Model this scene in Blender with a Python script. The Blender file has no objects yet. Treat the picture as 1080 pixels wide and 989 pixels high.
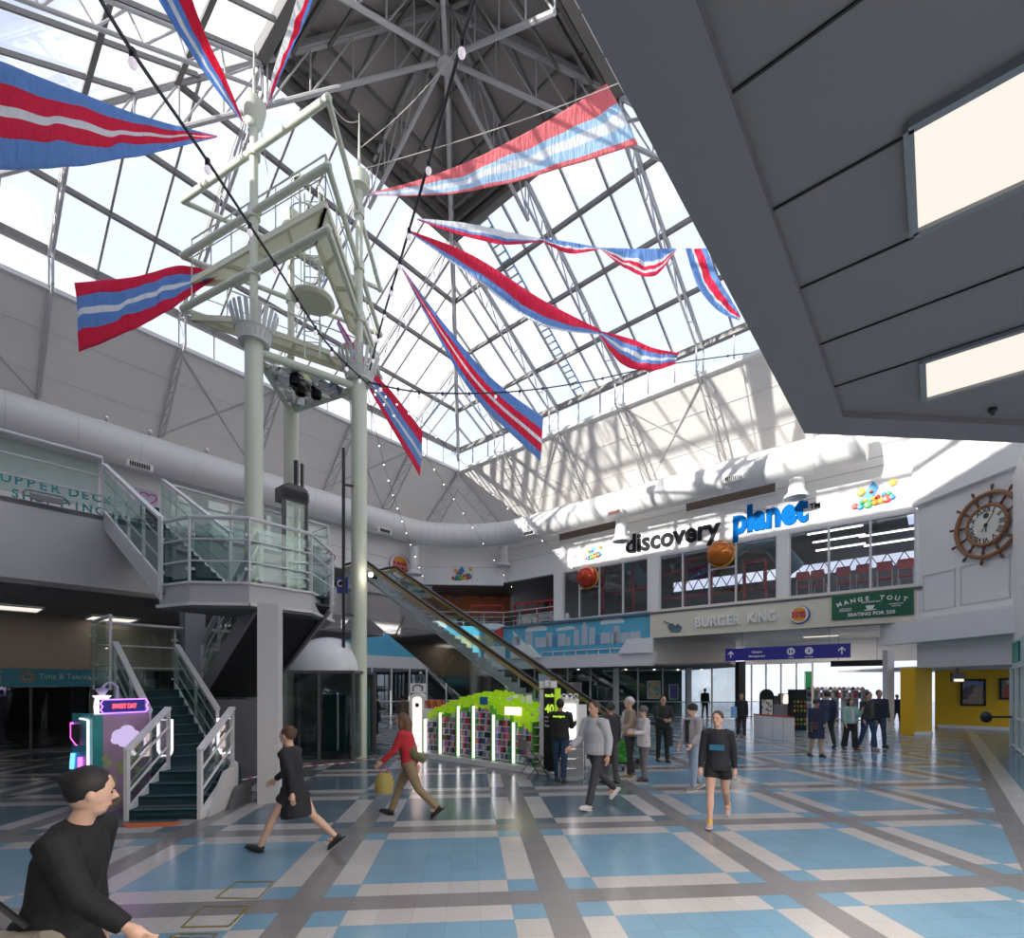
import bpy, bmesh, math, random
from mathutils import Matrix, Vector
random.seed(7)
R = math.radians
SC = bpy.context.scene
COL = SC.collection
# ------------------------------------------------------------------ camera
EYE = 2.06; FPX = 530.0; HZ = 722.0; CX = 540.0
cam = bpy.data.cameras.new('camera'); cam_o = bpy.data.objects.new('camera', cam); COL.objects.link(cam_o)
cam.sensor_fit = 'HORIZONTAL'; cam.sensor_width = 36; cam.lens = 36*FPX/1080
cam.shift_y = (HZ-989/2)/1080; cam.clip_end = 400; cam.clip_start = .05
cam_o.location = (0, 0, EYE); cam_o.rotation_euler = (R(90), 0, 0)
SC.camera = cam_o
# ------------------------------------------------------------------ exposure / render options
SC.view_settings.view_transform = 'Standard'; SC.view_settings.look = 'None'
SC.view_settings.gamma = 1; SC.view_settings.use_curve_mapping = False
SC.view_settings.exposure = 0.92
try:
    SC.cycles.use_denoising = True; SC.cycles.denoiser = 'OPENIMAGEDENOISE'
    SC.cycles.max_bounces = 10; SC.cycles.diffuse_bounces = 7; SC.cycles.glossy_bounces = 4
    SC.cycles.transparent_max_bounces = 24; SC.cycles.transmission_bounces = 6
    SC.cycles.sample_clamp_indirect = 6; SC.cycles.caustics_reflective = False; SC.cycles.caustics_refractive = False
except Exception: pass
# ------------------------------------------------------------------ sky
SKY = .78
w = bpy.data.worlds.new('sky'); SC.world = w; w.use_nodes = True
nt = w.node_tree; nt.nodes.clear()
out = nt.nodes.new('ShaderNodeOutputWorld'); bg = nt.nodes.new('ShaderNodeBackground')
tc = nt.nodes.new('ShaderNodeTexCoord'); nz = nt.nodes.new('ShaderNodeTexNoise'); cr = nt.nodes.new('ShaderNodeValToRGB')
nz.inputs['Scale'].default_value = 2.4; nz.inputs['Detail'].default_value = 5; nz.inputs['Roughness'].default_value = .55
cr.color_ramp.elements[0].position = .50; cr.color_ramp.elements[0].color = (.67, .73, .92, 1)
cr.color_ramp.elements[1].position = .68; cr.color_ramp.elements[1].color = (1.35, 1.32, 1.26, 1)
nt.links.new(tc.outputs['Generated'], nz.inputs['Vector']); nt.links.new(nz.outputs['Fac'], cr.inputs['Fac'])
nt.links.new(cr.outputs['Color'], bg.inputs['Color']); bg.inputs['Strength'].default_value = SKY
nt.links.new(bg.outputs[0], out.inputs[0])
# ------------------------------------------------------------------ sun
sl = bpy.data.lights.new('sun', 'SUN'); sl.energy = 5; sl.angle = R(.6); sl.color = (1, .95, .87)
so = bpy.data.objects.new('sun', sl); COL.objects.link(so)
SUN_DIR = Vector((.80, .60, -.24)).normalized()
so.rotation_euler = SUN_DIR.to_track_quat('-Z', 'Y').to_euler()
# ------------------------------------------------------------------ frames: n runs to the far left, v to the far right, i along the tiles, j away
YAW = .0832
I_ = Vector((math.cos(YAW), math.sin(YAW), 0)); J_ = Vector((-math.sin(YAW), math.cos(YAW), 0))
N_ = Vector((math.cos(YAW+R(135)), math.sin(YAW+R(135)), 0)); V_ = Vector((math.cos(YAW+R(45)), math.sin(YAW+R(45)), 0)); Z_ = Vector((0, 0, 1))
def nv(n, v, z=0.): return N_*n + V_*v + Z_*z
AX = {'V': (V_, -N_), 'N': (N_, V_), 'I': (I_, -J_), 'J': (J_, I_)}
class Pl:                                   # a vertical wall plane: s to the right along it, z up, o out of it towards the room
    def __init__(s, k, c):
        s.a, s.x = AX[k]; s.c = c; s.n = -s.a
        o = s.a*c
        s.M = Matrix(((s.x.x, s.n.x, 0, o.x), (s.x.y, s.n.y, 0, o.y), (0, 0, 1, 0), (0, 0, 0, 1)))
        s.T = Matrix(((s.x.x, 0, s.n.x, o.x), (s.x.y, 0, s.n.y, o.y), (0, 1, 0, 0), (0, 0, 0, 1)))   # for lettering: x right, y up
    def hit(s, px, py, o=0):                # where a sight line meets the plane -> (s, z)
        r = (px-CX)/FPX; y = (s.c-o)/(s.a.x*r+s.a.y)
        p = Vector((r*y, y, EYE+(HZ-py)/FPX*y)); return p.dot(s.x), p.z
    def s(s_, px): return s_.hit(px, 700)[0]
    def at(s_, s, z, o=0): return s_.x*s + Z_*z + s_.a*s_.c + s_.n*o
def P(px, py, d): return Vector(((px-CX)/FPX*d, d, EYE+(HZ-py)/FPX*d))
def G(px, py):
    d = EYE*FPX/(py-HZ); return Vector(((px-CX)/FPX*d, d, 0))
# ------------------------------------------------------------------ materials
MAT = {}
def mat(name, col, rough=.6, metal=0., spec=.5, bump=0, bscale=40, var=0, emit=None, es=1., vscale=3.):
    if name in MAT: return MAT[name]
    m = bpy.data.materials.new(name); m.use_nodes = True; t = m.node_tree; b = t.nodes['Principled BSDF']
    b.inputs['Base Color'].default_value = (*col, 1); b.inputs['Roughness'].default_value = rough; b.inputs['Metallic'].default_value = metal
    b.inputs['Specular IOR Level'].default_value = spec
    if emit: b.inputs['Emission Color'].default_value = (*emit, 1); b.inputs['Emission Strength'].default_value = es
    if bump or var:
        tc = t.nodes.new('ShaderNodeTexCoord'); nz = t.nodes.new('ShaderNodeTexNoise'); nz.inputs['Scale'].default_value = bscale if bump else vscale
        nz.inputs['Detail'].default_value = 3
        t.links.new(tc.outputs['Object'], nz.inputs['Vector'])
        if bump:
            bp = t.nodes.new('ShaderNodeBump'); bp.inputs['Strength'].default_value = bump; bp.inputs['Distance'].default_value = .02
            t.links.new(nz.outputs['Fac'], bp.inputs['Height']); t.links.new(bp.outputs['Normal'], b.inputs['Normal'])
        if var:
            mx = t.nodes.new('ShaderNodeMix'); mx.data_type = 'RGBA'
            mx.inputs['A'].default_value = (*[c*(1-var) for c in col], 1); mx.inputs['B'].default_value = (*[min(1, c*(1+var)) for c in col], 1)
            t.links.new(nz.outputs['Fac'], mx.inputs['Factor']); t.links.new(mx.outputs['Result'], b.inputs['Base Color'])
    MAT[name] = m; return m
def glass(name, tint, gloss=.08, rough=.02):
    m = bpy.data.materials.new(name); m.use_nodes = True; t = m.node_tree; t.nodes.clear()
    o = t.nodes.new('ShaderNodeOutputMaterial'); mx = t.nodes.new('ShaderNodeMixShader'); tr = t.nodes.new('ShaderNodeBsdfTransparent'); gl = t.nodes.new('ShaderNodeBsdfGlossy')
    lw = t.nodes.new('ShaderNodeLayerWeight'); lw.inputs['Blend'].default_value = .25
    ma = t.nodes.new('ShaderNodeMath'); ma.operation = 'MULTIPLY_ADD'; ma.inputs[1].default_value = .28; ma.inputs[2].default_value = gloss
    t.links.new(lw.outputs['Fresnel'], ma.inputs[0]); t.links.new(ma.outputs[0], mx.inputs[0])
    tr.inputs['Color'].default_value = (*tint, 1); gl.inputs['Roughness'].default_value = rough; gl.inputs['Color'].default_value = (.9, .95, .95, 1)
    t.links.new(tr.outputs[0], mx.inputs[1]); t.links.new(gl.outputs[0], mx.inputs[2]); t.links.new(mx.outputs[0], o.inputs[0])
    MAT[name] = m; return m
def emis(name, col, s):
    m = bpy.data.materials.new(name); m.use_nodes = True; t = m.node_tree; t.nodes.clear()
    o = t.nodes.new('ShaderNodeOutputMaterial'); e = t.nodes.new('ShaderNodeEmission'); e.inputs[0].default_value = (*col, 1); e.inputs[1].default_value = s
    t.links.new(e.outputs[0], o.inputs[0]); MAT[name] = m; return m
white = mat('white_paint', (.84, .83, .82), .55, var=.03)
greyw = mat('pale_grey_paint', (.68, .665, .68), .5)
soffit_m = mat('soffit_panel', (.82, .79, .76), .7, var=.05)
cream = mat('cream_fascia', (.74, .69, .56), .5)
steel = mat('grey_steel_paint', (.52, .51, .51), .45)
bar_m = mat('bronze_grey_aluminium', (.22, .205, .19), .45, .2)
barl = mat('light_aluminium', (.38, .37, .36), .4, .2)
green_c = mat('pale_green_steel', (.66, .69, .57), .4)
railm = mat('white_rail_paint', (.70, .70, .72), .35)
dark = mat('black_paint', (.012, .012, .014), .5)
dgrey = mat('dark_grey', (.10, .10, .11), .5)
mgrey = mat('mid_grey', (.25, .25, .27), .5)
carpet = mat('dark_teal_carpet', (.018, .055, .07), .85, bump=.2, bscale=200)
red_m = mat('red_paint', (.55, .02, .03), .4)
orange_m = mat('orange_paint', (.62, .20, .06), .6)
yellow_m = mat('yellow_ochre_paint', (.86, .50, .01), .5)
tealm = mat('teal_letter', (.02, .33, .36), .5)
bluem = mat('royal_blue', (.015, .05, .28), .4)
purplem = mat('purple_blue_sign', (.035, .03, .30), .35)
chrome = mat('chrome', (.8, .8, .8), .12, 1.)
mirror = mat('polished_steel', (.62, .60, .58), .07, 1., bump=.05, bscale=2)
brass = mat('brass_trim', (.62, .44, .20), .28, .8)
blackrub = mat('black_rubber', (.02, .02, .02), .4)
sky_glass = glass('roof_glass', (.94, .96, .98), .0)
rail_glass = glass('green_tinted_glass', (.82, .90, .88), .03)
shop_glass = glass('shop_glass', (.72, .76, .76), .10)
lit_w = emis('warm_light_panel', (1, .91, .81), .54)
lamp_w = emis('white_lamp', (1, .96, .9), 4.0)
def lamp_area(loc, sx, sy, watts, col=(1, .9, .8), rot=None, parent=None, name='lamp_light'):
    l = bpy.data.lights.new(name, 'AREA'); l.shape = 'RECTANGLE'; l.size = sx; l.size_y = sy; l.energy = watts; l.color = col
    o = bpy.data.objects.new(name, l); COL.objects.link(o); M = Matrix.Translation(Vector(loc)) @ (rot or Matrix.Identity(4))
    if parent is not None: o.parent = parent; M = WM[parent.name].inverted() @ M
    o.matrix_local = M; return o
# ------------------------------------------------------------------ mesh builder
WM = {}
def ortho(d):
    d = d.normalized(); a = Vector((0, 0, 1)) if abs(d.z) < .95 else Vector((1, 0, 0))
    x = d.cross(a).normalized(); return x, x.cross(d).normalized()
class MB:
    def __init__(s): s.v = []; s.f = []
    def add(s, vs, fs, M=None):
        b = len(s.v)
        for p in vs:
            p = Vector(p); s.v.append(tuple(M @ p if M is not None else p))
        for f in fs: s.f.append(tuple(b+i for i in f))
        return s
    def box(s, x0, x1, y0, y1, z0, z1, M=None):
        return s.add([(x0, y0, z0), (x1, y0, z0), (x1, y1, z0), (x0, y1, z0), (x0, y0, z1), (x1, y0, z1), (x1, y1, z1), (x0, y1, z1)],
                     [(0, 3, 2, 1), (4, 5, 6, 7), (0, 1, 5, 4), (1, 2, 6, 5), (2, 3, 7, 6), (3, 0, 4, 7)], M)
    def wbox(s, pl, s0, s1, z0, z1, o0, o1): return s.box(min(s0, s1), max(s0, s1), o0, o1, z0, z1, pl.M)
    def beam(s, a, b, w, h, up=None):
        a = Vector(a); b = Vector(b); d = (b-a)
        if up is None: x, y = ortho(d)
        else: x = d.cross(Vector(up)).normalized(); y = x.cross(d).normalized()
        x = x*w/2; y = y*h/2
        vs = [a-x-y, a+x-y, a+x+y, a-x+y, b-x-y, b+x-y, b+x+y, b-x+y]
        return s.add(vs, [(0, 3, 2, 1), (4, 5, 6, 7), (0, 1, 5, 4), (1, 2, 6, 5), (2, 3, 7, 6), (3, 0, 4, 7)])
    def tube(s, a, b, r, n=8, r2=None, caps=True):
        a = Vector(a); b = Vector(b); x, y = ortho(b-a); r2 = r if r2 is None else r2
        vs = [a+(x*math.cos(t)+y*math.sin(t))*r for t in [2*math.pi*k/n for k in range(n)]] + [b+(x*math.cos(t)+y*math.sin(t))*r2 for t in [2*math.pi*k/n for k in range(n)]]
        fs = [(k, (k+1) % n, n+(k+1) % n, n+k) for k in range(n)]
        if caps: fs += [tuple(range(n-1, -1, -1)), tuple(range(n, 2*n))]
        return s.add(vs, fs)
    def path(s, pts, r, n=8, closed=False, radii=None):
        pts = [Vector(p) for p in pts]; m = len(pts); rings = []; px = None
        for k, p in enumerate(pts):
            if closed: d = pts[(k+1) % m]-pts[k-1]
            else: d = pts[min(k+1, m-1)]-pts[max(k-1, 0)]
            d.normalize()
            if px is None: x, y = ortho(d)
            else:
                x = px-d*px.dot(d)
                if x.length < 1e-4: x, y = ortho(d)
                x.normalize(); y = x.cross(d)*-1
            px = x; y = d.cross(x)
            rr = radii[k] if radii else r
            rings.append([p+(x*math.cos(t)+y*math.sin(t))*rr for t in [2*math.pi*q/n for q in range(n)]])
        vs = [q for r_ in rings for q in r_]; fs = []
        for k in range(m if closed else m-1):
            a, b = k*n, ((k+1) % m)*n
            fs += [(a+q, a+(q+1) % n, b+(q+1) % n, b+q) for q in range(n)]
        if not closed: fs += [tuple(range(n-1, -1, -1)), tuple(range((m-1)*n, m*n))]
        return s.add(vs, fs)
    def prism(s, poly, z0, z1, M=None):      # poly of (x, y), extruded in z
        n = len(poly); ar = sum(poly[k][0]*poly[(k+1) % n][1]-poly[(k+1) % n][0]*poly[k][1] for k in range(n))
        if ar < 0: poly = poly[::-1]
        vs = [(p[0], p[1], z0) for p in poly]+[(p[0], p[1], z1) for p in poly]
        return s.add(vs, [tuple(range(n-1, -1, -1)), tuple(range(n, 2*n))]+[(k, (k+1) % n, n+(k+1) % n, n+k) for k in range(n)], M)
    def slab(s, pts, d):                     # any planar polygon of 3D points, thickened by vector d
        n = len(pts); vs = [Vector(p) for p in pts]; vs += [p+Vector(d) for p in vs[:n]]
        return s.add(vs, [tuple(range(n-1, -1, -1)), tuple(range(n, 2*n))]+[(k, (k+1) % n, n+(k+1) % n, n+k) for k in range(n)])
    def lathe(s, prof, c=(0, 0, 0), n=16, M=None):   # prof of (r, z)
        m = len(prof); vs = []; c = Vector(c)
        for r, z in prof: vs += [(c.x+r*math.cos(2*math.pi*k/n), c.y+r*math.sin(2*math.pi*k/n), c.z+z) for k in range(n)]
        fs = [(a*n+k, a*n+(k+1) % n, (a+1)*n+(k+1) % n, (a+1)*n+k) for a in range(m-1) for k in range(n)]
        fs += [tuple(range(n-1, -1, -1)), tuple(range((m-1)*n, m*n))]
        return s.add(vs, fs, M)
    def ball(s, c, r, n=12, sc=(1, 1, 1), M=None):
        m = n//2; pr = [(max(1e-4, math.sin(math.pi*k/m)), -math.cos(math.pi*k/m)) for k in range(m+1)]
        q = MB().lathe(pr, n=n); c = Vector(c)
        return s.add([(c.x+p[0]*r*sc[0], c.y+p[1]*r*sc[1], c.z+p[2]*r*sc[2]) for p in q.v], q.f, M)
    def mesh(s, name, mats, inv=None, smooth=True):
        me = bpy.data.meshes.new(name); vs = s.v if inv is None else [tuple(inv @ Vector(p)) for p in s.v]
        me.from_pydata(vs, [], s.f)
        for m_ in (mats if isinstance(mats, (list, tuple)) else [mats]): me.materials.append(m_)
        if smooth:
            me.polygons.foreach_set('use_smooth', [True]*len(me.polygons)); me.set_sharp_from_angle(angle=R(32))
        me.update(); return me
    def build(s, name, mats, parent=None, local=False, smooth=True):
        inv = None
        if parent is not None and not local and parent.name in WM: inv = WM[parent.name].inverted()
        o = bpy.data.objects.new(name, s.mesh(name, mats, inv, smooth)); COL.objects.link(o)
        if parent is not None: o.parent = parent; WM[o.name] = WM.get(parent.name, Matrix())
        return o
def tag(o, label=None, cat=None, group=None, kind=None):
    if label: o['label'] = label
    if cat: o['category'] = cat
    if group: o['group'] = group
    if kind: o['kind'] = kind
    return o
def thing(name, label, cat, loc=(0, 0, 0), rz=0, group=None, kind=None, M=None):
    o = bpy.data.objects.new(name, None); COL.objects.link(o); o.empty_display_size = .1
    if M is None: M = Matrix.Translation(Vector(loc)) @ Matrix.Rotation(rz, 4, 'Z')
    o.matrix_world = M; WM[o.name] = M.copy()
    return tag(o, label, cat, group, kind)
def struct(name, mb, m, label=None, parent=None, smooth=False):
    o = mb.build(name, m, parent, smooth=smooth)
    if parent is None: o['kind'] = 'structure'; o['label'] = label or name.replace('_', ' '); o['category'] = name.split('_')[0]
    return o
def dup(root, M, label=None, group=None):
    def cp(o, par):
        c = o.copy(); COL.objects.link(c)
        if par is not None: c.parent = par
        for ch in KIDS.get(o.name, []): cp(ch, c)
        return c
    r = cp(root, None); r.matrix_world = M; WM[r.name] = M.copy()
    if label: r['label'] = label
    if group: r['group'] = group
    return r
KIDS = {}
def index_kids():
    KIDS.clear()
    for o in COL.objects:
        if o.parent: KIDS.setdefault(o.parent.name, []).append(o)
FONT = None
def text_mb(s, width=None, height=None, depth=.02, bold=0., spacing=1., shear=0., align='LEFT'):
    cu = bpy.data.curves.new('t', 'FONT'); cu.body = s; cu.size = 1; cu.extrude = .5; cu.offset = bold; cu.space_character = spacing; cu.shear = shear
    cu.resolution_u = 3
    o = bpy.data.objects.new('t', cu); COL.objects.link(o)
    dg = bpy.context.evaluated_depsgraph_get(); me = bpy.data.meshes.new_from_object(o.evaluated_get(dg))
    vs = [v.co.copy() for v in me.vertices]; fs = [tuple(p.vertices) for p in me.polygons]
    bpy.data.objects.remove(o); bpy.data.curves.remove(cu); bpy.data.meshes.remove(me)
    x0 = min(v.x for v in vs); x1 = max(v.x for v in vs); y0 = min(v.y for v in vs); y1 = max(v.y for v in vs)
    kx = width/(x1-x0) if width else None; ky = height/(y1-y0) if height else None
    kx = kx or ky; ky = ky or kx
    m = MB(); m.v = [((v.x-x0)*kx, (v.y-y0)*ky, (v.z+.5)*depth) for v in vs]; m.f = fs
    m.w = (x1-x0)*kx; m.h = (y1-y0)*ky
    if align == 'CENTER': m.v = [(a-m.w/2, b-m.h/2, c) for a, b, c in m.v]
    return m
def wall_text(name, s, pl, px0, py0, px1, h, m, o=0., depth=.02, bold=0., parent=None, spacing=1., zc=None):
    """lettering on a wall: left end at pixel column px0, right end px1, bottom line through py0 there, height h metres"""
    s0, z0 = pl.hit(px0, py0, o); s1, _ = pl.hit(px1, py0, o)
    if zc is not None: z0 = zc
    t = text_mb(s, abs(s1-s0), h, depth, bold, spacing)
    M = pl.T @ Matrix.Translation((s0, z0, o)); q = MB().add(t.v, t.f, M)
    return q.build(name, m, parent, smooth=False)
ORD = ['first', 'second', 'third', 'fourth', 'fifth', 'sixth', 'seventh', 'eighth', 'ninth', 'tenth', 'eleventh', 'twelfth']
# ================================================================== SHELL
def nodes_floor():
    m = bpy.data.materials.new('patterned_floor_tiles'); m.use_nodes = True; t = m.node_tree; b = t.nodes['Principled BSDF']; L = t.links
    def val(x): return x
    def M(op, a, c=None, d=None):
        n = t.nodes.new('ShaderNodeMath'); n.operation = op
        for k, x in enumerate((a, c, d)):
            if x is None: continue
            if isinstance(x, (int, float)): n.inputs[k].default_value = x
            else: L.new(x, n.inputs[k])
        return n.outputs[0]
    def mix(f, a, c):
        n = t.nodes.new('ShaderNodeMix'); n.data_type = 'RGBA'
        L.new(f, n.inputs['Factor'])
        for nm, x in (('A', a), ('B', c)):
            if isinstance(x, tuple): n.inputs[nm].default_value = (*x, 1)
            else: L.new(x, n.inputs[nm])
        return n.outputs['Result']
    tc = t.nodes.new('ShaderNodeTexCoord'); sp = t.nodes.new('ShaderNodeSeparateXYZ'); L.new(tc.outputs['Object'], sp.inputs[0])
    X, Y = sp.outputs[0], sp.outputs[1]; T = .3006; c, s = math.cos(YAW)/T, math.sin(YAW)/T
    x = M('ADD', X, 1.778); y = M('ADD', Y, -4.263)
    i = M('ADD', M('MULTIPLY', x, c), M('MULTIPLY', y, s)); j = M('SUBTRACT', M('MULTIPLY', y, c), M('MULTIPLY', x, s))
    ii = M('FLOORED_MODULO', M('ADD', i, -1), 8); jj = M('FLOORED_MODULO', M('ADD', j, -3), 8)
    def band(q, a, e): return M('MULTIPLY', M('GREATER_THAN', q, a), M('LESS_THAN', q, e))
    gi, gj = band(ii, 6, 7), band(jj, 6, 7); gray = M('MAXIMUM', gi, gj)
    pi_, pj = M('LESS_THAN', ii, 5), M('LESS_THAN', jj, 5)
    panel = M('MULTIPLY', pi_, pj); side = M('MULTIPLY', M('SUBTRACT', 1, pi_), M('SUBTRACT', 1, pj)); blue = M('MAXIMUM', panel, side)
    slate = M('MULTIPLY', M('GREATER_THAN', j, 10), M('LESS_THAN', i, 16))
    C_blue, C_slate, C_white, C_gray = (.15, .28, .39), (.10, .145, .18), (.41, .40, .395), (.19, .185, .19)
    bl = mix(slate, C_blue, C_slate)
    col = mix(blue, C_white, bl); col = mix(gray, col, C_gray)
    # right-hand border along the shops
    n = M('ADD', M('MULTIPLY', X, N_.x), M('MULTIPLY', Y, N_.y))
    col = mix(M('LESS_THAN', n, -.72), col, C_gray); col = mix(M('LESS_THAN', n, -.97), col, C_white); col = mix(M('LESS_THAN', n, -1.27), col, (.11, .19, .26))
    # speckle and joints
    nz = t.nodes.new('ShaderNodeTexNoise'); nz.inputs['Scale'].default_value = 90; nz.inputs['Detail'].default_value = 2; L.new(tc.outputs['Object'], nz.inputs['Vector'])
    n2 = t.nodes.new('ShaderNodeTexNoise'); n2.inputs['Scale'].default_value = .9; n2.inputs['Detail'].default_value = 3; L.new(tc.outputs['Object'], n2.inputs['Vector'])
    wn = t.nodes.new('ShaderNodeTexWhiteNoise'); wn.noise_dimensions = '2D'
    cb = t.nodes.new('ShaderNodeCombineXYZ'); L.new(M('FLOOR', i), cb.inputs[0]); L.new(M('FLOOR', j), cb.inputs[1]); L.new(cb.outputs[0], wn.inputs['Vector'])
    br = M('ADD', M('ADD', M('MULTIPLY', nz.outputs['Fac'], .5), .70), M('MULTIPLY', wn.outputs['Value'], .10))
    fi, fj = M('FRACT', i), M('FRACT', j)
    jt = M('MAXIMUM', M('MAXIMUM', M('LESS_THAN', fi, .012), M('LESS_THAN', fj, .012)), 0)
    br = M('MULTIPLY', br, M('SUBTRACT', 1, M('MULTIPLY', jt, .35)))
    vm = t.nodes.new('ShaderNodeVectorMath'); vm.operation = 'SCALE'; L.new(col, vm.inputs[0]); L.new(br, vm.inputs['Scale'])
    L.new(vm.outputs[0], b.inputs['Base Color'])
    L.new(M('ADD', M('MULTIPLY', n2.outputs['Fac'], .16), .10), b.inputs['Roughness'])
    b.inputs['Specular IOR Level'].default_value = .55
    return m
floor_m = nodes_floor()
struct('floor', MB().box(-60, 60, -25, 62, -.3, 0), floor_m, 'patterned terrazzo tile floor')
# wall planes
WL = Pl('N', 27.); WD = Pl('V', 26.4); WB = Pl('J', 35.03); WR = Pl('I', 18.22)
WTOP = 13.1; DECK = 6.04
CB2 = nv(27, 22.5); CB1 = nv(23.1, 26.4); CR = Vector((16.57, 20.6, 0))
nC = CR.dot(N_)
def seg_wall(mb, a, b, z0, z1, th=.3):
    a = Vector(a); b = Vector(b); d = (b-a).normalized(); o = Vector((-d.y, d.x, 0))*th     # thickness to the left of a->b
    return mb.slab([Vector((a.x, a.y, z0)), Vector((b.x, b.y, z0)), Vector((b.x, b.y, z1)), Vector((a.x, a.y, z1))], o)
# left upper wall, chamfered back wall and the long sign wall on the right (upper level)
seam = mat('seam_grey', (.45, .44, .45), .6)
s_l0, s_l1 = -14., 22.5
wl = struct('wall_left', MB().wbox(WL, s_l0, 12., DECK, WTOP, -.3, 0).wbox(WL, 12., s_l1, 9.0, WTOP, -.3, 0), white, 'white upper wall behind the upper deck')
m = MB()
for z in (10.2, 9.6): m.wbox(WL, 8, s_l1, z, z+.025, 0, .015)
struct('wall_seam', m, seam, parent=wl)
b0, b1 = WB.s(446), WB.s(531)
b0 = CB2.dot(I_); b1 = CB1.dot(I_)
wb = struct('wall_back', MB().wbox(WB, b0, b1, 9.0, 12.5, -.3, 0), white, 'white chamfered upper back wall')
struct('wall_seam', MB().wbox(WB, b0, b1, 10.2, 10.225, 0, .015), seam, parent=wb)
d0 = -23.1; d1 = -nC
wd = struct('wall_sign_side', MB().wbox(WD, d0, d1, 9.2, WTOP, -.3, 0), white, 'white wall carrying the large blue and black lettering')
m = MB()
for z in (10.55, 11.35, 11.75): m.wbox(WD, d0, d1, z, z+.025, 0, .015)
struct('wall_seam', m, seam, parent=wd)
# slots in the sign wall
slotm = mat('slot_brown', (.16, .12, .10), .6, var=.4, vscale=9)
for k, (xa, ya, xb, yb) in enumerate(((590, 568, 651, 552), (724, 538, 818, 511))):
    sa, za = WD.hit(xa, ya); sb, zb = WD.hit(xb, yb)
    z0 = (za+zb)/2
    m = MB().wbox(WD, sa, sb, z0-.22, z0+.22, .0, .03); q = m.build('air_grille', slotm, smooth=False)
    tag(q, ['long brown slot vent high on the white wall left of the black lettering', 'long brown slot vent high on the white wall above the blue lettering'][k], 'vent')
    f = MB()
    for a, b_, c_, d_ in ((sa, sb, z0+.22, z0+.27), (sa, sb, z0-.27, z0-.22), (sa-.05, sa, z0-.27, z0+.27), (sb, sb+.05, z0-.27, z0+.27)): f.wbox(WD, a, b_, c_, d_, 0, .06)
    f.build('vent_frame', white, q, smooth=False)
# right wall (clock wall) above the shop fronts
r0 = WR.s(968); r1 = r0+30
wr = struct('wall_right', MB().wbox(WR, r0, r1, 3.55, 9.3, -.3, 0).wbox(WR, r0, r1, 9.3, WTOP+3, -.3, .25), white, 'white wall with the ship wheel clock')
m = MB()
for xa, ya, xb, yb in ((974, 622, 1008, 652), (1013, 604, 1066, 645), (1072, 600, 1140, 640)):
    sa, za = WR.hit(xa, ya); sb, zb = WR.hit(xb, yb)
    z1, z0 = 6.45, 5.0
    for a, b_, c_, d_ in ((sa, sb, z1-.05, z1), (sa, sb, z0, z0+.05), (sa, sa+.05, z0, z1), (sb-.05, sb, z0, z1)): m.wbox(WR, a, b_, c_, d_, 0, .03)
struct('wall_panel_moulding', m, greyw, parent=wr)
struct('trim_1', MB().wbox(WR, r0-1.2, r1, 3.75, 4.65, .02, .6), white, 'white boxed bulkhead below the clock wall')
struct('trim_2', MB().wbox(WR, r0, WR.s(1069), 2.75, 3.72, -.3, .04), greyw, 'pale lintel over the yellow recess')
# soffits (white sloping ceiling below the roof lantern)
EN, EV = 24.1, 23.0; HALF = 12.0; CN, CV = EN-HALF, EV-HALF; ZL, ZE = 16.1, 17.5; SLP = .523
FN, FV = CN-HALF, CV-HALF
def quad(m, pts, up=.12): return m.slab(pts, (0, 0, up))
m = MB()
quad(m, [nv(EN, FV, ZL), nv(EN, EV, ZL), nv(27, 22.5, WTOP), nv(27, FV-3, WTOP)])
quad(m, [nv(EN, EV, ZL), nv(23.1, 26.4, WTOP), nv(27, 22.5, WTOP)])
quad(m, [nv(EN, EV, ZL), nv(FN, EV, ZL), nv(FN-2.5, 26.4, WTOP), nv(23.1, 26.4, WTOP)])
quad(m, [nv(FN, FV, ZL), nv(FN, EV, ZL), nv(FN-3, EV+3.4, WTOP), nv(FN-3, FV-3, WTOP)])
quad(m, [nv(EN, FV, ZL), nv(FN, FV, ZL), nv(FN-3, FV-3, WTOP), nv(EN+2.9, FV-3, WTOP)])
ce = struct('ceiling', m, soffit_m, 'sloping white soffit panels around the roof lantern')
m = MB()
for t_ in (.33, .72):
    e = 27-(27-EN)*(1-t_); z = ZL+(WTOP-ZL)*t_
    m.tube(nv(EN+2.9*t_, FV, z-.02), nv(EN+2.9*t_, 23-.5*t_, z-.02), .015, 5)
    m.tube(nv(23-.1*t_, EV+3.4*t_, z-.02), nv(FN, EV+3.4*t_, z-.02), .015, 5)
struct('panel_joint', m, greyw, parent=ce)
m = MB()                                    # white ledge under the clerestory
for a, b_ in ((nv(EN, FV, ZL), nv(EN, EV, ZL)), (nv(EN, EV, ZL), nv(FN, EV, ZL)), (nv(FN, EV, ZL), nv(FN, FV, ZL)), (nv(FN, FV, ZL), nv(EN, FV, ZL))): m.beam(a, b_, .3, .16, (0, 0, 1))
struct('trim_3', m, white, 'white ledge below the clerestory glazing')
# unseen closing walls behind the camera keep the light honest
m = MB()
seg_wall(m, nv(27, FV-3), nv(FN-3, FV-3), 3.9, WTOP); seg_wall(m, nv(FN-3, FV-3), nv(FN-3, 9), 4.4, WTOP)
struct('wall_rear', m, white, 'white rear wall of the atrium')
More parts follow.
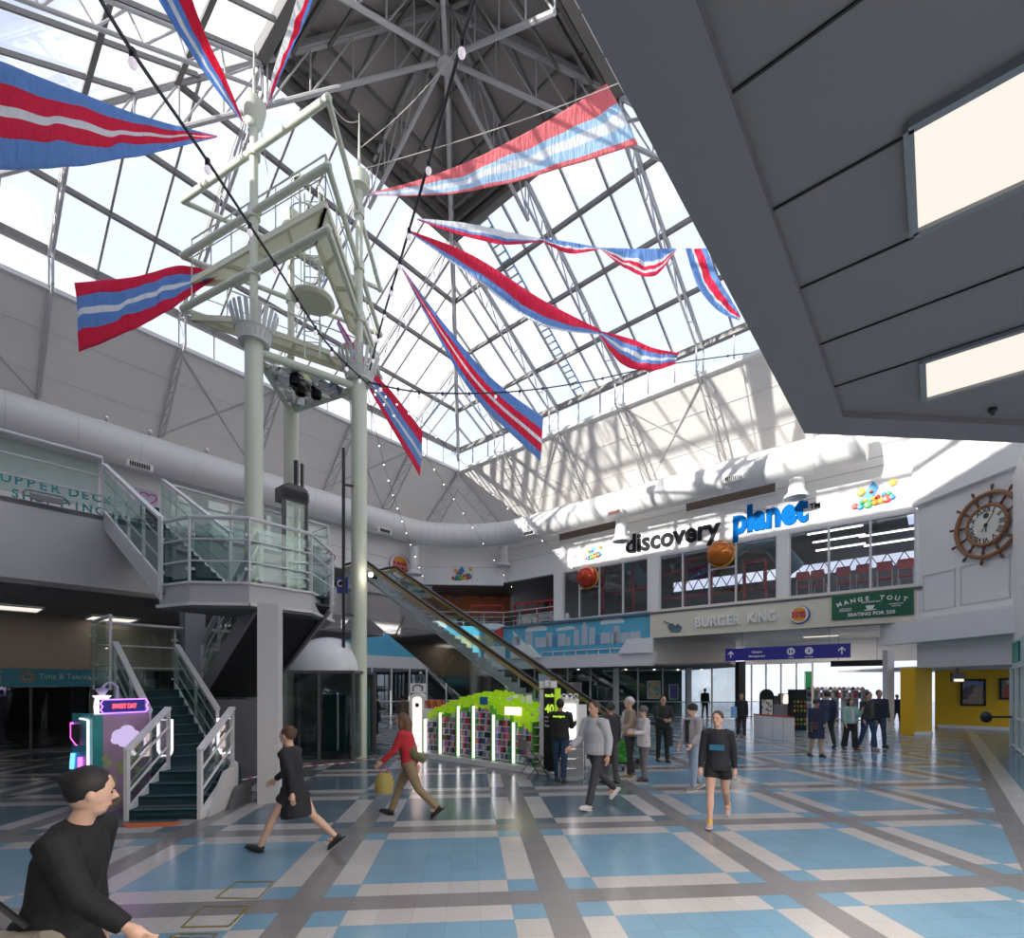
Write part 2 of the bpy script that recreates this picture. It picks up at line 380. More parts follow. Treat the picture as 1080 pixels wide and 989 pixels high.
# overhanging slab above the camera
ZS = 4.26
cn = P(848, 457, 4.4); cn.z = ZS
K0 = Vector((2.56, 4.40, 0)); nK = K0.dot(N_); vK = K0.dot(V_)
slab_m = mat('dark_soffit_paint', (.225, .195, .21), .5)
tile_m = None
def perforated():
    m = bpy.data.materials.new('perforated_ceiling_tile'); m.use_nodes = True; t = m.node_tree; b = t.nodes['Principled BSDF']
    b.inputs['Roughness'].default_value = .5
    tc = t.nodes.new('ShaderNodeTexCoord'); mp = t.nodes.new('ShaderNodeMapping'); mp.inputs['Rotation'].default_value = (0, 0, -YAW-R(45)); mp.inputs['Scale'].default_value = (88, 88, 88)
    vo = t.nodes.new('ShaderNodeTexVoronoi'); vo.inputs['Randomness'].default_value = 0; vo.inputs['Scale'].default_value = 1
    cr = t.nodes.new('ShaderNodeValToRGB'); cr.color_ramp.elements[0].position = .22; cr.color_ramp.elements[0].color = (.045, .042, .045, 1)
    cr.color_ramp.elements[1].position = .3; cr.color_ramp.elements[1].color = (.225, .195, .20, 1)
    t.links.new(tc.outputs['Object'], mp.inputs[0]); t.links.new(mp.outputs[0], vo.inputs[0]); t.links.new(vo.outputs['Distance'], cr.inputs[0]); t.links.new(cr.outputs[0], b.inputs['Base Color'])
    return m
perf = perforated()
def sv(a, b, z): return nv(nK+a, vK+b, z)      # slab frame: a<0 is to the right of the edge, b<0 towards the camera
# the overhang: outer border strip + recessed tiled field.  far edge runs along i from the corner
FARL = 30.
E1 = K0 + I_*FARL
m = MB()
iv = I_
k1 = K0
ins = .62
# border along v (left edge) and along i (far edge)
a0 = K0 - V_*14; b0_ = K0; 
inn_corner = P(889, 440, (ZS-EYE)*FPX/(HZ-440)); inn_corner.z = ZS
ia = inn_corner - V_*14
def Zp(p, z): return Vector((p.x, p.y, z))
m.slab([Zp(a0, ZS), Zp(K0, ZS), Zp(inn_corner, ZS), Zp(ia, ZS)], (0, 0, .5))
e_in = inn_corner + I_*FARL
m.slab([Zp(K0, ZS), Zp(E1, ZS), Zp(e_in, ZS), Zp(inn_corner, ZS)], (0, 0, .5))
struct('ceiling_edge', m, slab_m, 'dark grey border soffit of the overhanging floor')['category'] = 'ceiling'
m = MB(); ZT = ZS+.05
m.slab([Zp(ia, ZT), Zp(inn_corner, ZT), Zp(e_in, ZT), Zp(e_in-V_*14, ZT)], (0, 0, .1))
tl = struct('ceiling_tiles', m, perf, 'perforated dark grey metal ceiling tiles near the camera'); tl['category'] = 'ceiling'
m = MB()
bnd = inn_corner.dot(V_)
for k in range(24):
    vv = K0.dot(V_) - .55 - .617*k
    if vv > bnd: continue
    st = nv(inn_corner.dot(N_), vv, ZT-.006); m.beam(st, st-N_*12, .009, .008, (0, 0, 1))
struct('tile_joint', m, dark, parent=tl)
struct('slab_top', MB().slab([Zp(a0, ZS+.5), Zp(K0, ZS+.5), Zp(E1, ZS+.5), Zp(E1-V_*14, ZS+.5)], (0, 0, .4)), white, 'upper floor above the camera')['category'] = 'ceiling'
# recessed light panels in it
LAMPW = 60
def panel_light(name, c4, label):
    r = thing(name, label, 'light', loc=sum(c4, Vector())/4)
    dz = Vector((0, 0, -.012))
    MB().slab([p+Vector((0, 0, -.004)) for p in c4], (0, 0, .02)).build('diffuser', lit_w, r, smooth=False)
    f = MB(); q = len(c4); ctr = sum(c4, Vector())/4
    for k in range(q):
        a, b_ = c4[k], c4[(k+1) % q]; f.beam(a, b_, .035, .05, (0, 0, 1))
    f.build('light_frame', mgrey, r, smooth=False); ctr = sum(c4, Vector())/4
    lamp_area(ctr-Z_*.04, 1.1, .55, LAMPW, rot=Matrix.Rotation(YAW-R(45), 4, 'Z'), parent=r)
    return r
dL1 = (ZT-EYE)*FPX
def cp(px, py): d = dL1/(HZ-py); return Vector(((px-CX)/FPX*d, d, ZT-.01))
p0 = cp(958, 130); p1 = p0+V_*.617; 
panel_light('ceiling_light', [p0, p1, p1-N_*1.23, p0-N_*1.23], 'large square warm light panel nearest the camera in the dark tiled overhang')
p0 = cp(973, 378); p1 = p0+V_*.617
panel_light('ceiling_light', [p0, p1, p1-N_*1.23, p0-N_*1.23], 'warm light panel near the corner of the dark tiled overhang')
q0 = cp(958, 130)  # extra panels added out of view to lift the light under the overhang
for k, (a, b_) in enumerate(((-2.5, 0), (-5, 0), (-2.5, 2.2), (-5, 2.2), (0, -2.6), (-2.5, -2.6), (0, -5.2), (-2.5, -5.2), (-5, 4.6), (-8, 4.6), (-8, 2.2))):
    p0 = q0+N_*(a-1.3)+V_*b_; p1 = p0+V_*.617
    panel_light('ceiling_light', [p0, p1, p1-N_*1.23, p0-N_*1.23], 'warm fill light panel added to the dark overhang outside the picture, %s unseen one' % ORD[k])
sp_ = cp(1047, 430); tag(MB().lathe([(.03, 0), (.03, -.02), (.012, -.035), (.012, -.05)], sp_, 10).build('sprinkler', blackrub), 'small sprinkler head under the dark overhanging ceiling', 'sprinkler')
# unseen closing walls and slabs, added to keep low sun off the floor
m = MB(); seg_wall(m, nv(16, -22), nv(-10, -22), 0, 4.2); m.slab([nv(15, -22, 4.0), nv(15, -4.05, 4.0), nv(-9, -4.05, 4.0), nv(-9, -22, 4.0)], (0, 0, .2)); m.slab([nv(-3.2, -4.05, 4.5), nv(-3.2, 9, 4.5), nv(-9, 9, 4.5), nv(-9, -4.05, 4.5)], (0, 0, .2))
m.slab([nv(27.2, -22, WTOP-.5), nv(27.2, -3.5, WTOP-.5), nv(14, -3.5, WTOP-.5), nv(14, -22, WTOP-.5)], (0, 0, .2)); seg_wall(m, nv(27.2, -22), nv(14, -22), 3.9, WTOP)
struct('wall_behind', m, greyw, 'shop level closing walls behind the camera')
struct('wall_camera_side', seg_wall(MB(), nv(-9, -22), nv(-9, 14), 0, 4.2), greyw, 'shop wall behind the camera')
# ================================================================== ROOF LANTERN
def frame_pts(face):
    """face: 0 left (n=EN), 1 right (v=EV), 2 near right (n=FN), 3 near left (v=FV). returns f(a, m, z): a along eave 0..24 from the back corner, m inset"""
    if face == 0: return lambda a, m, z: nv(EN-m, EV-a, z)
    if face == 1: return lambda a, m, z: nv(EN-a, EV-m, z)
    if face == 2: return lambda a, m, z: nv(FN+m, EV-a, z)
    return lambda a, m, z: nv(EN-a, FV+m, z)
RT = 7.9                                     # inset of the solid upper pyramid
def zr(m): return ZE+SLP*m
TS = (0., .26, .53, .78, 1.)
side_name = ('left', 'right', 'near right', 'near left')
for fc in range(4):
    f = frame_pts(fc); L = 2*HALF
    g = MB(); g.add([f(0, 0, ZE), f(L, 0, ZE), f(L-RT, RT, zr(RT)), f(RT, RT, zr(RT))], [(0, 1, 2, 3)])
    g.add([f(0, 0, ZL), f(L, 0, ZL), f(L, 0, ZE), f(0, 0, ZE)], [(0, 1, 2, 3)])
    wn = struct('window_%d' % (fc+1), g, sky_glass, 'sloping roof glazing on the %s side' % side_name[fc])
    if fc > 1:
        pass
    b = MB(); th = .16
    for k in range(0, 19):
        a = k*L/18; m1 = min(RT, a, L-a)
        if m1 > .1: b.beam(f(a, 0, ZE-.06), f(a, m1, zr(m1)-.06), .07 if k % 3 else .11, .13, f(0, 0, 1)-f(0, 0, 0))
        b.beam(f(a, 0, ZL), f(a, 0, ZE), .05, .08, Vector(f(0, 1, 0)-f(0, 0, 0)))
    b.build('rafter', barl if fc < 2 else bar_m, wn, smooth=False)
    b = MB()
    for t_ in TS[1:-1]:
        m1 = RT*t_; b.beam(f(m1, m1, zr(m1)-.08), f(L-m1, m1, zr(m1)-.08), .13, .17, (0, 0, 1))
    b.beam(f(0, 0, ZE-.05), f(L, 0, ZE-.05), .24, .26, (0, 0, 1))
    b.build('purlin', bar_m, wn, smooth=False)
    hp = f(0, 0, 0)
# solid upper pyramid with dark ring
pc = nv(CN, CV, zr(HALF)+.35); m = MB(); ring = []
for fc in range(4):
    f = frame_pts(fc); L = 2*HALF; z0 = zr(RT)+.3
    m.slab([f(RT, RT, z0), f(L-RT, RT, z0), pc], (0, 0, .15))
ct = struct('ceiling_apex', m, mat('apex_panel_grey', (.40, .37, .35), .7, var=.06), 'solid grey panelled top of the roof lantern'); ct['category'] = 'ceiling'
b = MB()
for fc in range(4):
    f = frame_pts(fc); L = 2*HALF
    for dm, dz, w_, h_ in ((0, .06, .3, .5), (.35, .22, .12, .3), (.7, .34, .10, .2), (1.5, .62, .07, .12), (2.9, 1.35, .07, .12)):
        m1 = RT+dm; b.beam(f(m1, m1, zr(RT)+dz), f(L-m1, m1, zr(RT)+dz), w_, h_, (0, 0, 1))
    for k in range(1, 6):
        a = RT+k*(L-2*RT)/6; m1 = min(a, L-a)
        b.beam(f(a, RT, z0-.05), f(a, m1, z0-.05+(pc.z-z0)*(m1-RT)/(HALF-RT)), .05, .07, (0, 0, 1))
struct('apex_beam', b, bar_m, parent=ct)
b = MB()
for c in ((EN, EV), (FN, EV), (FN, FV), (EN, FV)):
    b.beam(nv(c[0], c[1], ZE-.12), pc-Vector((0, 0, .25)), .2, .22, (0, 0, 1)); b.beam(nv(c[0], c[1], ZL-.3), nv(c[0], c[1], ZE), .16, .16)
struct('trim_4', b, steel, 'hip rafters of the roof lantern')
# lattice trusses: roof part follows the glass, then a leg runs down the soffit to the wall
def lattice(r, a0, a1, b0, b1, n, rc=.055, rw=.03, posts=True):
    """top chord a0->a1, bottom chord b0->b1, web between"""
    A = [a0.lerp(a1, k/n) for k in range(n+1)]; B = [b0.lerp(b1, k/n) for k in range(n+1)]
    MB().tube(a0, a1, rc, 8).build('upper_chord', steel, r); MB().tube(b0, b1, rc, 8).build('lower_chord', steel, r)
    w_ = MB()
    for k in range(n+1):
        if (A[k]-B[k]).length > .08: w_.tube(A[k], B[k], rw, 6)
        if k < n and (A[k]-B[k+1]).length > .08: w_.tube(A[k+1], B[k], rw, 6)
    w_.build('web_bracing', steel, r)
hub = nv(CN, CV, zr(HALF)-1.55)
cnt = 0
wname = side_name
for fc in (0, 1, 2, 3):
    f = frame_pts(fc); wall_e = 3.4 if fc == 1 else 2.9
    for k in range(0, 5):
        a = 4.0*(k+1); m1 = min(a, RT, 2*HALF-a)
        lab = '%s lattice truss from the back corner on the %s glazed slope' % (ORD[k], wname[fc])
        r = thing('roof_truss', lab, 'roof truss', loc=f(a, 0, ZE), group='roof trusses on the %s glazed slope' % wname[fc])
        if k in (0, 1, 2, 3, 4):
            mm = RT if RT < a and RT < 2*HALF-a else m1
            lattice(r, f(a, 0.02, ZE-.2), f(a, mm, zr(mm)-.2), f(a, .85, ZE-.55), f(a, mm, zr(mm)-1.0), max(3, int(mm/1.1)))
        # leg
        q0 = f(a, .15, ZL+.05); q1 = f(a, -wall_e+.15, WTOP+.1); q2 = f(a, .85, ZE-.55); q3 = f(a, .85, ZL-.2); q4 = f(a, -wall_e+1.0, WTOP-.1)
        MB().tube(q0, q1, .045).build('leg_chord', steel, r); MB().tube(q3, q4, .045).build('leg_chord', steel, r); MB().tube(q2, q3, .04).build('post', steel, r)
        w_ = MB()
        for t_ in range(5):
            A_ = q0.lerp(q1, t_/4); B_ = q3.lerp(q4, t_/4); w_.tube(A_, B_, .02, 6)
            if t_ < 4: w_.tube(q0.lerp(q1, (t_+1)/4), B_, .02, 6)
        w_.tube(f(a, 0, ZE-.15), q3, .02, 6)
        w_.build('web_bracing', steel, r)
        # wind brace to the next leg
        nx = f(a-4.0 if k else 0.1, 0, ZL-.05) if k % 2 else f(min(a+4, 24), 0, ZL-.05)
        MB().tube(q1+Vector((0, 0, .1)), nx, .05).build('wind_brace', steel, r)
# corner truss at the chamfer
r = thing('roof_truss', 'triangular lattice truss below the back corner of the roof lantern', 'roof truss', loc=nv(EN, EV, ZL))
top = nv(EN, EV, ZL-.1); lo1 = CB1+Vector((0, 0, WTOP-.1)); lo2 = CB2+Vector((0, 0, WTOP-.1)); inn = -J_*.9
for lo in (lo1, lo2):
    MB().tube(top, lo, .05).build('leg_chord', steel, r)
    a_ = top+inn*.6-Z_*1.3; b_ = lo.lerp((lo1+lo2)/2, .4)+inn*.6; MB().tube(a_, b_, .045).build('leg_chord', steel, r)
    w_ = MB()
    for t_ in range(5):
        w_.tube(top.lerp(lo, t_/4), a_.lerp(b_, t_/4), .02, 6)
        if t_ < 4: w_.tube(top.lerp(lo, (t_+1)/4), a_.lerp(b_, t_/4), .02, 6)
    w_.build('web_bracing', steel, r)
MB().tube(top+Z_*1.2, top+inn*.6-Z_*1.3, .06).build('post', steel, r)
# clerestory slit with small lattice above the chamfered back wall
g = MB(); g.wbox(WB, b0+.1, b1-.1, 12.5, 13.1, -.12, -.1); wn = struct('window_5', g, sky_glass, 'low clerestory strip above the back wall')
w_ = MB(); w_.wbox(WB, b0, b1, 13.05, 13.15, -.15, 0)
for k in range(8):
    x0 = b0+(b1-b0)*k/8; x1 = b0+(b1-b0)*(k+1)/8; w_.tube(WB.at(x0, 12.5, .05), WB.at((x0+x1)/2, 13.1, .05), .03, 6); w_.tube(WB.at((x0+x1)/2, 13.1, .05), WB.at(x1, 12.5, .05), .03, 6)
struct('window_frame', w_, steel, parent=wn)
# chords radiating from the hub below the apex
r = thing('roof_hub', 'octagonal steel hub below the roof apex with radiating lattice trusses', 'roof hub', loc=hub)
MB().lathe([(.3, -.22), (.3, .05), (.12, .1), (.12, 1.45)], hub, 8).build('hub_drum', steel, r)
dirs = []
for k in range(8):
    ang = YAW+k*R(45); dd = Vector((math.cos(ang), math.sin(ang), 0)); hip = k % 2 == 0
    ln = HALF*1.414 if hip else RT*0+HALF-0.2
    ln = ln-.9
    s_ = SLP*.7071 if hip else SLP
    a0 = hub+Z_*1.4+dd*.3; a1 = hub+Z_*(1.4-s_*ln)+dd*ln; b0h = hub-Z_*.12+dd*.3; b1h = hub+dd*ln-Z_*(s_*ln-.12)
    if not hip:                               # stop where the slope trusses begin
        kf = (HALF-RT)/ln; a1 = a0.lerp(a1, kf); b1h = b0h.lerp(b1h, kf)
    n = 12 if hip else 4
    t_ = MB().tube(a0, a1, .06).tube(b0h, b1h, .075)
    for q in range(n+1):
        A_ = a0.lerp(a1, q/n); B_ = b0h.lerp(b1h, q/n); t_.tube(A_, B_, .03, 6)
        if q < n: t_.tube(A_, b0h.lerp(b1h, (q+1)/n), .03, 6)
    t_.build('radial_truss', steel, r)
# roof ladder lying outside on the right glazed slope
f = frame_pts(1); lad = MB(); la = 12.6
lb = 9.2
for o_ in (0, .5): lad.beam(f(lb+o_, 0, ZE+.22), f(lb+o_, RT, zr(RT)+.22), .05, .08)
for k in range(26):
    m1 = .3+k*.29; lad.beam(f(lb, m1, zr(m1)+.22), f(lb+.5, m1, zr(m1)+.22), .05, .05)
tag(lad.build('roof_ladder', mat('pale_blue_metal', (.35, .50, .62), .4), smooth=False), 'pale blue ladder lying outside on the right hand roof glass', 'ladder')
# ================================================================== UPPER DECK, DUCT, STAIRS
SOF = 4.22
m = MB(); m.slab([nv(15, -22, SOF), nv(15, 8.6, SOF), nv(18.6, 8.6, SOF), nv(18.6, 13.2, SOF), nv(27, 13.2, SOF), nv(27, -22, SOF)], (0, 0, .12))
lce = struct('ceiling_below_deck', m, mat('dim_ceiling', (.30, .28, .28), .7), 'low ceiling under the upper deck'); lce['category'] = 'ceiling'
m = MB()
for k in range(1, 30): m.beam(nv(15.1+k*.62, -20, SOF-.004), nv(15.1+k*.62, 11, SOF-.004), .02, .012, (0, 0, 1)) if k < 12 else None
for k in range(40): m.beam(nv(15.1, -18+k*.73, SOF-.004), nv(21.2, -18+k*.73, SOF-.004), .02, .012, (0, 0, 1))
struct('ceiling_joint', m, mgrey, parent=lce)
m = MB(); m.slab([nv(15, -22, DECK-.12), nv(15, 8.6, DECK-.12), nv(18.6, 8.6, DECK-.12), nv(18.6, 13.2, DECK-.12), nv(27, 13.2, DECK-.12), nv(27, -22, DECK-.12)], (0, 0, .12))
struct('deck_floor', m, mgrey, 'upper deck floor')['category'] = 'floor'
D0 = Pl('N', 15.)
m = MB().wbox(D0, -22, 8.6, SOF, DECK, -.15, 0); m.slab([nv(15, 8.6, SOF), nv(18.6, 8.6, SOF), nv(18.6, 8.6, DECK), nv(15, 8.6, DECK)], V_*.1)
m.slab([nv(18.6, 13.2, SOF), nv(27, 13.2, SOF), nv(27, 13.2, DECK), nv(18.6, 13.2, DECK)], V_*.1); m.wbox(Pl('N', 18.6), 8.6, 13.2, 4.9, DECK, -.1, 0)
struct('wall_deck_fascia', m, mat('deck_fascia_white', (.60, .58, .60), .5, var=.04), 'pale fascia wall of the upper deck')
# shop front below the deck
SH = Pl('N', 21.2)
m = MB().wbox(SH, -22, 11.2, 2.75, SOF, -.2, 0); m.wbox(SH, -22, 11.2, 2.55, 2.8, -.1, .12)
struct('wall_shop_left', m, mat('beige_bulkhead', (.42, .35, .29), .6), 'beige bulkhead over the shop front below the deck')
m = MB().wbox(SH, -22, 11.2, .05, 2.55, -.04, -.02); wn = struct('window_6', m, shop_glass, 'dark shop front glazing below the upper deck')
m = MB()
for k in range(23): m.wbox(SH, -21+k*1.45, -21+k*1.45+.06, 0, 2.55, -.08, .02)
m.wbox(SH, -22, 11.2, 0, .08, -.08, .02); struct('window_frame', m, dgrey, parent=wn)
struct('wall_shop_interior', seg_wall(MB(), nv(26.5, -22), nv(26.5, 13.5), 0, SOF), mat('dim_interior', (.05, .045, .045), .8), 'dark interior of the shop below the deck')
sg = thing('shop_sign', 'teal shop sign with sun emblem under the upper deck', 'sign')
s0 = SH.s(1); s1 = SH.s(122); zt = SH.hit(60, 705)[1]; zb = SH.hit(60, 724)[1]
MB().wbox(SH, s0, s1, zb, zt, .02, .1).build('sign_board', mat('teal_sign_board', (.03, .27, .38), .4), sg, smooth=False)
pale = mat('pale_blue_text', (.45, .70, .75), .5)
ot = .11
def sign_text(name, s, pl, px0, px1, py_b, py_t, m_, par, o, bold=0, depth=.015, spacing=1.):
    a, z0_ = pl.hit(px0, py_b, o); b_, _ = pl.hit(px1, py_b, o); _, z1_ = pl.hit(px0, py_t, o)
    t = text_mb(s, abs(b_-a), abs(z1_-z0_), depth, bold, spacing); q = MB().add(t.v, t.f, pl.T @ Matrix.Translation((a, z0_, o))); return q.build(name, m_, par, smooth=False)
sign_text('lettering', 'Time & Talents', SH, 41, 95, 716, 710, pale, sg, ot)
a, z = SH.hit(29, 713.5, ot); e = MB()
for k in range(14):
    t_ = 2*math.pi*k/14; e.wbox(SH, a+math.cos(t_)*.17-.015, a+math.cos(t_)*.17+.015, z+math.sin(t_)*.17-.02, z+math.sin(t_)*.17+.02, ot-.01, ot+.01)
ring = [SH.at(a+math.cos(2*math.pi*k/20)*.1, z+math.sin(2*math.pi*k/20)*.1, ot) for k in range(20)]; e.path(ring, .022, 6, closed=True)
e.build('sun_emblem', mat('gold_emblem', (.55, .33, .08), .5), sg)
# ceiling lights below the deck
for px, py, lab in ((12, 640, 'nearest the left edge'), (118, 652, 'seen past the stair rail'), (112, 661, 'deepest in, behind the stair rail')):
    d = (SOF-EYE)*FPX/(HZ-py); c = Vector(((px-CX)/FPX*d, d, SOF-.03)); x = V_*.6; y = N_*.6
    r = thing('ceiling_light', 'square lit ceiling panel under the upper deck, '+lab, 'light', loc=c, group='light panels under the upper deck')
    MB().slab([c-x-y, c+x-y, c+x+y, c-x+y], (0, 0, .02)).build('diffuser', lit_w, r, smooth=False)
    MB().beam(c-x-y, c+x-y, .04, .04).beam(c-x+y, c+x+y, .04, .04).beam(c-x-y, c-x+y, .04, .04).beam(c+x-y, c+x+y, .04, .04).build('light_frame', greyw, r, smooth=False)
# round white air duct hugging the walls
dr = .76; zd = 12.0
pl_ = [nv(25.95, v, zd) for v in (-8, 0, 6, 12, 17, 20.4)]
c2 = nv(25.95, 22.0, zd); c1 = nv(22.6, 25.0, zd)
arc = []
p_a, p_b, p_c, p_d = nv(25.95, 20.4, zd), nv(25.6, 22.6, zd), nv(23.0, 24.9, zd), nv(21.0, 25.05, zd)
for k in range(1, 12):
    t_ = k/12; arc.append(p_a*(1-t_)**3+p_b*3*t_*(1-t_)**2+p_c*3*t_*t_*(1-t_)+p_d*t_**3)
pr_ = [nv(n, 25.05, zd) for n in (21.0, 17, 12, 8, 4, 2.2)]
dd = thing('air_duct', 'large round white air duct running round the top of the walls', 'duct', loc=p_a)
ductm = mat('duct_white', (.80, .79, .78), .4)
MB().path(pl_+arc+pr_, dr, 24).build('duct_pipe', ductm, dd)
sm = MB(); allp = pl_[1:]+arc+pr_
for a, b_ in zip(allp[:-1], allp[1:]):
    ln = (b_-a).length; k = max(1, int(ln/1.5))
    for q in range(k):
        p = a.lerp(b_, q/k); d_ = (b_-a).normalized(); sm.tube(p-d_*.015, p+d_*.015, dr+.012, 24, caps=False)
sm.build('duct_seam', greyw, dd)
for px, py, lab in ((148, 491, 'black grille on the duct above the staircase'), (406, 560, 'black grille on the duct near the back corner'), (558, 562, 'black grille on the duct right of the back corner'), (648, 540, 'pale red grille on the duct over the left slot vent'), (774, 504, 'black grille on the duct over the right slot vent')):
    lw = px < 470; pl = Pl('N', 25.95-dr) if lw else Pl('V', 25.05-dr)
    s_, z_ = pl.hit(px, py); g = MB(); fr = MB()
    tilt = Matrix.Identity(4)
    for k in range(9): g.wbox(pl, s_-.36+k*.08, s_-.36+k*.08+.045, z_-.09, z_+.09, .02, .06)
    fr.wbox(pl, s_-.45, s_+.45, z_-.13, z_+.13, -.3, .02)
    r = thing('duct_grille', lab, 'vent', loc=pl.at(s_, z_)); fr.build('grille_frame', ductm, r, smooth=False); g.build('grille_slats', mat('pale_red', (.5, .2, .15), .5) if 'red' in lab else dark, r, smooth=False)
# cylindrical outlets hanging from the duct
for px, yt, yb, lab in ((437, 585, 606, 'grey cylindrical outlet hanging left of the back corner'), (531, 573, 597, 'grey cylindrical outlet hanging over the chamfered corner'), (655, 545, 571, 'white cylindrical outlet hanging between the slot vents'), (840, 489, 525, 'white cylindrical outlet hanging above the blue lettering')):
    pl = Pl('N', 26.0) if px < 470 else (Pl('J', 34.2) if px < 560 else Pl('V', 25.3))
    s_, z1_ = pl.hit(px, yt); _, z0_ = pl.hit(px, yb); c = pl.at(s_, 0)
    r = thing('duct_outlet', lab, 'vent', loc=(c.x, c.y, z0_)); hgt = z1_-z0_
    MB().tube((c.x, c.y, z0_+hgt*.45), (c.x, c.y, z1_+.5), .3, 20).build('outlet_body', ductm, r)
    MB().lathe([(.32, hgt*.5), (.34, .28), (.5, .1), (.5, 0), (.42, 0), (.3, .2)], (c.x, c.y, z0_), 20).build('outlet_cone', greyw if px < 560 else ductm, r)
# small ball spotlights standing on the duct
for px, py in ((112, 446), (158, 463), (218, 478)):
    pl = Pl('N', 25.6); s_, z_ = pl.hit(px, py); c = pl.at(s_, 12.86)
    r = thing('spotlight', 'small round spotlight on top of the left duct, '+{112: 'leftmost of three', 158: 'middle of three', 218: 'nearest the tall round columns'}[px], 'light', loc=c, group='spotlights on the duct')
    MB().ball(c, .11).build('lamp_head', chrome, r); MB().tube(c-Z_*.15, c, .03).build('stem', mgrey, r)
# ------------------------------------------------------------------ railings
def railing(name, label, base, h=1.1, nrail=2, post_every=1.2, gl=True, top_r=.035, m_=None, post_w=.05, cat='railing', glass_m=None, topbox=False):
    m_ = m_ or railm; base = [Vector(p) for p in base]; r = thing(name, label, cat, loc=base[0])
    tp = MB(); md = MB(); ps = MB(); gp = MB(); cl = MB()
    for a, b_ in zip(base[:-1], base[1:]):
        u = Z_*h; ln = (b_-a).length
        if topbox: tp.beam(a+u, b_+u, .09, .05, (0, 0, 1))
        else: tp.tube(a+u, b_+u, top_r, 10)
        for k in range(nrail): q = Z_*h*(k+1)/(nrail+1); md.tube(a+q, b_+q, .018, 6)
        n = max(1, round(ln/post_every))
        for k in range(n+1):
            p = a.lerp(b_, k/n)
            if k < n or b_ is base[-1]: MB().beam(p, p+u, post_w, post_w*.5, (b_-a)).build('post', m_, r, smooth=False)
            if k < n and gl:
                p2 = a.lerp(b_, (k+1)/n); d_ = (p2-p).normalized(); o = Vector((-d_.y, d_.x, 0)).normalized()*.06
                gp.slab([p+d_*.06+Z_*.1+o, p2-d_*.06+Z_*.1+o, p2-d_*.06+Z_*(h-.12)+o, p+d_*.06+Z_*(h-.12)+o], o*.15)
                for zz in (.25, h-.3): cl.beam(p+Z_*zz-d_*.07+o*.5, p+Z_*zz+d_*.07+o*.5, .04, .05, (0, 0, 1))
    tp.build('handrail', m_, r); md.build('rail_wire', m_, r)
    if gl: gp.build('glass_panel', glass_m or rail_glass, r, smooth=False); cl.build('glass_clamp', m_, r, smooth=False)
    return r
dk = railing('deck_railing', 'glass and white metal railing along the upper deck edge with teal lettering', [nv(14.9, -12, DECK), nv(14.9, 2.78, DECK)], 1.33, 2, 2.6)
railing('deck_railing', 'short glass railing on the deck edge right of the stair head', [nv(14.9, 4.15, DECK), nv(14.9, 8.5, DECK), nv(18.3, 8.5, DECK)], 1.1, 2, 1.3)
DG = Pl('N', 14.97)
sign_text('lettering', 'UPPER DECK', DG, 2, 117, 515, 504, tealm, dk, 0, .0, .01, 1.45).data
def spaced(word, pl, xs, zc, h, m_, par, name):
    q = MB()
    for ch, px in zip(word, xs):
        t = text_mb(ch, None, h, .012, .02); s_ = pl.s(px); q.add(t.v, t.f, pl.T @ Matrix.Translation((s_-t.w/2, zc-h/2, 0)))
    return q.build(name, m_, par, smooth=False)
for o in list(COL.objects):
    if o.parent == dk and o.name.startswith('lettering'): bpy.data.objects.remove(o)
spaced('UPPER', DG, (6, 20, 33, 46, 59), 6.42, .19, tealm, dk, 'lettering'); spaced('DECK', DG, (78, 90, 102, 114), 6.42, .19, tealm, dk, 'lettering')
spaced('SHOPPING', DG, (16, 29, 41, 53, 68, 81, 92, 105), 6.13, .18, tealm, dk, 'lettering')
lp = MB(); q0 = DG.s(24); q1 = DG.s(72)
lp.path([DG.at(q0, 6.08, .1), DG.at(q0, 6.17, .1), DG.at(q0+.06, 6.24, .1), DG.at(q1-.1, 6.24, .1), DG.at(q1, 6.16, .1), DG.at(q1, 6.08, .1)], .02, 6)
lp.wbox(DG, q0+.1, q1-.1, 6.06, 6.18, .08, .12)
tag(lp.build('trolley_handle', mgrey), 'low grey tubular handle behind the deck railing lettering', 'rail')
# poster and red lettering on the far wall of the deck
hp = thing('wall_poster', 'white poster with pink heart outline on the upper deck wall', 'poster', loc=WL.at(WL.s(156), 8))
s0, zt = WL.hit(142, 514); s1, zb = WL.hit(166, 549); 
MB().wbox(WL, s0, s1, zb+.55, zt, .02, .06).build('poster_board', mat('poster_lilac', (.62, .64, .78), .5), hp, smooth=False)
MB().wbox(WL, s0+.2, s1, zb-.6, zb+.5, .02, .3).build('screen', dark, hp, smooth=False)
pc_, zc_ = WL.hit(156, 526)
MB().path([WL.at(pc_+.32*(16*math.sin(t)**3)/16, zc_+.3*(13*math.cos(t)-5*math.cos(2*t)-2*math.cos(3*t)-math.cos(4*t))/16, .08) for t in [2*math.pi*k/28 for k in range(28)]], .025, 6, closed=True).build('heart_outline', mat('pink', (.75, .05, .25), .5), hp)
spaced('GE', WL, (327, 337), WL.hit(332, 579)[1], .52, mat('sign_red', (.5, .03, .03), .5), None, 'shop_lettering')
o = COL.objects['shop_lettering']; tag(o, 'red capital letters on the upper wall behind the stair landing', 'sign')
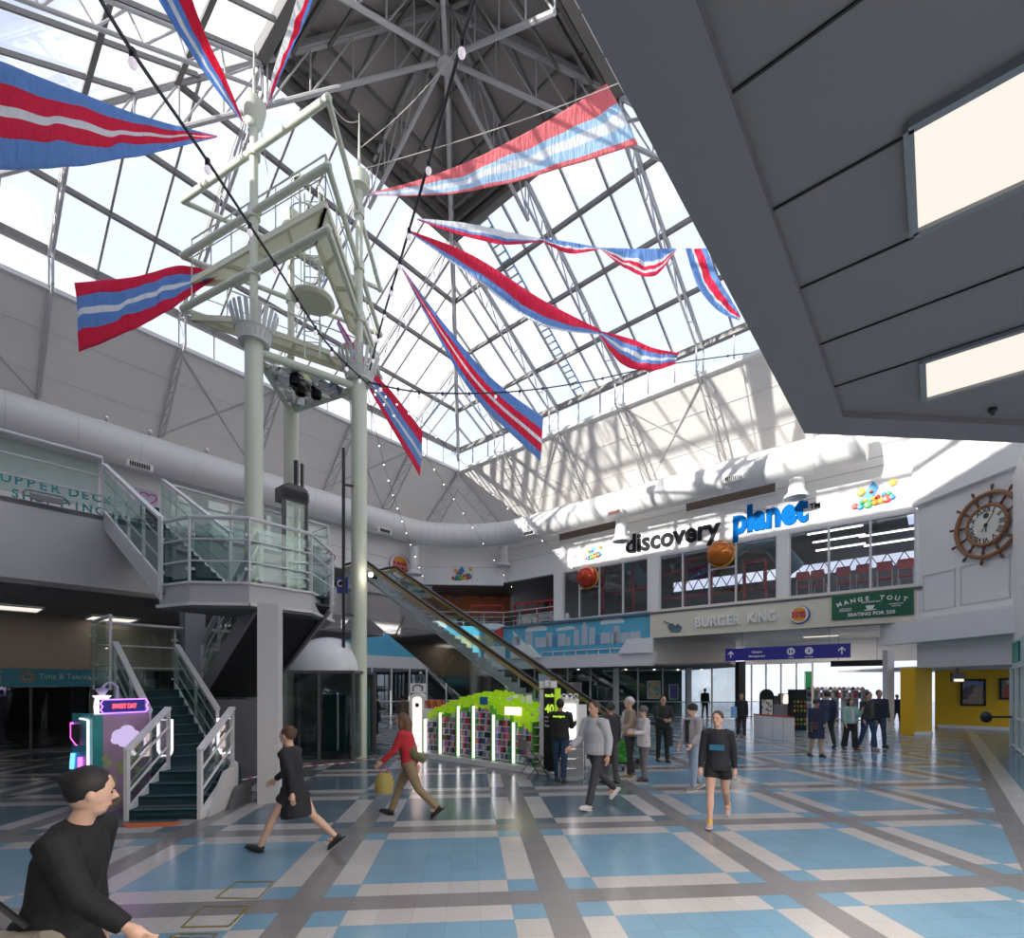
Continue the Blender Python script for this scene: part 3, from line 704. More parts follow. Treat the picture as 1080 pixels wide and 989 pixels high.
# ------------------------------------------------------------------ stair landing
LZ = 3.87
LP = [(-6.47, 9.22), (-5.70, 8.88), (-4.69, 8.97), (-3.96, 9.90), (-4.05, 11.3)]
pB = nv(10.9, 4.05); back = [(-4.6, 12.3), (-5.9, 11.9), (pB.x, pB.y)]
ld = thing('stair_landing', 'octagonal raised stair landing with grey edge on a square post', 'staircase', loc=(-5, 10.3, 0))
MB().prism(LP+back, 3.47, LZ-.02).build('landing_slab', mat('landing_grey', (.50, .49, .51), .45), ld, smooth=False)
MB().prism([(x*.97-.12, y*.985+.12) for x, y in LP+back], 3.42, 3.475).build('landing_soffit', dgrey, ld, smooth=False)
MB().prism([(x*.995-.02, y) for x, y in LP+back], LZ-.02, LZ).build('landing_carpet', carpet, ld, smooth=False)
e = MB()
for a, b_ in zip(LP[:-1], LP[1:]): e.beam(Vector((*a, 3.49)), Vector((*b_, 3.49)), .12, .05, (0, 0, 1)); e.beam(Vector((*a, LZ)), Vector((*b_, LZ)), .1, .04, (0, 0, 1))
e.build('edge_flange', greyw, ld, smooth=False)
pp = G(285, 845); e = MB().box(-.17, .17, -.17, .17, 0, 3.47, Matrix.Translation(pp) @ Matrix.Rotation(YAW+.15, 4, 'Z')); e.build('post', mat('post_white', (.60, .59, .60), .45), ld, smooth=False)
railing('landing_railing', 'glass and white metal railing round the octagonal stair landing', [Vector((*p, LZ)) for p in LP], 1.16, 2, 1.1)
railing('landing_railing', 'inner glass railing between the landing and the lift', [Vector((*p, LZ)) for p in [(-5.3, 11.9), (-4.6, 12.2), (-4.1, 11.5)]], 1.1, 2, 1.1)
def flight(name, label, p0, d, wdir, w_, z0, z1, run, steps, under=dgrey, rails=True, stringer=None, rail_lab=None, left=True, right=True, close=False):
    """p0 bottom corner, d uphill plan direction, wdir across; treads carpeted"""
    p0 = Vector((p0.x, p0.y, 0)); r = thing(name, label, 'staircase', loc=(p0.x, p0.y, z0)); rise = (z1-z0)/steps; go = run/steps
    t_ = MB(); ns = MB()
    for k in range(steps):
        a = p0+d*go*k; z = z0+rise*(k+1); q = [a, a+d*(go+.03), a+d*(go+.03)+wdir*w_, a+wdir*w_]
        t_.slab([Vector((p.x, p.y, z-.04)) for p in q], (0, 0, .04)); t_.slab([Vector((q[0].x, q[0].y, z-rise)), Vector((q[3].x, q[3].y, z-rise)), Vector((q[3].x, q[3].y, z)), Vector((q[0].x, q[0].y, z))], d*.03)
        ns.beam(a+Z_*(z+.006)+d*.02, a+wdir*w_+Z_*(z+.006)+d*.02, .04, .012, (0, 0, 1))
    t_.build('tread', carpet, r, smooth=False); ns.build('nosing', mat('nosing_teal', (.05, .16, .19), .5), r, smooth=False)
    e = p0+d*run
    for side, on in ((Vector(), left), (wdir*w_, right)):
        a = p0+side; b_ = e+side; st = MB(); hh = .30
        o = wdir*(.025 if side.length == 0 else -.025)
        lo = 0 if z0 > .1 else None
        st.slab([a+Z_*max(0, z0-hh*.9), b_+Z_*(z1-hh), b_+Z_*(z1+.12), a+Z_*(z0+.14)], wdir*(-.05 if side.length == 0 else .05))
        st.build('stringer', stringer or railm, r, smooth=False)
    un = MB(); un.slab([p0+Z_*max(0.02, z0-.18), p0+wdir*w_+Z_*max(0.02, z0-.18), e+wdir*w_+Z_*(z1-.2), e+Z_*(z1-.2)], (0, 0, .05)); un.build('underside', under, r, smooth=False)
    return r
# lower entrance steps heading straight away from the camera
pa = G(137, 865); pb_ = G(206, 862); w0 = (pb_-pa).length
e0 = Vector((-5.84, 7.62, 0)); 
flight('staircase', 'bottom steps of the teal carpeted stair, rising from the tiled floor', e0, J_, I_, 1.06, 0, .60, 1.05, 4)
pf = MB(); A1 = e0+J_*1.05; A2 = A1+I_*1.06; B1 = nv(10.4, 2.6); B2 = nv(10.4, 3.62)
pf.slab([Zp(A1, .0), Zp(A2, .0), Zp(A2+J_*.35, 0), Zp(B2, 0), Zp(B1, 0)], (0, 0, .6)); q = tag(pf.build('stair_platform', carpet, smooth=False), 'small wedge platform where the bottom steps turn', 'staircase')
e = MB(); e.slab([Zp(e0+I_*1.09+J_*.1, .0), Zp(A2+I_*.05, 0), Zp(A2+I_*.05, .7), Zp(A2+I_*.05-J_*.45, .62), Zp(e0+I_*1.09+J_*.1, .12)], I_*.05)
e.slab([Zp(A2+I_*.02, 0), Zp(B2+V_*.12, 0), Zp(B2+V_*.12, .75), Zp(A2+I_*.02, .7)], I_*.08); e.build('side_panel', mat('side_white', (.62, .61, .62), .4), q, smooth=False)
e = MB(); e.slab([Zp(A2+I_*.14-J_*.5, .0), Zp(A2+I_*.14+J_*.25, 0), Zp(A2+I_*.14+J_*.25, .35), Zp(A2+I_*.14-J_*.2, .33)], I_*.08); e.build('kick_plate', dgrey, q, smooth=False)
N1 = 12.7
flight('staircase', 'lower flight of the teal carpeted stair climbing to the back left', nv(10.4, 2.6), N_, V_, 1.02, .60, 1.95, N1-10.4, 8)
fl = MB(); fl.slab([nv(N1, 2.5, 1.75), nv(N1, 5.55, 1.75), nv(N1+1.5, 5.55, 1.75), nv(N1+1.5, 2.5, 1.75)], (0, 0, .2)); tag(fl.build('stair_landing', carpet, smooth=False), 'low half landing at the back of the stairs', 'staircase')
sp_ = mat('stringer_grey', (.27, .27, .29), .5)
flight('staircase', 'middle stair flight with black underside rising right to the landing', nv(N1, 4.15), -N_, V_, 1.35, 1.95, LZ, N1-9.6, 12, under=dark, stringer=sp_)
flight('staircase', 'upper flight of the teal carpeted stair from landing to upper deck', nv(10.75, 2.87), N_, V_, 1.12, LZ, DECK, 15-10.75, 13)
def slope_rail(label, a, b_, h=1.0, n=3, newel=True, gl=True, nw=.06):
    a = Vector(a); b_ = Vector(b_); r = thing('stair_railing', label, 'railing', loc=a); u = Z_*h
    MB().beam(a+u, b_+u, .10, .05, (0, 0, 1)).build('handrail', railm, r, smooth=False)
    q = MB(); ps = MB()
    for k in (1, 2): q.tube(a+u*k/3, b_+u*k/3, .02, 6)
    for k in range(n+1): p = a.lerp(b_, k/n); MB().beam(p-Z_*.1, p+u, .055, .03, (b_-a)).build('post', railm, r, smooth=False)
    q.build('rail_wire', railm, r)
    if gl: d_ = b_-a; d_.z = 0; o = Vector((-d_.y, d_.x, 0)).normalized()*.04; MB().slab([a+Z_*.12+o, b_+Z_*.12+o, b_+Z_*(h-.12)+o, a+Z_*(h-.12)+o], o*.2).build('glass_panel', rail_glass, r, smooth=False)
    if newel: MB().beam(a-Z_*.25, a+Z_*(h+.02), nw, nw).build('newel_post', railm, r, smooth=False)
    return r
slope_rail('left white handrail of the bottom steps', e0+Z_*.08, A1+Z_*.68, .98, 1)
slope_rail('right white handrail of the bottom steps', e0+I_*1.06+Z_*.08, A2+Z_*.68, .98, 1)
slope_rail('left white handrail of the lower stair flight', nv(10.4, 2.58, .68), nv(N1, 2.58, 2.0), .92, 2, False)
slope_rail('right white handrail of the lower stair flight', nv(10.4, 3.66, .68), nv(N1, 3.66, 2.0), .92, 2, False)
slope_rail('left white handrail of the upper stair flight', nv(10.75, 2.84, LZ+.1), nv(15, 2.84, DECK+.1), 1.12, 4)
slope_rail('right white handrail of the upper stair flight', nv(10.75, 4.02, LZ+.1), nv(15, 4.02, DECK+.1), 1.12, 4, False)
slope_rail('near white handrail of the middle stair flight', nv(N1, 4.15, 2.05), nv(9.7, 4.15, LZ+.1), .95, 3, False)
railing('landing_railing', 'tall glass screen railing behind the half landing', [nv(N1, 2.5, 1.95), nv(N1+1.5, 2.5, 1.95), nv(N1+1.5, 5.6, 1.95)], 1.5, 2, 1.4)
e = MB().box(-.22, .22, -.22, .22, 0, SOF, Matrix.Translation(Zp(P(203, 650, 12.6), 0)) @ Matrix.Rotation(YAW+R(45), 4, 'Z')); tag(e.build('square_column', mat('column_grey', (.30, .31, .35), .5), smooth=False), 'square grey column behind the stairs holding up the deck', 'column')
e = MB(); q = P(232, 740, 10.4); e.slab([Zp(P(222, 740, 10.2), 0), Zp(P(300, 740, 11.2), 0), Zp(P(300, 740, 11.2), 1.75), Zp(P(222, 740, 10.2), 1.75)], J_*.1)
tag(e.build('panel_wall', mat('dark_slate_panel', (.07, .075, .09), .5), smooth=False), 'dark grey panel enclosing the space under the middle flight', 'panel')
# ------------------------------------------------------------------ columns, frame and ship's mast rig
TA, TB, TC = Vector((-6.48, 12.62, 0)), Vector((-6.77, 15.4, 0)), Vector((-4.32, 14.2, 0)); TCN = (TA+TB+TC)/3
V1, V2, V3 = Vector((-9.1, 13.86, 0)), Vector((-4.19, 11.44, 0)), Vector((-4.45, 16.95, 0))
nm = {0: 'left front', 1: 'rear', 2: 'right'}
FT = 10.6
rig = []
for k, T in enumerate((TA, TB, TC)):
    c = thing('round_column', 'tall pale green round column of the mast tower, %s of three' % ('leftmost' if k == 0 else 'thinnest looking, the rear' if k == 1 else 'rightmost'), 'column', loc=T)
    MB().tube(T, T+Z_*FT, .215, 20).build('column_shaft', green_c, c)
    MB().tube(T+Z_*(FT+.3), T+Z_*16.3, .10, 14).build('upper_mast', green_c, c)
    MB().lathe([(.11, 0), (.2, .15), (.28, .5), (.28, .62), (.05, .66)] if k == 0 else [(.11, 0), (.26, .08), (.27, .45), (.05, .5)], T+Z_*16.0, 18).build('mast_cap', green_c, c)
    if k != 1:
        MB().tube(T+Z_*16.4, T+Z_*(18.2), .05, 8, r2=.01).build('spire', green_c, c)
        bk = MB()                                # slatted crow's nest basket
        for q in range(22):
            t_ = 2*math.pi*q/22; d_ = Vector((math.cos(t_), math.sin(t_), 0)); a = T+Z_*(FT+.02)+d_*.34; b_ = T+Z_*(FT+.78)+d_*.56
            bk.beam(a, b_, .095, .02, d_)
        bk.lathe([(.22, 0), (.36, 0), (.36, .06), (.22, .06)], T+Z_*FT, 24); bk.path([T+Z_*(FT+.3)+Vector((math.cos(t), math.sin(t), 0))*.44 for t in [2*math.pi*q/24 for q in range(24)]], .015, 5, closed=True)
        bk.build('slatted_basket', mat('basket_grey_white', (.62, .63, .60), .45), c)
tf = thing('tower_frame', 'triangular pale green frame tying the three round columns together', 'frame', loc=TCN+Z_*FT)
for a, b_ in ((TA, TB), (TB, TC), (TC, TA)): MB().tube(a+Z_*(FT-.15), b_+Z_*(FT-.15), .10, 14).build('tie_tube', green_c, tf)
fo = MB(); random.seed(3); rows = 14
def tri(a, b_, c, n, z, amp):
    vs = []; idx = {}
    for i in range(n+1):
        for j in range(n+1-i):
            u = i/n; v = j/n; p = a*(1-u-v)+b_*u+c*v; idx[i, j] = len(vs); vs.append(Vector((p.x+random.uniform(-amp, amp), p.y+random.uniform(-amp, amp), z+random.uniform(-amp, amp)*1.6)))
    fs = []
    for i in range(n):
        for j in range(n-i):
            fs.append((idx[i, j], idx[i+1, j], idx[i, j+1]))
            if i+j < n-1: fs.append((idx[i+1, j], idx[i+1, j+1], idx[i, j+1]))
    return vs, fs
sh = [TCN.lerp(x, .86) for x in (TA, TB, TC)]; vs, fs = tri(*sh, rows, FT-.22, .05); fo.add(vs, fs)
fo.build('crumpled_foil_panel', mat('crumpled_foil', (.85, .84, .80), .12, 1.), tf, smooth=False)
for q, (u, v) in enumerate(((.35, .3), (.3, .5), (.15, .3))):
    p = sh[0]*(1-u-v)+sh[1]*u+sh[2]*v; MB().lathe([(.14, 0), (.14, -.18), (.11, -.18), (.11, -.02)], p+Z_*(FT-.24), 14).build('downlight', dark, tf)
yardm = green_c
corner = {0: 'front', 1: 'left', 2: 'right'}
for lv, z in enumerate((15.4, 13.87, 12.42)):
    for (a, b_, lb_) in ((V1, V2, 'front'), (V1, V3, 'rear left'), (V2, V3, 'right')):
        d_ = (b_-a).normalized(); r = thing('yard_boom', '%s pale green horizontal boom of the mast tower, %s' % (lb_, ('top tier', 'middle tier', 'bottom tier')[lv]), 'boom', loc=(a+b_)/2+Z_*z)
        MB().tube(a+Z_*z, b_+Z_*z, .085 if lb_ == 'front' else .07, 14).build('boom_pipe', yardm, r)
        if lb_ != 'rear left': MB().ball(b_+Z_*z if lb_ == 'front' else b_+Z_*z, .10, 10).build('elbow_joint', yardm, r)
        T = {'front': TA, 'rear left': TB, 'right': TC}[lb_]; MB().tube(T+Z_*(z-.12), T+Z_*(z+.12), .15, 12).build('mast_collar', yardm, r)
# triangular gangway platform with rails
def grating():
    m = bpy.data.materials.new('open_grating'); m.use_nodes = True; t = m.node_tree; t.nodes.clear(); o = t.nodes.new('ShaderNodeOutputMaterial'); mx = t.nodes.new('ShaderNodeMixShader'); m2 = t.nodes.new('ShaderNodeMixShader')
    tr = t.nodes.new('ShaderNodeBsdfTransparent'); d = t.nodes.new('ShaderNodeBsdfDiffuse'); tl = t.nodes.new('ShaderNodeBsdfTranslucent'); d.inputs[0].default_value = tl.inputs[0].default_value = (.80, .79, .66, 1); mx.inputs[0].default_value = .6
    tc = t.nodes.new('ShaderNodeTexCoord'); v = t.nodes.new('ShaderNodeTexVoronoi'); v.inputs['Randomness'].default_value = 0; v.inputs['Scale'].default_value = 14; c = t.nodes.new('ShaderNodeMath'); c.operation = 'GREATER_THAN'; c.inputs[1].default_value = .30
    t.links.new(tc.outputs['Object'], v.inputs['Vector']); t.links.new(v.outputs['Distance'], c.inputs[0]); t.links.new(d.outputs[0], mx.inputs[1]); t.links.new(tl.outputs[0], mx.inputs[2]); t.links.new(c.outputs[0], m2.inputs[0]); t.links.new(tr.outputs[0], m2.inputs[1]); t.links.new(mx.outputs[0], m2.inputs[2]); t.links.new(m2.outputs[0], o.inputs[0]); return m
PZ = 13.25
def inset(k): return [TCN.lerp(x, k) for x in (V1, V2, V3)]
og, ig = inset(.92), inset(.56)
mesh_floor = grating()
for k, lb_ in ((0, 'front'), (1, 'right'), (2, 'rear left')):
    a, b_ = og[k], og[(k+1) % 3]; c, d_ = ig[(k+1) % 3], ig[k]; z_ = PZ-(0 if k != 2 else 1.0)
    r = thing('mast_gangway', '%s cream gangway platform of the mast tower with thin guard rails' % lb_, 'platform', loc=(a+b_)/2+Z_*z_)
    MB().slab([p+Z_*z_ for p in (a, b_, c, d_)], (0, 0, .03)).build('deck_plate', mesh_floor, r, smooth=False)
    e = MB()
    for p, q in ((a, b_), (b_, c), (c, d_), (d_, a)): e.beam(p+Z_*(z_-.06), q+Z_*(z_-.06), .07, .16, (0, 0, 1))
    for t_ in (.25, .5, .75): e.beam(a.lerp(b_, t_)+Z_*(z_-.05), d_.lerp(c, t_)+Z_*(z_-.05), .06, .1, (0, 0, 1))
    e.build('platform_beam', mat('olive_cream_steel', (.68, .67, .52), .5), r, smooth=False)
    g = MB(); g.tube(a+Z_*(z_+1.1), b_+Z_*(z_+1.1), .022, 6); g.tube(a+Z_*(z_+.6), b_+Z_*(z_+.6), .014, 6)
    for t_ in range(7): p = a.lerp(b_, t_/6); g.tube(p+Z_*z_, p+Z_*(z_+1.1), .016, 6)
    g.build('guard_rail', green_c, r)
# ladder cage and lookout disc inside the tower
r = thing('mast_ladder', 'caged white ladder climbing inside the mast tower', 'ladder', loc=TCN+Z_*FT)
lc = TCN+Vector((.5, -.6, 0)); e = MB()
for s_ in (-.2, .2): e.tube(lc+I_*s_+Z_*10.8, lc+I_*s_+Z_*15.2, .022, 6)
for k in range(15): e.tube(lc-I_*.2+Z_*(10.95+k*.29), lc+I_*.2+Z_*(10.95+k*.29), .014, 6)
e.build('ladder_rungs', green_c, r); e = MB()
for z_ in (12.2, 12.9, 13.6, 14.3, 15.0): e.path([lc+Z_*z_+Vector((math.cos(t)*.42, -.3+math.sin(t)*.42, 0)) for t in [2*math.pi*q/20 for q in range(20)]], .016, 6, closed=True)
for q in range(7): t_ = math.pi+math.pi*q/6; o = Vector((math.cos(t_)*.42, -.3+math.sin(t_)*.42, 0)); e.tube(lc+o+Z_*12.0, lc+o+Z_*15.1, .012, 5)
e.build('safety_cage', green_c, r)
dc = P(331, 318, 13.0); tag(MB().lathe([(.05, .1), (.5, .06), (.52, 0), (.45, -.06), (.05, -.05)], dc, 24).build('lookout_disc', mat('olive_cream_steel', (0, 0, 0)), ), 'round pale lookout disc below the gangways of the mast tower', 'platform')
# rigging
rg = mat('white_rope', (.62, .58, .50), .7); k = 0
for a, b_, lab in ((TC+Z_*17.2, hub+Vector((.6, -.6, -.2)), 'pale rope from the right mast spire up to the roof hub'), (TC+Z_*16.6, nv(4.5, 14.0, 19.5), 'pale rope from the right mast to the roof trusses'), (TA+Z_*17.6, nv(EN-6, 8, 20.2), 'pale rope from the left mast spire to the left roof'), (V2+Z_*15.4, TC+Z_*18, 'short stay from the front boom corner to the right spire')):
    tag(MB().path([a.lerp(b_, t_/12)-Z_*(.25*math.sin(math.pi*t_/12)) for t_ in range(13)], .012, 5).build('rigging_rope', rg), lab, 'rope')
# ------------------------------------------------------------------ passenger lift
lc = TCN+Vector((.05, -.2, 0))
lf = thing('passenger_lift', 'dark framed glass lift car between the round columns at deck level', 'lift', loc=(-6.15, 13.5, 4.9))
e = MB(); cx_, cy_ = -6.15, 13.9; rr = .42
def lpt(a, b_, z): return Vector((cx_, cy_, z))+V_*a+N_*-b_
e.beam(lpt(-.30, .3, 4.6), lpt(-.30, .3, 7.3), .07, .1); e.beam(lpt(.30, .3, 4.6), lpt(.30, .3, 7.3), .09, .12); e.slab([lpt(-.34, .36, 7.05), lpt(.34, .36, 7.05), lpt(.34, .36, 7.42), lpt(.2, .36, 7.5), lpt(-.2, .36, 7.5), lpt(-.34, .36, 7.42)], N_*.5)
e.slab([lpt(-.34, .36, 4.5), lpt(.34, .36, 4.5), lpt(.34, .36, 4.62), lpt(-.34, .36, 4.62)], N_*.5); e.build('car_frame', dgrey, lf, smooth=False)
MB().slab([lpt(-.34, .33, 4.62), lpt(.34, .33, 4.62), lpt(.34, .33, 7.05), lpt(-.34, .33, 7.05)], N_*.02).build('car_door', rail_glass, lf, smooth=False)
MB().slab([lpt(-.34, .3, 4.62), lpt(.34, .3, 4.62), lpt(.34, .3, 7.05), lpt(-.34, .3, 7.05)], N_*.9).v
e = MB()
for k in range(6): e.beam(lpt(-.36, .40, 7.1+k*.045), lpt(.36, .40, 7.1+k*.045), .02, .02)
e.build('door_gear', dark, lf, smooth=False)
e = MB().beam(Vector((-6.4, 14.9, 0)), Vector((-6.4, 14.9, 8.7)), .1, .1); e.beam(Vector((-6.22, 14.9, 0)), Vector((-6.22, 14.9, 8.6)), .1, .06)
tag(e.build('guide_rail', mat('guide_dark', (.06, .06, .065), .4, .5), smooth=False), 'dark vertical guide rail behind the lift car', 'rail')
e = MB().beam(Vector((-4.66, 13.9, 2.5)), Vector((-4.66, 13.9, 8.6)), .07, .07)
for z_ in (4.0, 7.6): e.beam(Vector((-4.66, 13.9, z_)), Vector((-4.4, 14.05, z_)), .05, .05)
tag(e.build('guide_rail', COL.objects['guide_rail'].data.materials[0], smooth=False), 'dark brown vertical guide rail beside the right round column', 'rail')
# glazed lift enclosure at the floor with a white dome
en = thing('lift_enclosure', 'glass lift enclosure with dark frame standing at the foot of the columns', 'lift', loc=(-5.2, 13.8, 0))
x0, x1, y0_, y1_ = -6.3, -4.2, 13.3, 15.3; H_ = 2.42
e = MB()
for x_, y_ in ((x0, y0_), (x1, y0_), (x1, y1_), (x0, y1_), (-5.1, y0_)): e.box(x_-.035, x_+.035, y_-.035, y_+.035, 0, H_)
e.box(x0, x1, y0_-.04, y0_+.04, H_-.06, H_+.02).box(x1-.04, x1+.04, y0_, y1_, H_-.06, H_+.02).box(x0, x1, y0_-.04, y0_+.04, 0, .08); e.build('enclosure_frame', dgrey, en, smooth=False)
g = MB().box(x0, x1, y0_-.01, y0_+.01, .08, H_-.06).box(x1-.01, x1+.01, y0_, y1_, .08, H_-.06); g.build('glass_panel', shop_glass, en, smooth=False)
e = MB()
for k, x_ in enumerate((-4.72, -4.35)): e.tube((x_, 13.6, .3), (x_, 13.6, 1.85), .03, 8)
e.build('door_handle', chrome, en)
MB().box(-5.35, -4.05, 14.3, 14.35, .1, 1.95).build('inner_door', mat('teal_glass_door', (.02, .12, .11), .2), en, smooth=False)
MB().box(-6.2, -4.1, 15.1, 15.2, 0, 2.4).build('back_panel', dgrey, en, smooth=False)
dm = MB(); pr = [(1.06*math.cos(t), .98*math.sin(t)) for t in [math.pi/2*k/14 for k in range(15)]]; pr[-1] = (.001, .98)
dm.lathe(pr, (-5.25, 14.4, 2.44), 36); tag(dm.build('white_dome', mat('glossy_white_dome', (.74, .75, .78), .2)), 'glossy white dome on top of the glass lift enclosure', 'dome')
# hazard tape
def tape(label, pts, c1, c2, w_=.07):
    r = thing('barrier_tape', label, 'tape', loc=pts[0]); A = MB(); B = MB()
    for a, b_ in zip(pts[:-1], pts[1:]):
        a = Vector(a); b_ = Vector(b_); n = max(1, int((b_-a).length/.14))
        for k in range(n): (A if k % 2 else B).beam(a.lerp(b_, k/n), a.lerp(b_, (k+1)/n), .01, w_, (b_-a).cross(Z_))
    A.build('tape_stripe', mat('tape_'+c1[0], c1[1], .4), r, smooth=False); B.build('tape_band', mat('tape_'+c2[0], c2[1], .4), r, smooth=False)
tape('red and white striped tape along the floor by the lift enclosure', [Vector((-5.0, 9.3, .3)), Vector((-4.75, 11.6, .18)), Vector((-3.95, 12.6, .12))], ('red', (.6, .03, .04)), ('white', (.8, .8, .8)))
tape('yellow and black striped tape from the lift enclosure to the kiosk', [Vector((-3.95, 12.9, .12)), Vector((-3.4, 13.9, .06)), Vector((-2.0, 14.3, .05))], ('yellow', (.7, .5, .02)), ('black', (.03, .03, .03)))
# candy floss machine
cm = thing('candy_machine', 'lilac candy floss vending machine with neon trim beside the stairs', 'vending machine', loc=(-6.5, 8.4, 0))
k0 = Vector((-6.75, 8.05, 0)); fd = Vector((-.9, .436, 0)).normalized(); sd = Vector((.436, .9, 0)).normalized(); H_ = 1.58
k0 = P(99, 722, 7.95); k0.z = 0
MB().slab([k0, k0+fd*.62, k0+fd*.62+sd*.85, k0+sd*.85], (0, 0, H_)).build('cabinet', mat('lilac_panel', (.42, .26, .40), .4), cm, smooth=False)
tl_ = mat('candy_teal', (.03, .30, .30), .4)
e = MB().slab([k0-fd*.005-sd*.02, k0+fd*.62-sd*.02, k0+fd*.62-sd*.02+Z_*(H_+.02), k0-fd*.005-sd*.02+Z_*(H_+.02)], sd*.0199)
e.slab([k0-fd*.01, k0+sd*.12-fd*.01, k0+sd*.12-fd*.01+Z_*H_, k0-fd*.01+Z_*H_], fd*.009); e.build('front_trim', tl_, cm, smooth=False)
neon_p = emis('neon_pink', (1, .12, .8), 1.6); neon_w = emis('neon_white', (1, .8, .95), 1.3); neon_b = emis('neon_blue', (.1, .35, 1), 1.6); neon_v = emis('neon_violet', (.35, .15, 1), 1.8)
fo_ = -sd*.05
def fp(a, z): return k0+fd*a+fo_+Z_*z
MB().path([fp(.06, .25), fp(.06, 1.5), fp(.3, 1.52)], .016, 6).build('neon_strip', neon_w, cm); MB().path([fp(.56, 1.45), fp(.56, 1.2), fp(.4, 1.1)], .02, 6).path([fp(.3, .9), fp(.3, .3)], .03, 6).build('neon_strip', neon_p, cm); MB().path([fp(.52, .95), fp(.56, .7)], .03, 6).build('neon_strip', neon_b, cm)
MB().slab([fp(.3, 1.1), fp(.55, 1.1), fp(.55, 1.42), fp(.3, 1.42)], fo_*.3).build('screen', dark, cm, smooth=False)
so_ = -fd*.012
sM = Matrix(((sd.x, 0, -fd.x, k0.x+.0), (sd.y, 0, -fd.y, k0.y), (0, 1, 0, 0), (0, 0, 0, 1)))
e = MB()
for a, z, r_ in ((.35, 1.22, .11), (.46, 1.27, .12), (.56, 1.2, .1), (.42, 1.13, .1), (.52, 1.1, .08), (.3, 1.16, .07)): e.add(*(lambda q: (q.v, q.f))(MB().lathe([(r_, 0), (r_, .015), (.001, .016)], (0, 0, 0), 18)), sM @ Matrix.Translation((a, z, .004)))
e.build('candy_floss_picture', emis('floss_glow', (.75, .62, 1), .45), cm)
MB().add(*(lambda q: (q.v, q.f))(MB().box(-.03, .03, -.11, .0, 0, .02)), sM @ Matrix.Translation((.56, 1.08, .02)) @ Matrix.Rotation(.6, 4, 'Z')).build('stick_picture', mat('stick_yellow', (.8, .6, .1), .5), cm, smooth=False)
limec = mat('lettering_lime', (.40, .42, .18), .5); e = MB()
for ch, a, z, rt in (('S', .14, .72, .3), ('W', .42, .76, -.2), ('E', .36, .58, .35), ('E', .18, .36, 0), ('T', .5, .5, -.3), ('D', .2, .08, .1), ('A', .42, .26, .3), ('Y', .6, .12, -.2)):
    t = text_mb(ch, None, .2, .008, .06); e.add(t.v, t.f, sM @ Matrix.Translation((a, z, .004)) @ Matrix.Rotation(rt, 4, 'Z'))
e.build('lettering', limec, cm, smooth=False)
hb = k0+sd*.12+Z_*(H_+.02); e = MB().slab([hb, hb+sd*.62, hb+sd*.62+Z_*.22, hb+Z_*.22], fd*.1); e.build('header_board', mat('header_blue', (.03, .03, .25), .4), cm, smooth=False)
hM = Matrix(((sd.x, 0, -fd.x, hb.x), (sd.y, 0, -fd.y, hb.y), (0, 1, 0, hb.z), (0, 0, 0, 1)))
t = text_mb('SWEET DAY', .36, .08, .01, .04); MB().add(t.v, t.f, hM @ Matrix.Translation((.13, .07, .005))).build('lettering', emis('neon_red', (1, .08, .12), 1.3), cm, smooth=False)
MB().path([hM @ Vector(p) for p in ((0, .0, .02), (.62, 0, .02), (.66, .06, .02), (.63, .11, .02), (.66, .16, .02), (.62, .22, .02), (0, .22, .02), (-.04, .16, .02), (-.01, .11, .02), (-.04, .06, .02))], .012, 6, closed=True).build('neon_strip', neon_v, cm)
tpn = k0+fd*.3+sd*.25+Z_*H_; MB().lathe([(.1, 0), (.11, .12), (.09, .26), (.13, .3), (.03, .31)], tpn, 10).build('figure_topper', emis('topper_glow', (1, .85, .95), .8), cm)
MB().path([tpn+Z_*.3, tpn+Z_*.42, tpn+Z_*.5+sd*.06, tpn+Z_*.52+sd*.13, tpn+Z_*.45+sd*.22, tpn+sd*.24], .022, 8).lathe([(.03, 0), (.08, .08), (.09, .12), (.03, .13)], tpn+Z_*.3, 10).build('topper_lamp_arm', mat('lilac_arm', (.45, .42, .60), .4), cm)
# glowing rounded mirrors leaning by the stair foot
for (px, py, d_, lab) in ((174, 778, 8.9, 'left of the bottom steps'), (237, 776, 9.2, 'right of the bottom steps')):
    c = P(px, py, d_); r = thing('light_loop', 'rounded white neon light loop standing '+lab, 'light', loc=(c.x, c.y, 0)); w2, h2 = .12, .32
    MB().path([c+I_*x+Z_*z for x, z in ((-w2, h2), (w2, h2), (w2, -h2+.1), (w2-.06, -h2), (-w2+.06, -h2), (-w2, -h2+.1))], .018, 6, closed=True).build('light_tube', neon_w, r)
    MB().box(-w2, w2, -.01, .01, -h2, h2, Matrix.Translation(c+J_*.03) @ Matrix.Rotation(YAW, 4, 'Z')).build('backing_plate', mirror, r, smooth=False); MB().tube(Vector((c.x, c.y, 0)), c-Z_*h2, .03).build('stand', chrome, r)
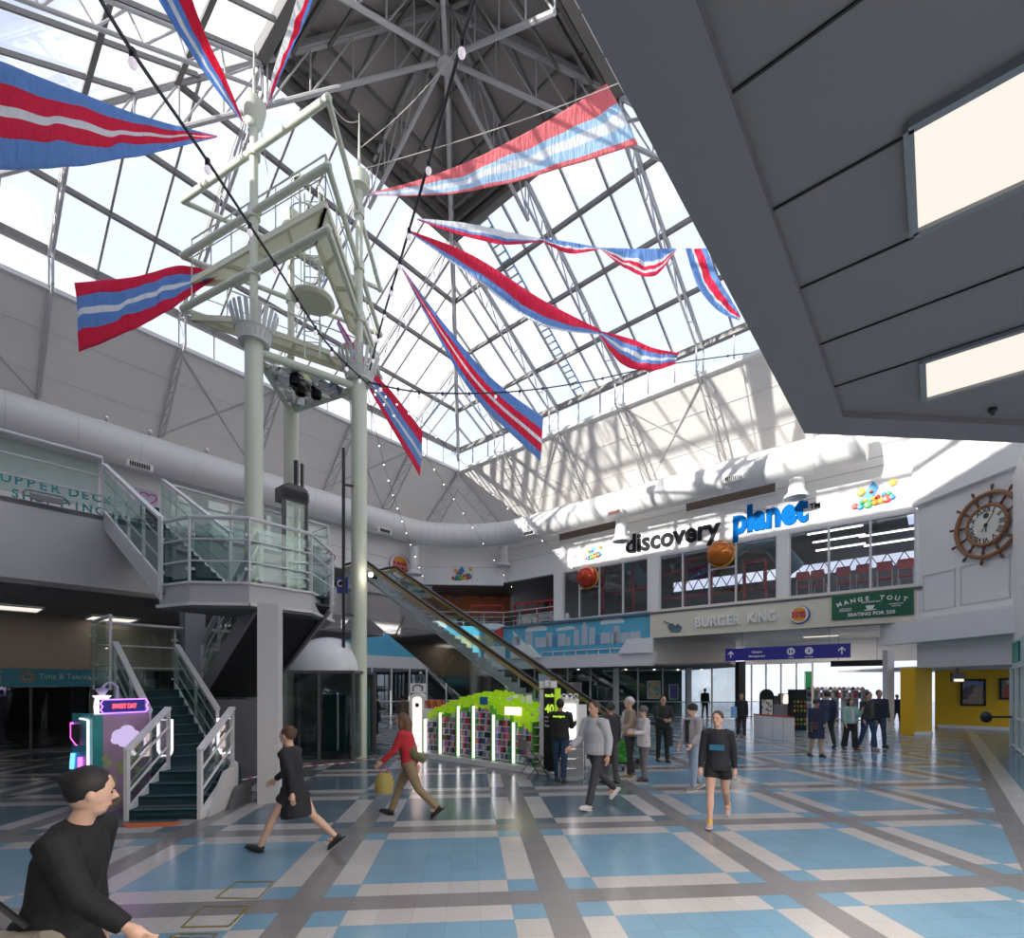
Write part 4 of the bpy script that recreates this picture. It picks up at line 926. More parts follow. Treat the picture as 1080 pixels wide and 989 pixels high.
# ================================================================== BACK AND RIGHT: SIGN WALL, FOOD COURT, SHOPS
WZ0, WZ1 = 6.14, 9.2; SO = 4.65
m = MB()
cols = [(585, 594), (684, 695.5), (820, 832)]
for a, b_ in cols: m.wbox(WD, WD.s(a), WD.s(b_), WZ0, WZ1, -.25, .12)
m.wbox(WD, WD.s(966), d1+.1, WZ0-1.5, WZ1, -.25, .1)
struct('wall_pier', m, white, 'white piers between the upper windows')
m = MB().wbox(WD, WD.s(687), d1, SO, WZ0, -.3, .16)
struct('wall_cream_fascia', m, cream, 'cream fascia with raised lettering below the upper windows')
ul = [(594, 684, (611, 632, 657)), (695.5, 820, (720, 748, 776)), (832, 966, (874, 918))]
wglass = glass('window_glass', (.80, .82, .85), .07)
for k, (a, b_, ms) in enumerate(ul):
    g = MB().wbox(WD, WD.s(a), WD.s(b_), WZ0, WZ1, -.06, -.04)
    wn = struct('window_%d' % (7+k), g, wglass, 'upper window of the play centre, %s' % ('left bay', 'middle bay', 'right bay')[k])
    f = MB()
    for p in ms+(a+.6, b_-.6): f.wbox(WD, WD.s(p)-.04, WD.s(p)+.04, WZ0, WZ1, -.12, .03)
    f.wbox(WD, WD.s(a), WD.s(b_), WZ0, WZ0+.07, -.12, .05); f.wbox(WD, WD.s(a), WD.s(b_), WZ1-.09, WZ1, -.12, .05)
    if k == 0: f.wbox(WD, WD.s(611), WD.s(632), 7.95, 8.03, -.1, .03)
    if k == 1: f.wbox(WD, WD.s(748), WD.s(776), 7.95, 8.03, -.1, .03)
    struct('window_frame', f, greyw, parent=wn)
# interior of the play centre
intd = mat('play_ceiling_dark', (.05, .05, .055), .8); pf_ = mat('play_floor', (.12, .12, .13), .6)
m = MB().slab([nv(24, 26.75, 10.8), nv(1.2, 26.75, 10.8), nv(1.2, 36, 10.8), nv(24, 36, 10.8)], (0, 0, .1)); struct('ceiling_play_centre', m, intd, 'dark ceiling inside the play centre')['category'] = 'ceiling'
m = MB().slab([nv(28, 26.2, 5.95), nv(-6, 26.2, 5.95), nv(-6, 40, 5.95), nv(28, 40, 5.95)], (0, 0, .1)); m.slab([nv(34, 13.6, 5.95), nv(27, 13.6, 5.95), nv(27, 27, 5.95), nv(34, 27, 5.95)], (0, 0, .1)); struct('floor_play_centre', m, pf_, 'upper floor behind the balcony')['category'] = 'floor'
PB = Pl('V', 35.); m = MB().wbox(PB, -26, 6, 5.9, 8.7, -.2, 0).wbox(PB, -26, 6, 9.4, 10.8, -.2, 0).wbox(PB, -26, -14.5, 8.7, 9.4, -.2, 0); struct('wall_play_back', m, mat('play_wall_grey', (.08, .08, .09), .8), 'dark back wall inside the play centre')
m = MB()
for k in range(26): s_ = -14.5+k*.75; m.beam(PB.at(s_, 8.7, .05), PB.at(s_+.37, 9.4, .05), .05, .05).beam(PB.at(s_+.37, 9.4, .05), PB.at(s_+.75, 8.7, .05), .05, .05)
m.wbox(PB, -14.5, 6, 9.36, 9.44, 0, .1); struct('wall_lattice', m, dgrey, 'lattice girder across the far strip window')
for k, (px, py, L_) in enumerate(((606, 583, 1.6), (672, 577, 1.4), (730, 567, 1.6), (796, 556, 2.2), (880, 559, 2.6), (884, 568, 2.4), (886, 577, 2.4), (940, 561, 2.8), (944, 571, 2.6), (650, 590, 1.2))):
    r_ = (px-CX)/FPX; d = min((10.62-EYE)*FPX/(HZ-py), (34-.9*(k % 3))/(.6458*r_+.7635)); c = P(px, py, d); t = thing('tube_light', 'long white ceiling tube inside the play centre, %s in the row across the windows' % ORD[(0, 2, 3, 5, 6, 7, 8, 9, 10, 1)[k] if k != 9 else 1], 'light', loc=c, group='tube lights inside the play centre')
    MB().beam(c-N_*L_/2, c+N_*L_/2, .09, .05, (0, 0, 1)).build('tube', lamp_w, t, smooth=False); MB().beam(c-N_*L_/2+Z_*.06, c+N_*L_/2+Z_*.06, .14, .05, (0, 0, 1)).build('batten', greyw, t, smooth=False)
# red climbing frame and padded shapes
def wp(px, py, v):
    pl = Pl('V', v); s_, z_ = pl.hit(px, py); return pl.at(s_, z_)
e = MB()
for a, b_ in (((636, 655), (636, 597)), ((636, 597), (668, 592)), ((668, 592), (668, 650)), ((657, 652), (657, 594)), ((646, 625), (680, 620)), ((722, 640), (722, 590)), ((722, 590), (775, 583)), ((700, 606), (720, 602)), ((750, 640), (750, 600)), ((785, 634), (785, 594)), ((785, 594), (807, 590)), ((807, 590), (807, 630)), ((698, 632), (818, 618))):
    e.beam(wp(*a, 28.2), wp(*b_, 28.2), .13, .13)
tag(e.build('climbing_frame', red_m, smooth=False), 'red tubular climbing frame behind the upper windows', 'play frame')
sl_ = wp(655, 600, 29.5); e = MB(); e.path([sl_+Vector((-1.2, 0, 1.2)), sl_+Vector((-.3, 0, .9)), sl_+Vector((.6, 0, .2)), sl_+Vector((1.4, 0, -1.0))], .5, 12); tag(e.build('tube_slide', mat('slide_blue', (.02, .22, .32), .4)), 'dark turquoise tube slide behind the left upper windows', 'slide')
sl_ = wp(800, 590, 30.); e = MB(); e.path([sl_+Vector((-2.0, 0, .2)), sl_+Vector((-.8, 0, 1.0)), sl_+Vector((.8, 0, .9)), sl_+Vector((2.0, 0, -.6))], .55, 12); tag(e.build('tube_slide', mat('slide_pale', (.10, .22, .28), .4)), 'pale blue padded slide behind the middle upper windows', 'slide')
for k, px in enumerate((842, 858, 886, 908, 931, 954)):
    s_ = WD.s(px); 
    if k == 0:
        ch0 = thing('red_chair', 'red backed cafe chair behind the right upper window, leftmost of six', 'chair', M=Matrix.Translation(WD.at(s_, 6.05, -1.0)) @ Matrix.Rotation(YAW+R(45)-R(90)+R(8), 4, 'Z'), group='red chairs behind the right upper window')
        e = MB().prism([(-.24, 0), (.24, 0), (.30, .2), (.26, .42), (-.26, .42), (-.30, .2)], -.03, .03, Matrix.Translation((0, 0, 1.0)) @ Matrix.Rotation(R(90), 4, 'X')); e.build('backrest', mat('chair_red', (.72, .07, .08), .5), ch0, local=True, smooth=False)
        MB().box(-.3, .3, 0, .5, .68, .76).build('seat', mat('chair_red', (0, 0, 0)), ch0, local=True, smooth=False)
        for x, y, h_ in ((-.26, .02, 1.05), (.26, .02, 1.05), (-.26, .46, .7), (.26, .46, .7)): MB().tube((x, y, 0), (x, y, h_), .025, 6).build('leg', greyw, ch0, local=True)
        index_kids()
    else: dup(ch0, Matrix.Translation(WD.at(s_, 6.05, -1.0)) @ Matrix.Rotation(YAW+R(45)-R(90)+R(random.uniform(-12, 12)), 4, 'Z'), 'red backed cafe chair behind the right upper window, %s from left' % ORD[k])
# glossy orange globes in front of the windows
for px, py, rp, lab in ((620, 609, 11, 'smaller red orange glossy globe at the left upper window'), (760, 584, 13, 'larger amber glossy globe at the middle upper window')):
    s_, z_ = WD.hit(px, py, .3); c = WD.at(s_, z_, .45); d = c.y; r_ = rp/FPX*d*1.0
    g = thing('wall_globe', lab, 'globe', loc=c); MB().ball(c, r_, 28).build('globe_shell', mat('amber_gloss' if px > 700 else 'red_gloss', (.55, .16, .02) if px > 700 else (.5, .05, .02), .08, .35), g)
    MB().path([c-V_*.0+N_*math.cos(t)*r_*1.03+Z_*math.sin(t)*r_*1.03+V_*.2 for t in [2*math.pi*k/28 for k in range(28)]], .06, 8, closed=True).build('globe_ring', mat('amber_ring', (.7, .35, .06), .3), g)
# lettering on the sign wall
blk = mat('letter_charcoal', (.03, .03, .035), 1, spec=0); blu = mat('letter_blue', (.005, .11, .36), 1, spec=0)
def wall_words(name, s, px0, pyb0, px1, pyb1, h, m_, label, pl=WD, bold=.05, tilt=False, o=.02, dp=.05):
    a, z0_ = pl.hit(px0, pyb0, o); b_, z1_ = pl.hit(px1, pyb1, o); t = text_mb(s, abs(b_-a), h, dp, bold)
    z = (z0_+z1_)/2; q = MB().add(t.v, t.f, pl.T @ Matrix.Translation((a, z, o))); ob = q.build(name, m_, smooth=False); return tag(ob, label, 'sign') if label else ob
wall_words('lettering', 'discovery', 660, 588, 760, 576, 1.42, blk, 'large charcoal lowercase lettering on the white wall above the windows', bold=.03)
wall_words('lettering', 'planet', 773, 572, 853, 560, 1.75, blu, 'large blue lowercase lettering on the white wall', bold=.05)
wall_words('lettering', 'TM', 854, 537, 865, 535, .24, blk, 'small charcoal trademark letters after the blue lettering', bold=.02)
cf = .2
wall_words('lettering', 'BURGER', 734, 662, 782, 658, .52, mat('white_letter', (.86, .85, .82), .4), 'first raised white word on the cream fascia', bold=.03, o=.16, dp=.12)
wall_words('lettering', 'KING', 789, 658, 819, 654, .52, mat('white_letter', (0, 0, 0)), 'second raised white word on the cream fascia', bold=.03, o=.16, dp=.12)
# round burger badges
def badge(pl, px, py, r_, o, label, pole=False):
    s_, z_ = pl.hit(px, py, o); c = pl.at(s_, z_, o); g = thing('badge_sign', label, 'sign', loc=c); T = pl.T @ Matrix.Translation((s_, z_, o))
    def disc(x, y, rx, ry, z0, z1, n=28, a0=0, a1=360): return MB().add(*(lambda q: (q.v, q.f))(MB().prism([(x+rx*math.cos(R(a0+(a1-a0)*k/n)), y+ry*math.sin(R(a0+(a1-a0)*k/n))) for k in range(n+(0 if a1-a0 == 360 else 1))], z0, z1)), T)
    disc(.06*r_, -.04*r_, r_, r_, 0, .06).build('badge_rim', bluem, g); disc(0, 0, r_*.93, r_*.93, .06, .09).build('badge_face', mat('badge_white', (.8, .78, .75), .4), g)
    bun = mat('bun_orange', (.80, .35, .03), .4); disc(0, r_*.32, r_*.62, r_*.42, .09, .11, 20, 0, 180).build('bun_top', bun, g); disc(0, -r_*.32, r_*.62, r_*.42, .09, .11, 20, 180, 360).build('bun_bottom', bun, g)
    rl = mat('badge_red', (.62, .03, .02), .4)
    for w_, y, h_ in (('BURGER', .02, .28), ('KING', -.36, .34)): t = text_mb(w_, 1.35*r_, h_*r_, .02, .06); MB().add(t.v, t.f, T @ Matrix.Translation((-t.w/2, y*r_, .11))).build('badge_lettering', rl, g, smooth=False)
    return g
badge(WD, 843, 648, .42, .17, 'round burger badge on the cream fascia beside the green sign')
badge(WL, 421, 597, .85, .05, 'round burger badge on the white wall above the escalator')
# pile-of-balls emblems (blue triangle and coloured balls)
bcol = [(.55, .05, .04), (.05, .25, .6), (.08, .42, .1), (.8, .35, .05), (.75, .5, .05)]
def emblem(pl, px, py, sc_, label, o=.02):
    s_, z_ = pl.hit(px, py, o); g = thing('ball_pile_emblem', label, 'sign', loc=pl.at(s_, z_, o)); T = pl.T @ Matrix.Translation((s_, z_, o))
    MB().add(*(lambda q: (q.v, q.f))(MB().prism([(-.75*sc_, -.35*sc_), (.35*sc_, -.35*sc_), (.25*sc_, 0), (.45*sc_, .15*sc_), (0, .85*sc_), (-.35*sc_, .35*sc_)], 0, .05)), T).build('blue_shape', mat('emblem_blue', (.02, .25, .55), .5), g, smooth=False)
    random.seed(5); cs = [(-.95, -.5, .2), (-.68, -.6, .19), (-.28, -.55, .24), (.1, -.5, .18), (.38, -.45, .19), (.68, -.4, .26), (.95, -.35, .18), (-.6, -.33, .13), (-.4, -.27, .13), (.0, -.25, .13), (.25, -.2, .14), (.55, -.12, .14), (.8, -.1, .15), (-.62, .3, .24), (.98, .52, .2), (-.1, .2, .1)]
    for ci in range(5):
        e = MB()
        for k, (x, y, r_) in enumerate(cs):
            if k % 5 == ci: e.add(*(lambda q: (q.v, q.f))(MB().lathe([(r_*sc_, 0), (r_*sc_, .03), (r_*sc_*.7, .08), (.001, .1)], (x*sc_, y*sc_, .02+.004*k), 14)), T)
        e.build('painted_balls', mat('emblem_%d' % ci, bcol[ci], .4), g)
    MB().add(*(lambda q: (q.v, q.f))(MB().box(.12*sc_, .5*sc_, -.15*sc_, .4*sc_, .03, .07)), T @ Matrix.Rotation(-.4, 4, 'Z')).build('pale_patch', greyw, g, smooth=False)
emblem(WD, 921, 522, .68, 'emblem of coloured balls and blue triangle at the right end of the white wall')
emblem(WD, 626, 583, .50, 'emblem of coloured balls and blue triangle left of the charcoal lettering')
emblem(WB, 487, 605, .62, 'emblem of coloured balls and blue triangle on the chamfered back wall')
# green cafe sign
gs = thing('cafe_sign', 'dark green sign with white lettering and cup on the cream fascia', 'sign', loc=WD.at(WD.s(920), 5.4, .2))
gm = mat('sign_green', (.01, .12, .06), .4); s0, zt = WD.hit(878, 628, .2); s1, zb = WD.hit(963, 652, .2); zt, zb = 5.98, 4.92
s0 = WD.s(878); s1 = WD.s(964)
MB().wbox(WD, s0, s1, zb, zt, .17, .22).build('sign_board', gm, gs, smooth=False)
wl_ = mat('white_letter', (0, 0, 0)); e = MB(); n = 10; word = 'MANGE TOUT'; mid = (s0+s1)/2; Wd = s1-s0
for k, ch in enumerate(word):
    if ch == ' ': continue
    u = (k-(n-1)/2)/(n-1); t = text_mb(ch, None, .19, .02, .03); e.add(t.v, t.f, WD.T @ Matrix.Translation((mid+u*Wd*.78, zt-.33-.62*u*u, .22)) @ Matrix.Rotation(-u*.75, 4, 'Z') @ Matrix.Translation((-t.w/2, 0, 0)))
for s_, px_, zz, hh, ww in (('SEATING FOR 250', 0, zb+.1, .15, .58), ('SANDWICH BAR', 0, zt-.42, .06, .24), ('CAPPUCCINO', -.32, zb+.42, .055, .16), ('ESPRESSO', -.32, zb+.34, .055, .16), ('CIABATTA', .30, zb+.48, .055, .17), ('LATTE', .30, zb+.39, .055, .1)):
    t = text_mb(s_, Wd*ww, hh, .02, .03); e.add(t.v, t.f, WD.T @ Matrix.Translation((mid+px_*Wd-t.w/2, zz, .22)))
e.build('lettering', wl_, gs, smooth=False)
e = MB(); e.prism([(-.16, .1), (.16, .1), (.1, -.06), (-.1, -.06)], 0, .02).prism([(-.24, -.07), (.24, -.07), (.16, -.11), (-.16, -.11)], 0, .02); MB().add(e.v, e.f, WD.T @ Matrix.Translation((mid-.03, zb+.42, .22))).build('cup_picture', wl_, gs, smooth=False)
# small rowing figure plaque
s_, z_ = WD.hit(710, 660, .18); e = MB(); T = WD.T @ Matrix.Translation((s_, z_, .17)); e.add(*(lambda q: (q.v, q.f))(MB().prism([(-.3, .0), (-.1, -.3), (.35, -.35), (.5, -.1), (.25, .1), (.1, -.05), (-.05, .15)], 0, .05)), T); e.add(*(lambda q: (q.v, q.f))(MB().box(-.6, .1, .02, .06, 0, .05)), T @ Matrix.Rotation(-.45, 4, 'Z'))
tag(e.build('wall_plaque', mat('plaque_grey_blue', (.10, .16, .2), .5), smooth=False), 'small dark plaque at the left end of the cream fascia', 'plaque')
# ---------------------------------------------------------------- balcony front: mural
def lin(*c): return c
def mural():
    m = bpy.data.materials.new('harbour_mural'); m.use_nodes = True; t = m.node_tree; b = t.nodes['Principled BSDF']; b.inputs['Roughness'].default_value = .45
    tc = t.nodes.new('ShaderNodeTexCoord'); sp = t.nodes.new('ShaderNodeSeparateXYZ'); t.links.new(tc.outputs['Object'], sp.inputs[0])
    mr = t.nodes.new('ShaderNodeMapRange'); mr.inputs['From Min'].default_value = 3.9; mr.inputs['From Max'].default_value = 6.1; t.links.new(sp.outputs[2], mr.inputs['Value'])
    cr = t.nodes.new('ShaderNodeValToRGB'); c = cr.color_ramp; c.elements[0].position = 0; c.elements[0].color = (.03, .42, .66, 1); c.elements[1].position = 1; c.elements[1].color = (.03, .42, .80, 1)
    for p, q in ((.27, (.02, .33, .52)), (.29, (.30, .60, .75)), (.7, (.06, .45, .72))): e = c.elements.new(p); e.color = (*[min(1, x*1.5) for x in q], 1)
    nz = t.nodes.new('ShaderNodeTexNoise'); nz.inputs['Scale'].default_value = 1.4; t.links.new(tc.outputs['Object'], nz.inputs['Vector'])
    mx = t.nodes.new('ShaderNodeMix'); mx.data_type = 'RGBA'; mx.inputs['Factor'].default_value = .15; t.links.new(mr.outputs[0], cr.inputs[0]); t.links.new(cr.outputs[0], mx.inputs['A']); t.links.new(nz.outputs['Color'], mx.inputs['B']); t.links.new(mx.outputs['Result'], b.inputs['Base Color'])
    return m
mur = mural(); MZ0, MZ1 = 3.9, 6.12
mo = thing('harbour_mural', 'long blue harbour skyline mural along the balcony front', 'mural', loc=WD.at(WD.s(600), 4))
sJ0 = WB.s(446); sJ1 = CB1.dot(I_)
MB().wbox(WD, -23.1, WD.s(687), MZ0, MZ1, -.25, .05).wbox(WB, CB2.dot(I_), sJ1, MZ0, MZ1, -.25, .05).wbox(WL, 13.6, 22.5, MZ0, MZ1, -.25, .05).build('painted_panel', mur, mo, smooth=False)
tw = mat('mural_tower_grey', (.50, .55, .62), .5); twb = mat('mural_tower_blue', (.08, .30, .58), .5); cl_ = mat('mural_cloud', (.70, .80, .84), .5)
e = MB(); e2 = MB(); random.seed(11)
for px0, px1, yt, b_ in ((555, 562, 667, 0), (565, 579, 672, 0), (577, 583, 667, 0), (583, 589, 670, 1), (589, 597, 668, 0), (598, 602, 671, 0), (606, 611, 664, 0), (614, 620, 660, 0), (622, 628, 662, 0), (628, 633, 670, 1), (634, 644, 667, 0), (645, 652, 666, 0), (648, 654, 660, 0), (655, 664, 667, 0), (665, 676, 666, 0), (541, 549, 671, 0)):
    s0 = WD.s(px0); s1 = WD.s(px1); zt = WD.hit((px0+px1)/2, yt)[1]; (e2 if b_ else e).wbox(WD, s0, s1, 4.5, zt, .05, .07)
e.prism([(0, 0)]*0+[(-.2, 0), (.2, 0), (0, .3)], 0, .02, WD.T @ Matrix.Translation((WD.s(617), WD.hit(617, 660)[1], .05)))
e.build('painted_towers', tw, mo, smooth=False); e2.build('painted_towers', twb, mo, smooth=False)
e = MB()
for px, py, w_ in ((566, 664, .9), (593, 664, .45), (600, 663, .5), (646, 656, .8), (455, 660, 1.1), (520, 662, 1.0)):
    pl = WD if px > 531 else WB; s_, z_ = pl.hit(px, py); e.prism([(w_*math.cos(t)*(1 if math.sin(t) >= 0 else 1), .32*w_*max(-.35, math.sin(t))) for t in [2*math.pi*k/18 for k in range(18)]], 0, .02, pl.T @ Matrix.Translation((s_, z_, .05)))
e.build('painted_clouds', cl_, mo, smooth=False)
e = MB(); s_, z_ = WB.hit(528, 676); e.prism([(-.5, 0), (.35, 0), (.3, 1.1), (-.45, .7)], 0, .02, WB.T @ Matrix.Translation((s_, z_, .05))); e.build('painted_red_sail', mat('mural_red', (.55, .02, .02), .5), mo, smooth=False)
e = MB(); e.prism([(0, 1.1), (.5, .7), (1.1, .15), (1.8, 0), (.4, 0)], 0, .02, WD.T @ Matrix.Translation((WD.s(541), 4.7, .05))); e.build('painted_white_sail', cl_, mo, smooth=False)
e = MB()
for k, px in enumerate((460, 470, 480, 492, 505, 516)):
    s_ = WB.s(px) if px > 446 else WL.s(px); e.wbox(WB, s_-.35, s_+.35, 4.6, 5.45+.12*(k % 2), .05, .07)
e.build('painted_terrace', mat('mural_sand', (.50, .48, .34), .5), mo, smooth=False)
e = MB(); e.wbox(WD, WD.s(572), WD.s(657), 4.16, 4.22, .06, .12)
for k in range(8): s_ = WD.s(572+k*12); e.wbox(WD, s_-.02, s_+.02, MZ0, 4.22, .06, .12)
e.build('painted_rail', cl_, mo, smooth=False)
# white lower band and tapered white covers
m = MB().wbox(WD, -23.1, WD.s(690), 3.12, MZ0, -.3, .12).wbox(WB, CB2.dot(I_), sJ1, 3.12, MZ0, -.3, .12).wbox(WL, 13.6, 22.5, 3.12, MZ0, -.3, .12)
m.wbox(WD, -23.2, WD.s(690), 3.12, 3.3, -.3, .3)
struct('trim_5', m, greyw, 'pale band between the mural and the ground floor shops')
def tz(pl, pts): return [tuple((pl.hit(a, b_)[0], b2)) for a, b_, b2 in pts]
m = MB(); T0 = WD.T; m.prism([(WD.s(541), 4.72), (WD.s(560), 4.72), (WD.s(572), 3.85), (WD.s(541), 3.85)], .06, .3, T0); m.prism([(WD.s(664), 4.66), (WD.s(690), 4.66), (WD.s(690), 3.85), (WD.s(654), 3.85)], .06, .3, T0)
m.prism([(WB.s(510), 4.72), (sJ1+.1, 4.72), (sJ1+.1, 3.85), (WB.s(510), 3.85)], .06, .3, WB.T)
struct('trim_6', m, white, 'white tapered covers at the foot of the mural')
# balcony railing and red fence, orange room behind
railing('balcony_railing', 'steel and glass railing along the food court balcony above the mural', [WL.at(14.2, 6.12, -.1), WL.at(22.5, 6.12, -.1), WB.at(sJ1, 6.12, -.1), WD.at(WD.s(584), 6.12, -.1)], 1.0, 2, 1.5)
e = MB()
for a, b_ in (((482, 630), (585, 629)), ((500, 639), (500, 629)),): pass
for pl, p0_, p1_ in ((WD, 533, 584), (WB, 497, 531)):
    a = pl.s(p0_); b_ = pl.s(p1_); n = 4
    for z in (7.25, 7.75): e.wbox(pl, a, b_, z-.05, z+.05, -1.1, -1.0)
    for k in range(n+1): s_ = a+(b_-a)*k/n; e.wbox(pl, s_-.04, s_+.04, 6.1, 7.75, -1.1, -1.0)
e.wbox(WB, WB.s(455), WB.s(497), 7.15, 7.25, -1.1, -1.0)
tag(e.build('red_fence', red_m, smooth=False), 'bright red metal fence behind the balcony railing', 'fence')
OB = Pl('J', 41.)
m = MB().wbox(OB, -14, 3.3, 6, 9.4, -.2, 0); wo = struct('wall_orange', m, orange_m, 'orange wall behind the food court balcony')
for k, (px, py, r_, c) in enumerate(((527, 629, .35, (.6, .06, .05)), (480, 625, .42, (.02, .15, .5)), (468, 628, .32, (.6, .06, .05)), (524, 621, .34, (.8, .5, .03)), (508, 628, .3, (.6, .06, .05)), (459, 620, .22, (.35, .04, .05)))):
    s_, z_ = OB.hit(px, py); tag(MB().lathe([(r_, 0), (r_, .04), (.001, .05)], (0, 0, 0), 20, OB.T @ Matrix.Translation((s_, z_, 0))).build('wall_dot', mat('dot_%d' % k, c, .5)), ('red dot on the orange wall near the yellow dot', 'blue dot on the orange wall', 'red dot on the orange wall left of the blue dot', 'yellow dot at the right end of the orange wall', 'red dot on the orange wall above the red fence', 'dark small dot at the left end of the orange wall')[k], 'wall decoration')
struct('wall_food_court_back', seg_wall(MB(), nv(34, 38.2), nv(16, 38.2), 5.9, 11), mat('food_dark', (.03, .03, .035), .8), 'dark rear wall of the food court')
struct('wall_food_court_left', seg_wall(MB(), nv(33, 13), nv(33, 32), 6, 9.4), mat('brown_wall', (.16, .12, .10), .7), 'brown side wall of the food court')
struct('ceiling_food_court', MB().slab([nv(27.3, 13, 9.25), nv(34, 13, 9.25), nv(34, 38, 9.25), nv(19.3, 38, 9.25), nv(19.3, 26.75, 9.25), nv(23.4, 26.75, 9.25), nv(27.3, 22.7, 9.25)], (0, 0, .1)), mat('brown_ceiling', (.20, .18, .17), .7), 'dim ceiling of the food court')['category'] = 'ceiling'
ct_ = thing('food_counter', 'dark food court counter with screens behind the balcony railing', 'counter', loc=WB.at(WB.s(490), 6.05, -3)); MB().wbox(WB, WB.s(462), WB.s(585), 6.05, 7.0, -3.6, -3).build('counter_body', dgrey, ct_, smooth=False)
e = MB()
for px in (470, 478, 500, 508, 545, 556, 566): s_ = Pl('J', 38).s(px); e.wbox(Pl('J', 38), s_-.3, s_+.3, 6.55, 7.05, 0, .06)
e.build('notice_board', greyw, ct_, smooth=False)
ln = thing('hanging_banner_sign', 'white banner sign with blue writing hung left of the orange wall', 'sign', loc=P(442, 622, 36)); pl = Pl('J', 36.5); s_, z_ = pl.hit(443, 624); MB().wbox(pl, s_-.85, s_+.85, z_-.42, z_+.42, 0, .06).build('sign_board', white, ln, smooth=False)
t = text_mb('planet', 1.2, .34, .02, .05); MB().add(t.v, t.f, pl.T @ Matrix.Translation((s_-.6, z_-.15, .06))).build('lettering', blu, ln, smooth=False)
# ---------------------------------------------------------------- ground floor shop fronts
def shopfront(name, label, a, b_, z1, mull, back, texts=None, mat_=None):
    a = Vector(a); b_ = Vector(b_); d_ = (b_-a).normalized(); nrm = Vector((d_.y, -d_.x, 0)); g = MB(); g.slab([Zp(a, .05), Zp(b_, .05), Zp(b_, z1), Zp(a, z1)], -nrm*.02)
    wn = struct(name, g, mat_ or shop_glass, label); f = MB(); n = mull
    for k in range(n+1): p = a.lerp(b_, k/n); f.beam(Zp(p, 0)+nrm*.02, Zp(p, z1)+nrm*.02, .09, .09, d_)
    for z in (.06, 1.0, z1): f.beam(Zp(a, z)+nrm*.01, Zp(b_, z)+nrm*.01, .06, .05, (0, 0, 1))
    struct('window_frame', f, greyw, parent=wn)
    return wn
Q0 = nv(26.6, 13.7); Q1 = nv(26.6, 22.4); Q2 = Vector((-.6, 35.4, 0)); Q3 = Vector((3.7, 33.4, 0)); Q4 = P(726, 722, 31.); Q4.z = 0; Q5 = P(776, 722, 30.4); Q5.z = 0
shopfront('window_10', 'dark shop glazing behind the escalator', Q0, Q1, 3.15, 6, 0); shopfront('window_11', 'dark shop glazing at the back corner', Q1, Q2, 3.15, 4, 0)
shopfront('window_12', 'brown lit shop glazing below the mural', Q2, Q3, 3.15, 4, 0); shopfront('window_13', 'shop glazing with posters left of the passage', Q3, Q4, 3.15, 5, 0); shopfront('window_14', 'brightly lit shop glazing beside the passage', Q4, Q5, 3.15, 2, 0)
m = MB()
for p in (Q3.lerp(Q4, .42), Q4): m.beam(Zp(p, 0), Zp(p, 3.2), .3, .3)
struct('wall_column', m, greyw, 'pale columns along the shop glazing')
m = MB().slab([Zp(nv(27, 13.6), 3.12), Zp(CB2, 3.12), Zp(CB1, 3.12), Zp(WD.at(WD.s(770), 0), 3.12), Zp(Q5, 3.12), Zp(Q5+J_*8, 3.12), Zp(Vector((-12, 44, 0)), 3.12), Zp(nv(34, 14), 3.12)], (0, 0, .08)); struct('ceiling_shops', m, mat('shop_ceiling', (.16, .15, .15), .7), 'dark ceiling of the ground floor shops')['category'] = 'ceiling'
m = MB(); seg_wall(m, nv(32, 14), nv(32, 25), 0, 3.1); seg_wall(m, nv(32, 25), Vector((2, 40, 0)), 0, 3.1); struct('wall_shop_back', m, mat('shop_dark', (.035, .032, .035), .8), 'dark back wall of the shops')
m = MB(); seg_wall(m, Vector((-1, 40, 0)), Vector((5.2, 37.5, 0)), 0, 3.1); struct('wall_shop_brown', m, mat('shop_brown', (.18, .11, .07), .8, var=.5, vscale=1.5), 'brown patterned interior of the shop below the mural')
m = MB(); seg_wall(m, Vector((5.2, 37.5, 0)), Vector((12, 35.5, 0)), 0, 3.1); struct('wall_shop_teal', m, mat('shop_teal', (.03, .10, .10), .8), 'teal interior of the poster shop')
# wall between shops and passage (receding, upper)
m = MB(); seg_wall(m, WD.at(WD.s(687), 0, -.3), Q5, 3.15, SO, .2); struct('wall_passage_left', m, mat('pale_beige_wall', (.60, .56, .50), .6), 'pale wall above the shops beside the passage')
def stand_panel(name, px0, px1, y0, y1, d, m_, label, cat='poster', th=.04):
    a = P(px0, y1, d); b_ = P(px1, y1, d); zt = P(px0, y0, d).z; r = thing(name, label, cat, loc=a); MB().slab([a, b_, Zp(b_, zt), Zp(a, zt)], J_*th).build('poster_panel', m_, r, smooth=False)
    e = MB(); e.beam(a-Z_*.02, b_-Z_*.02, .05, .04, (0, 0, 1)).beam(Zp(a, zt), Zp(b_, zt), .05, .04, (0, 0, 1)).beam(a, Zp(a, zt), .05, .04).beam(b_, Zp(b_, zt), .05, .04); e.build('poster_frame', greyw, r, smooth=False); return r
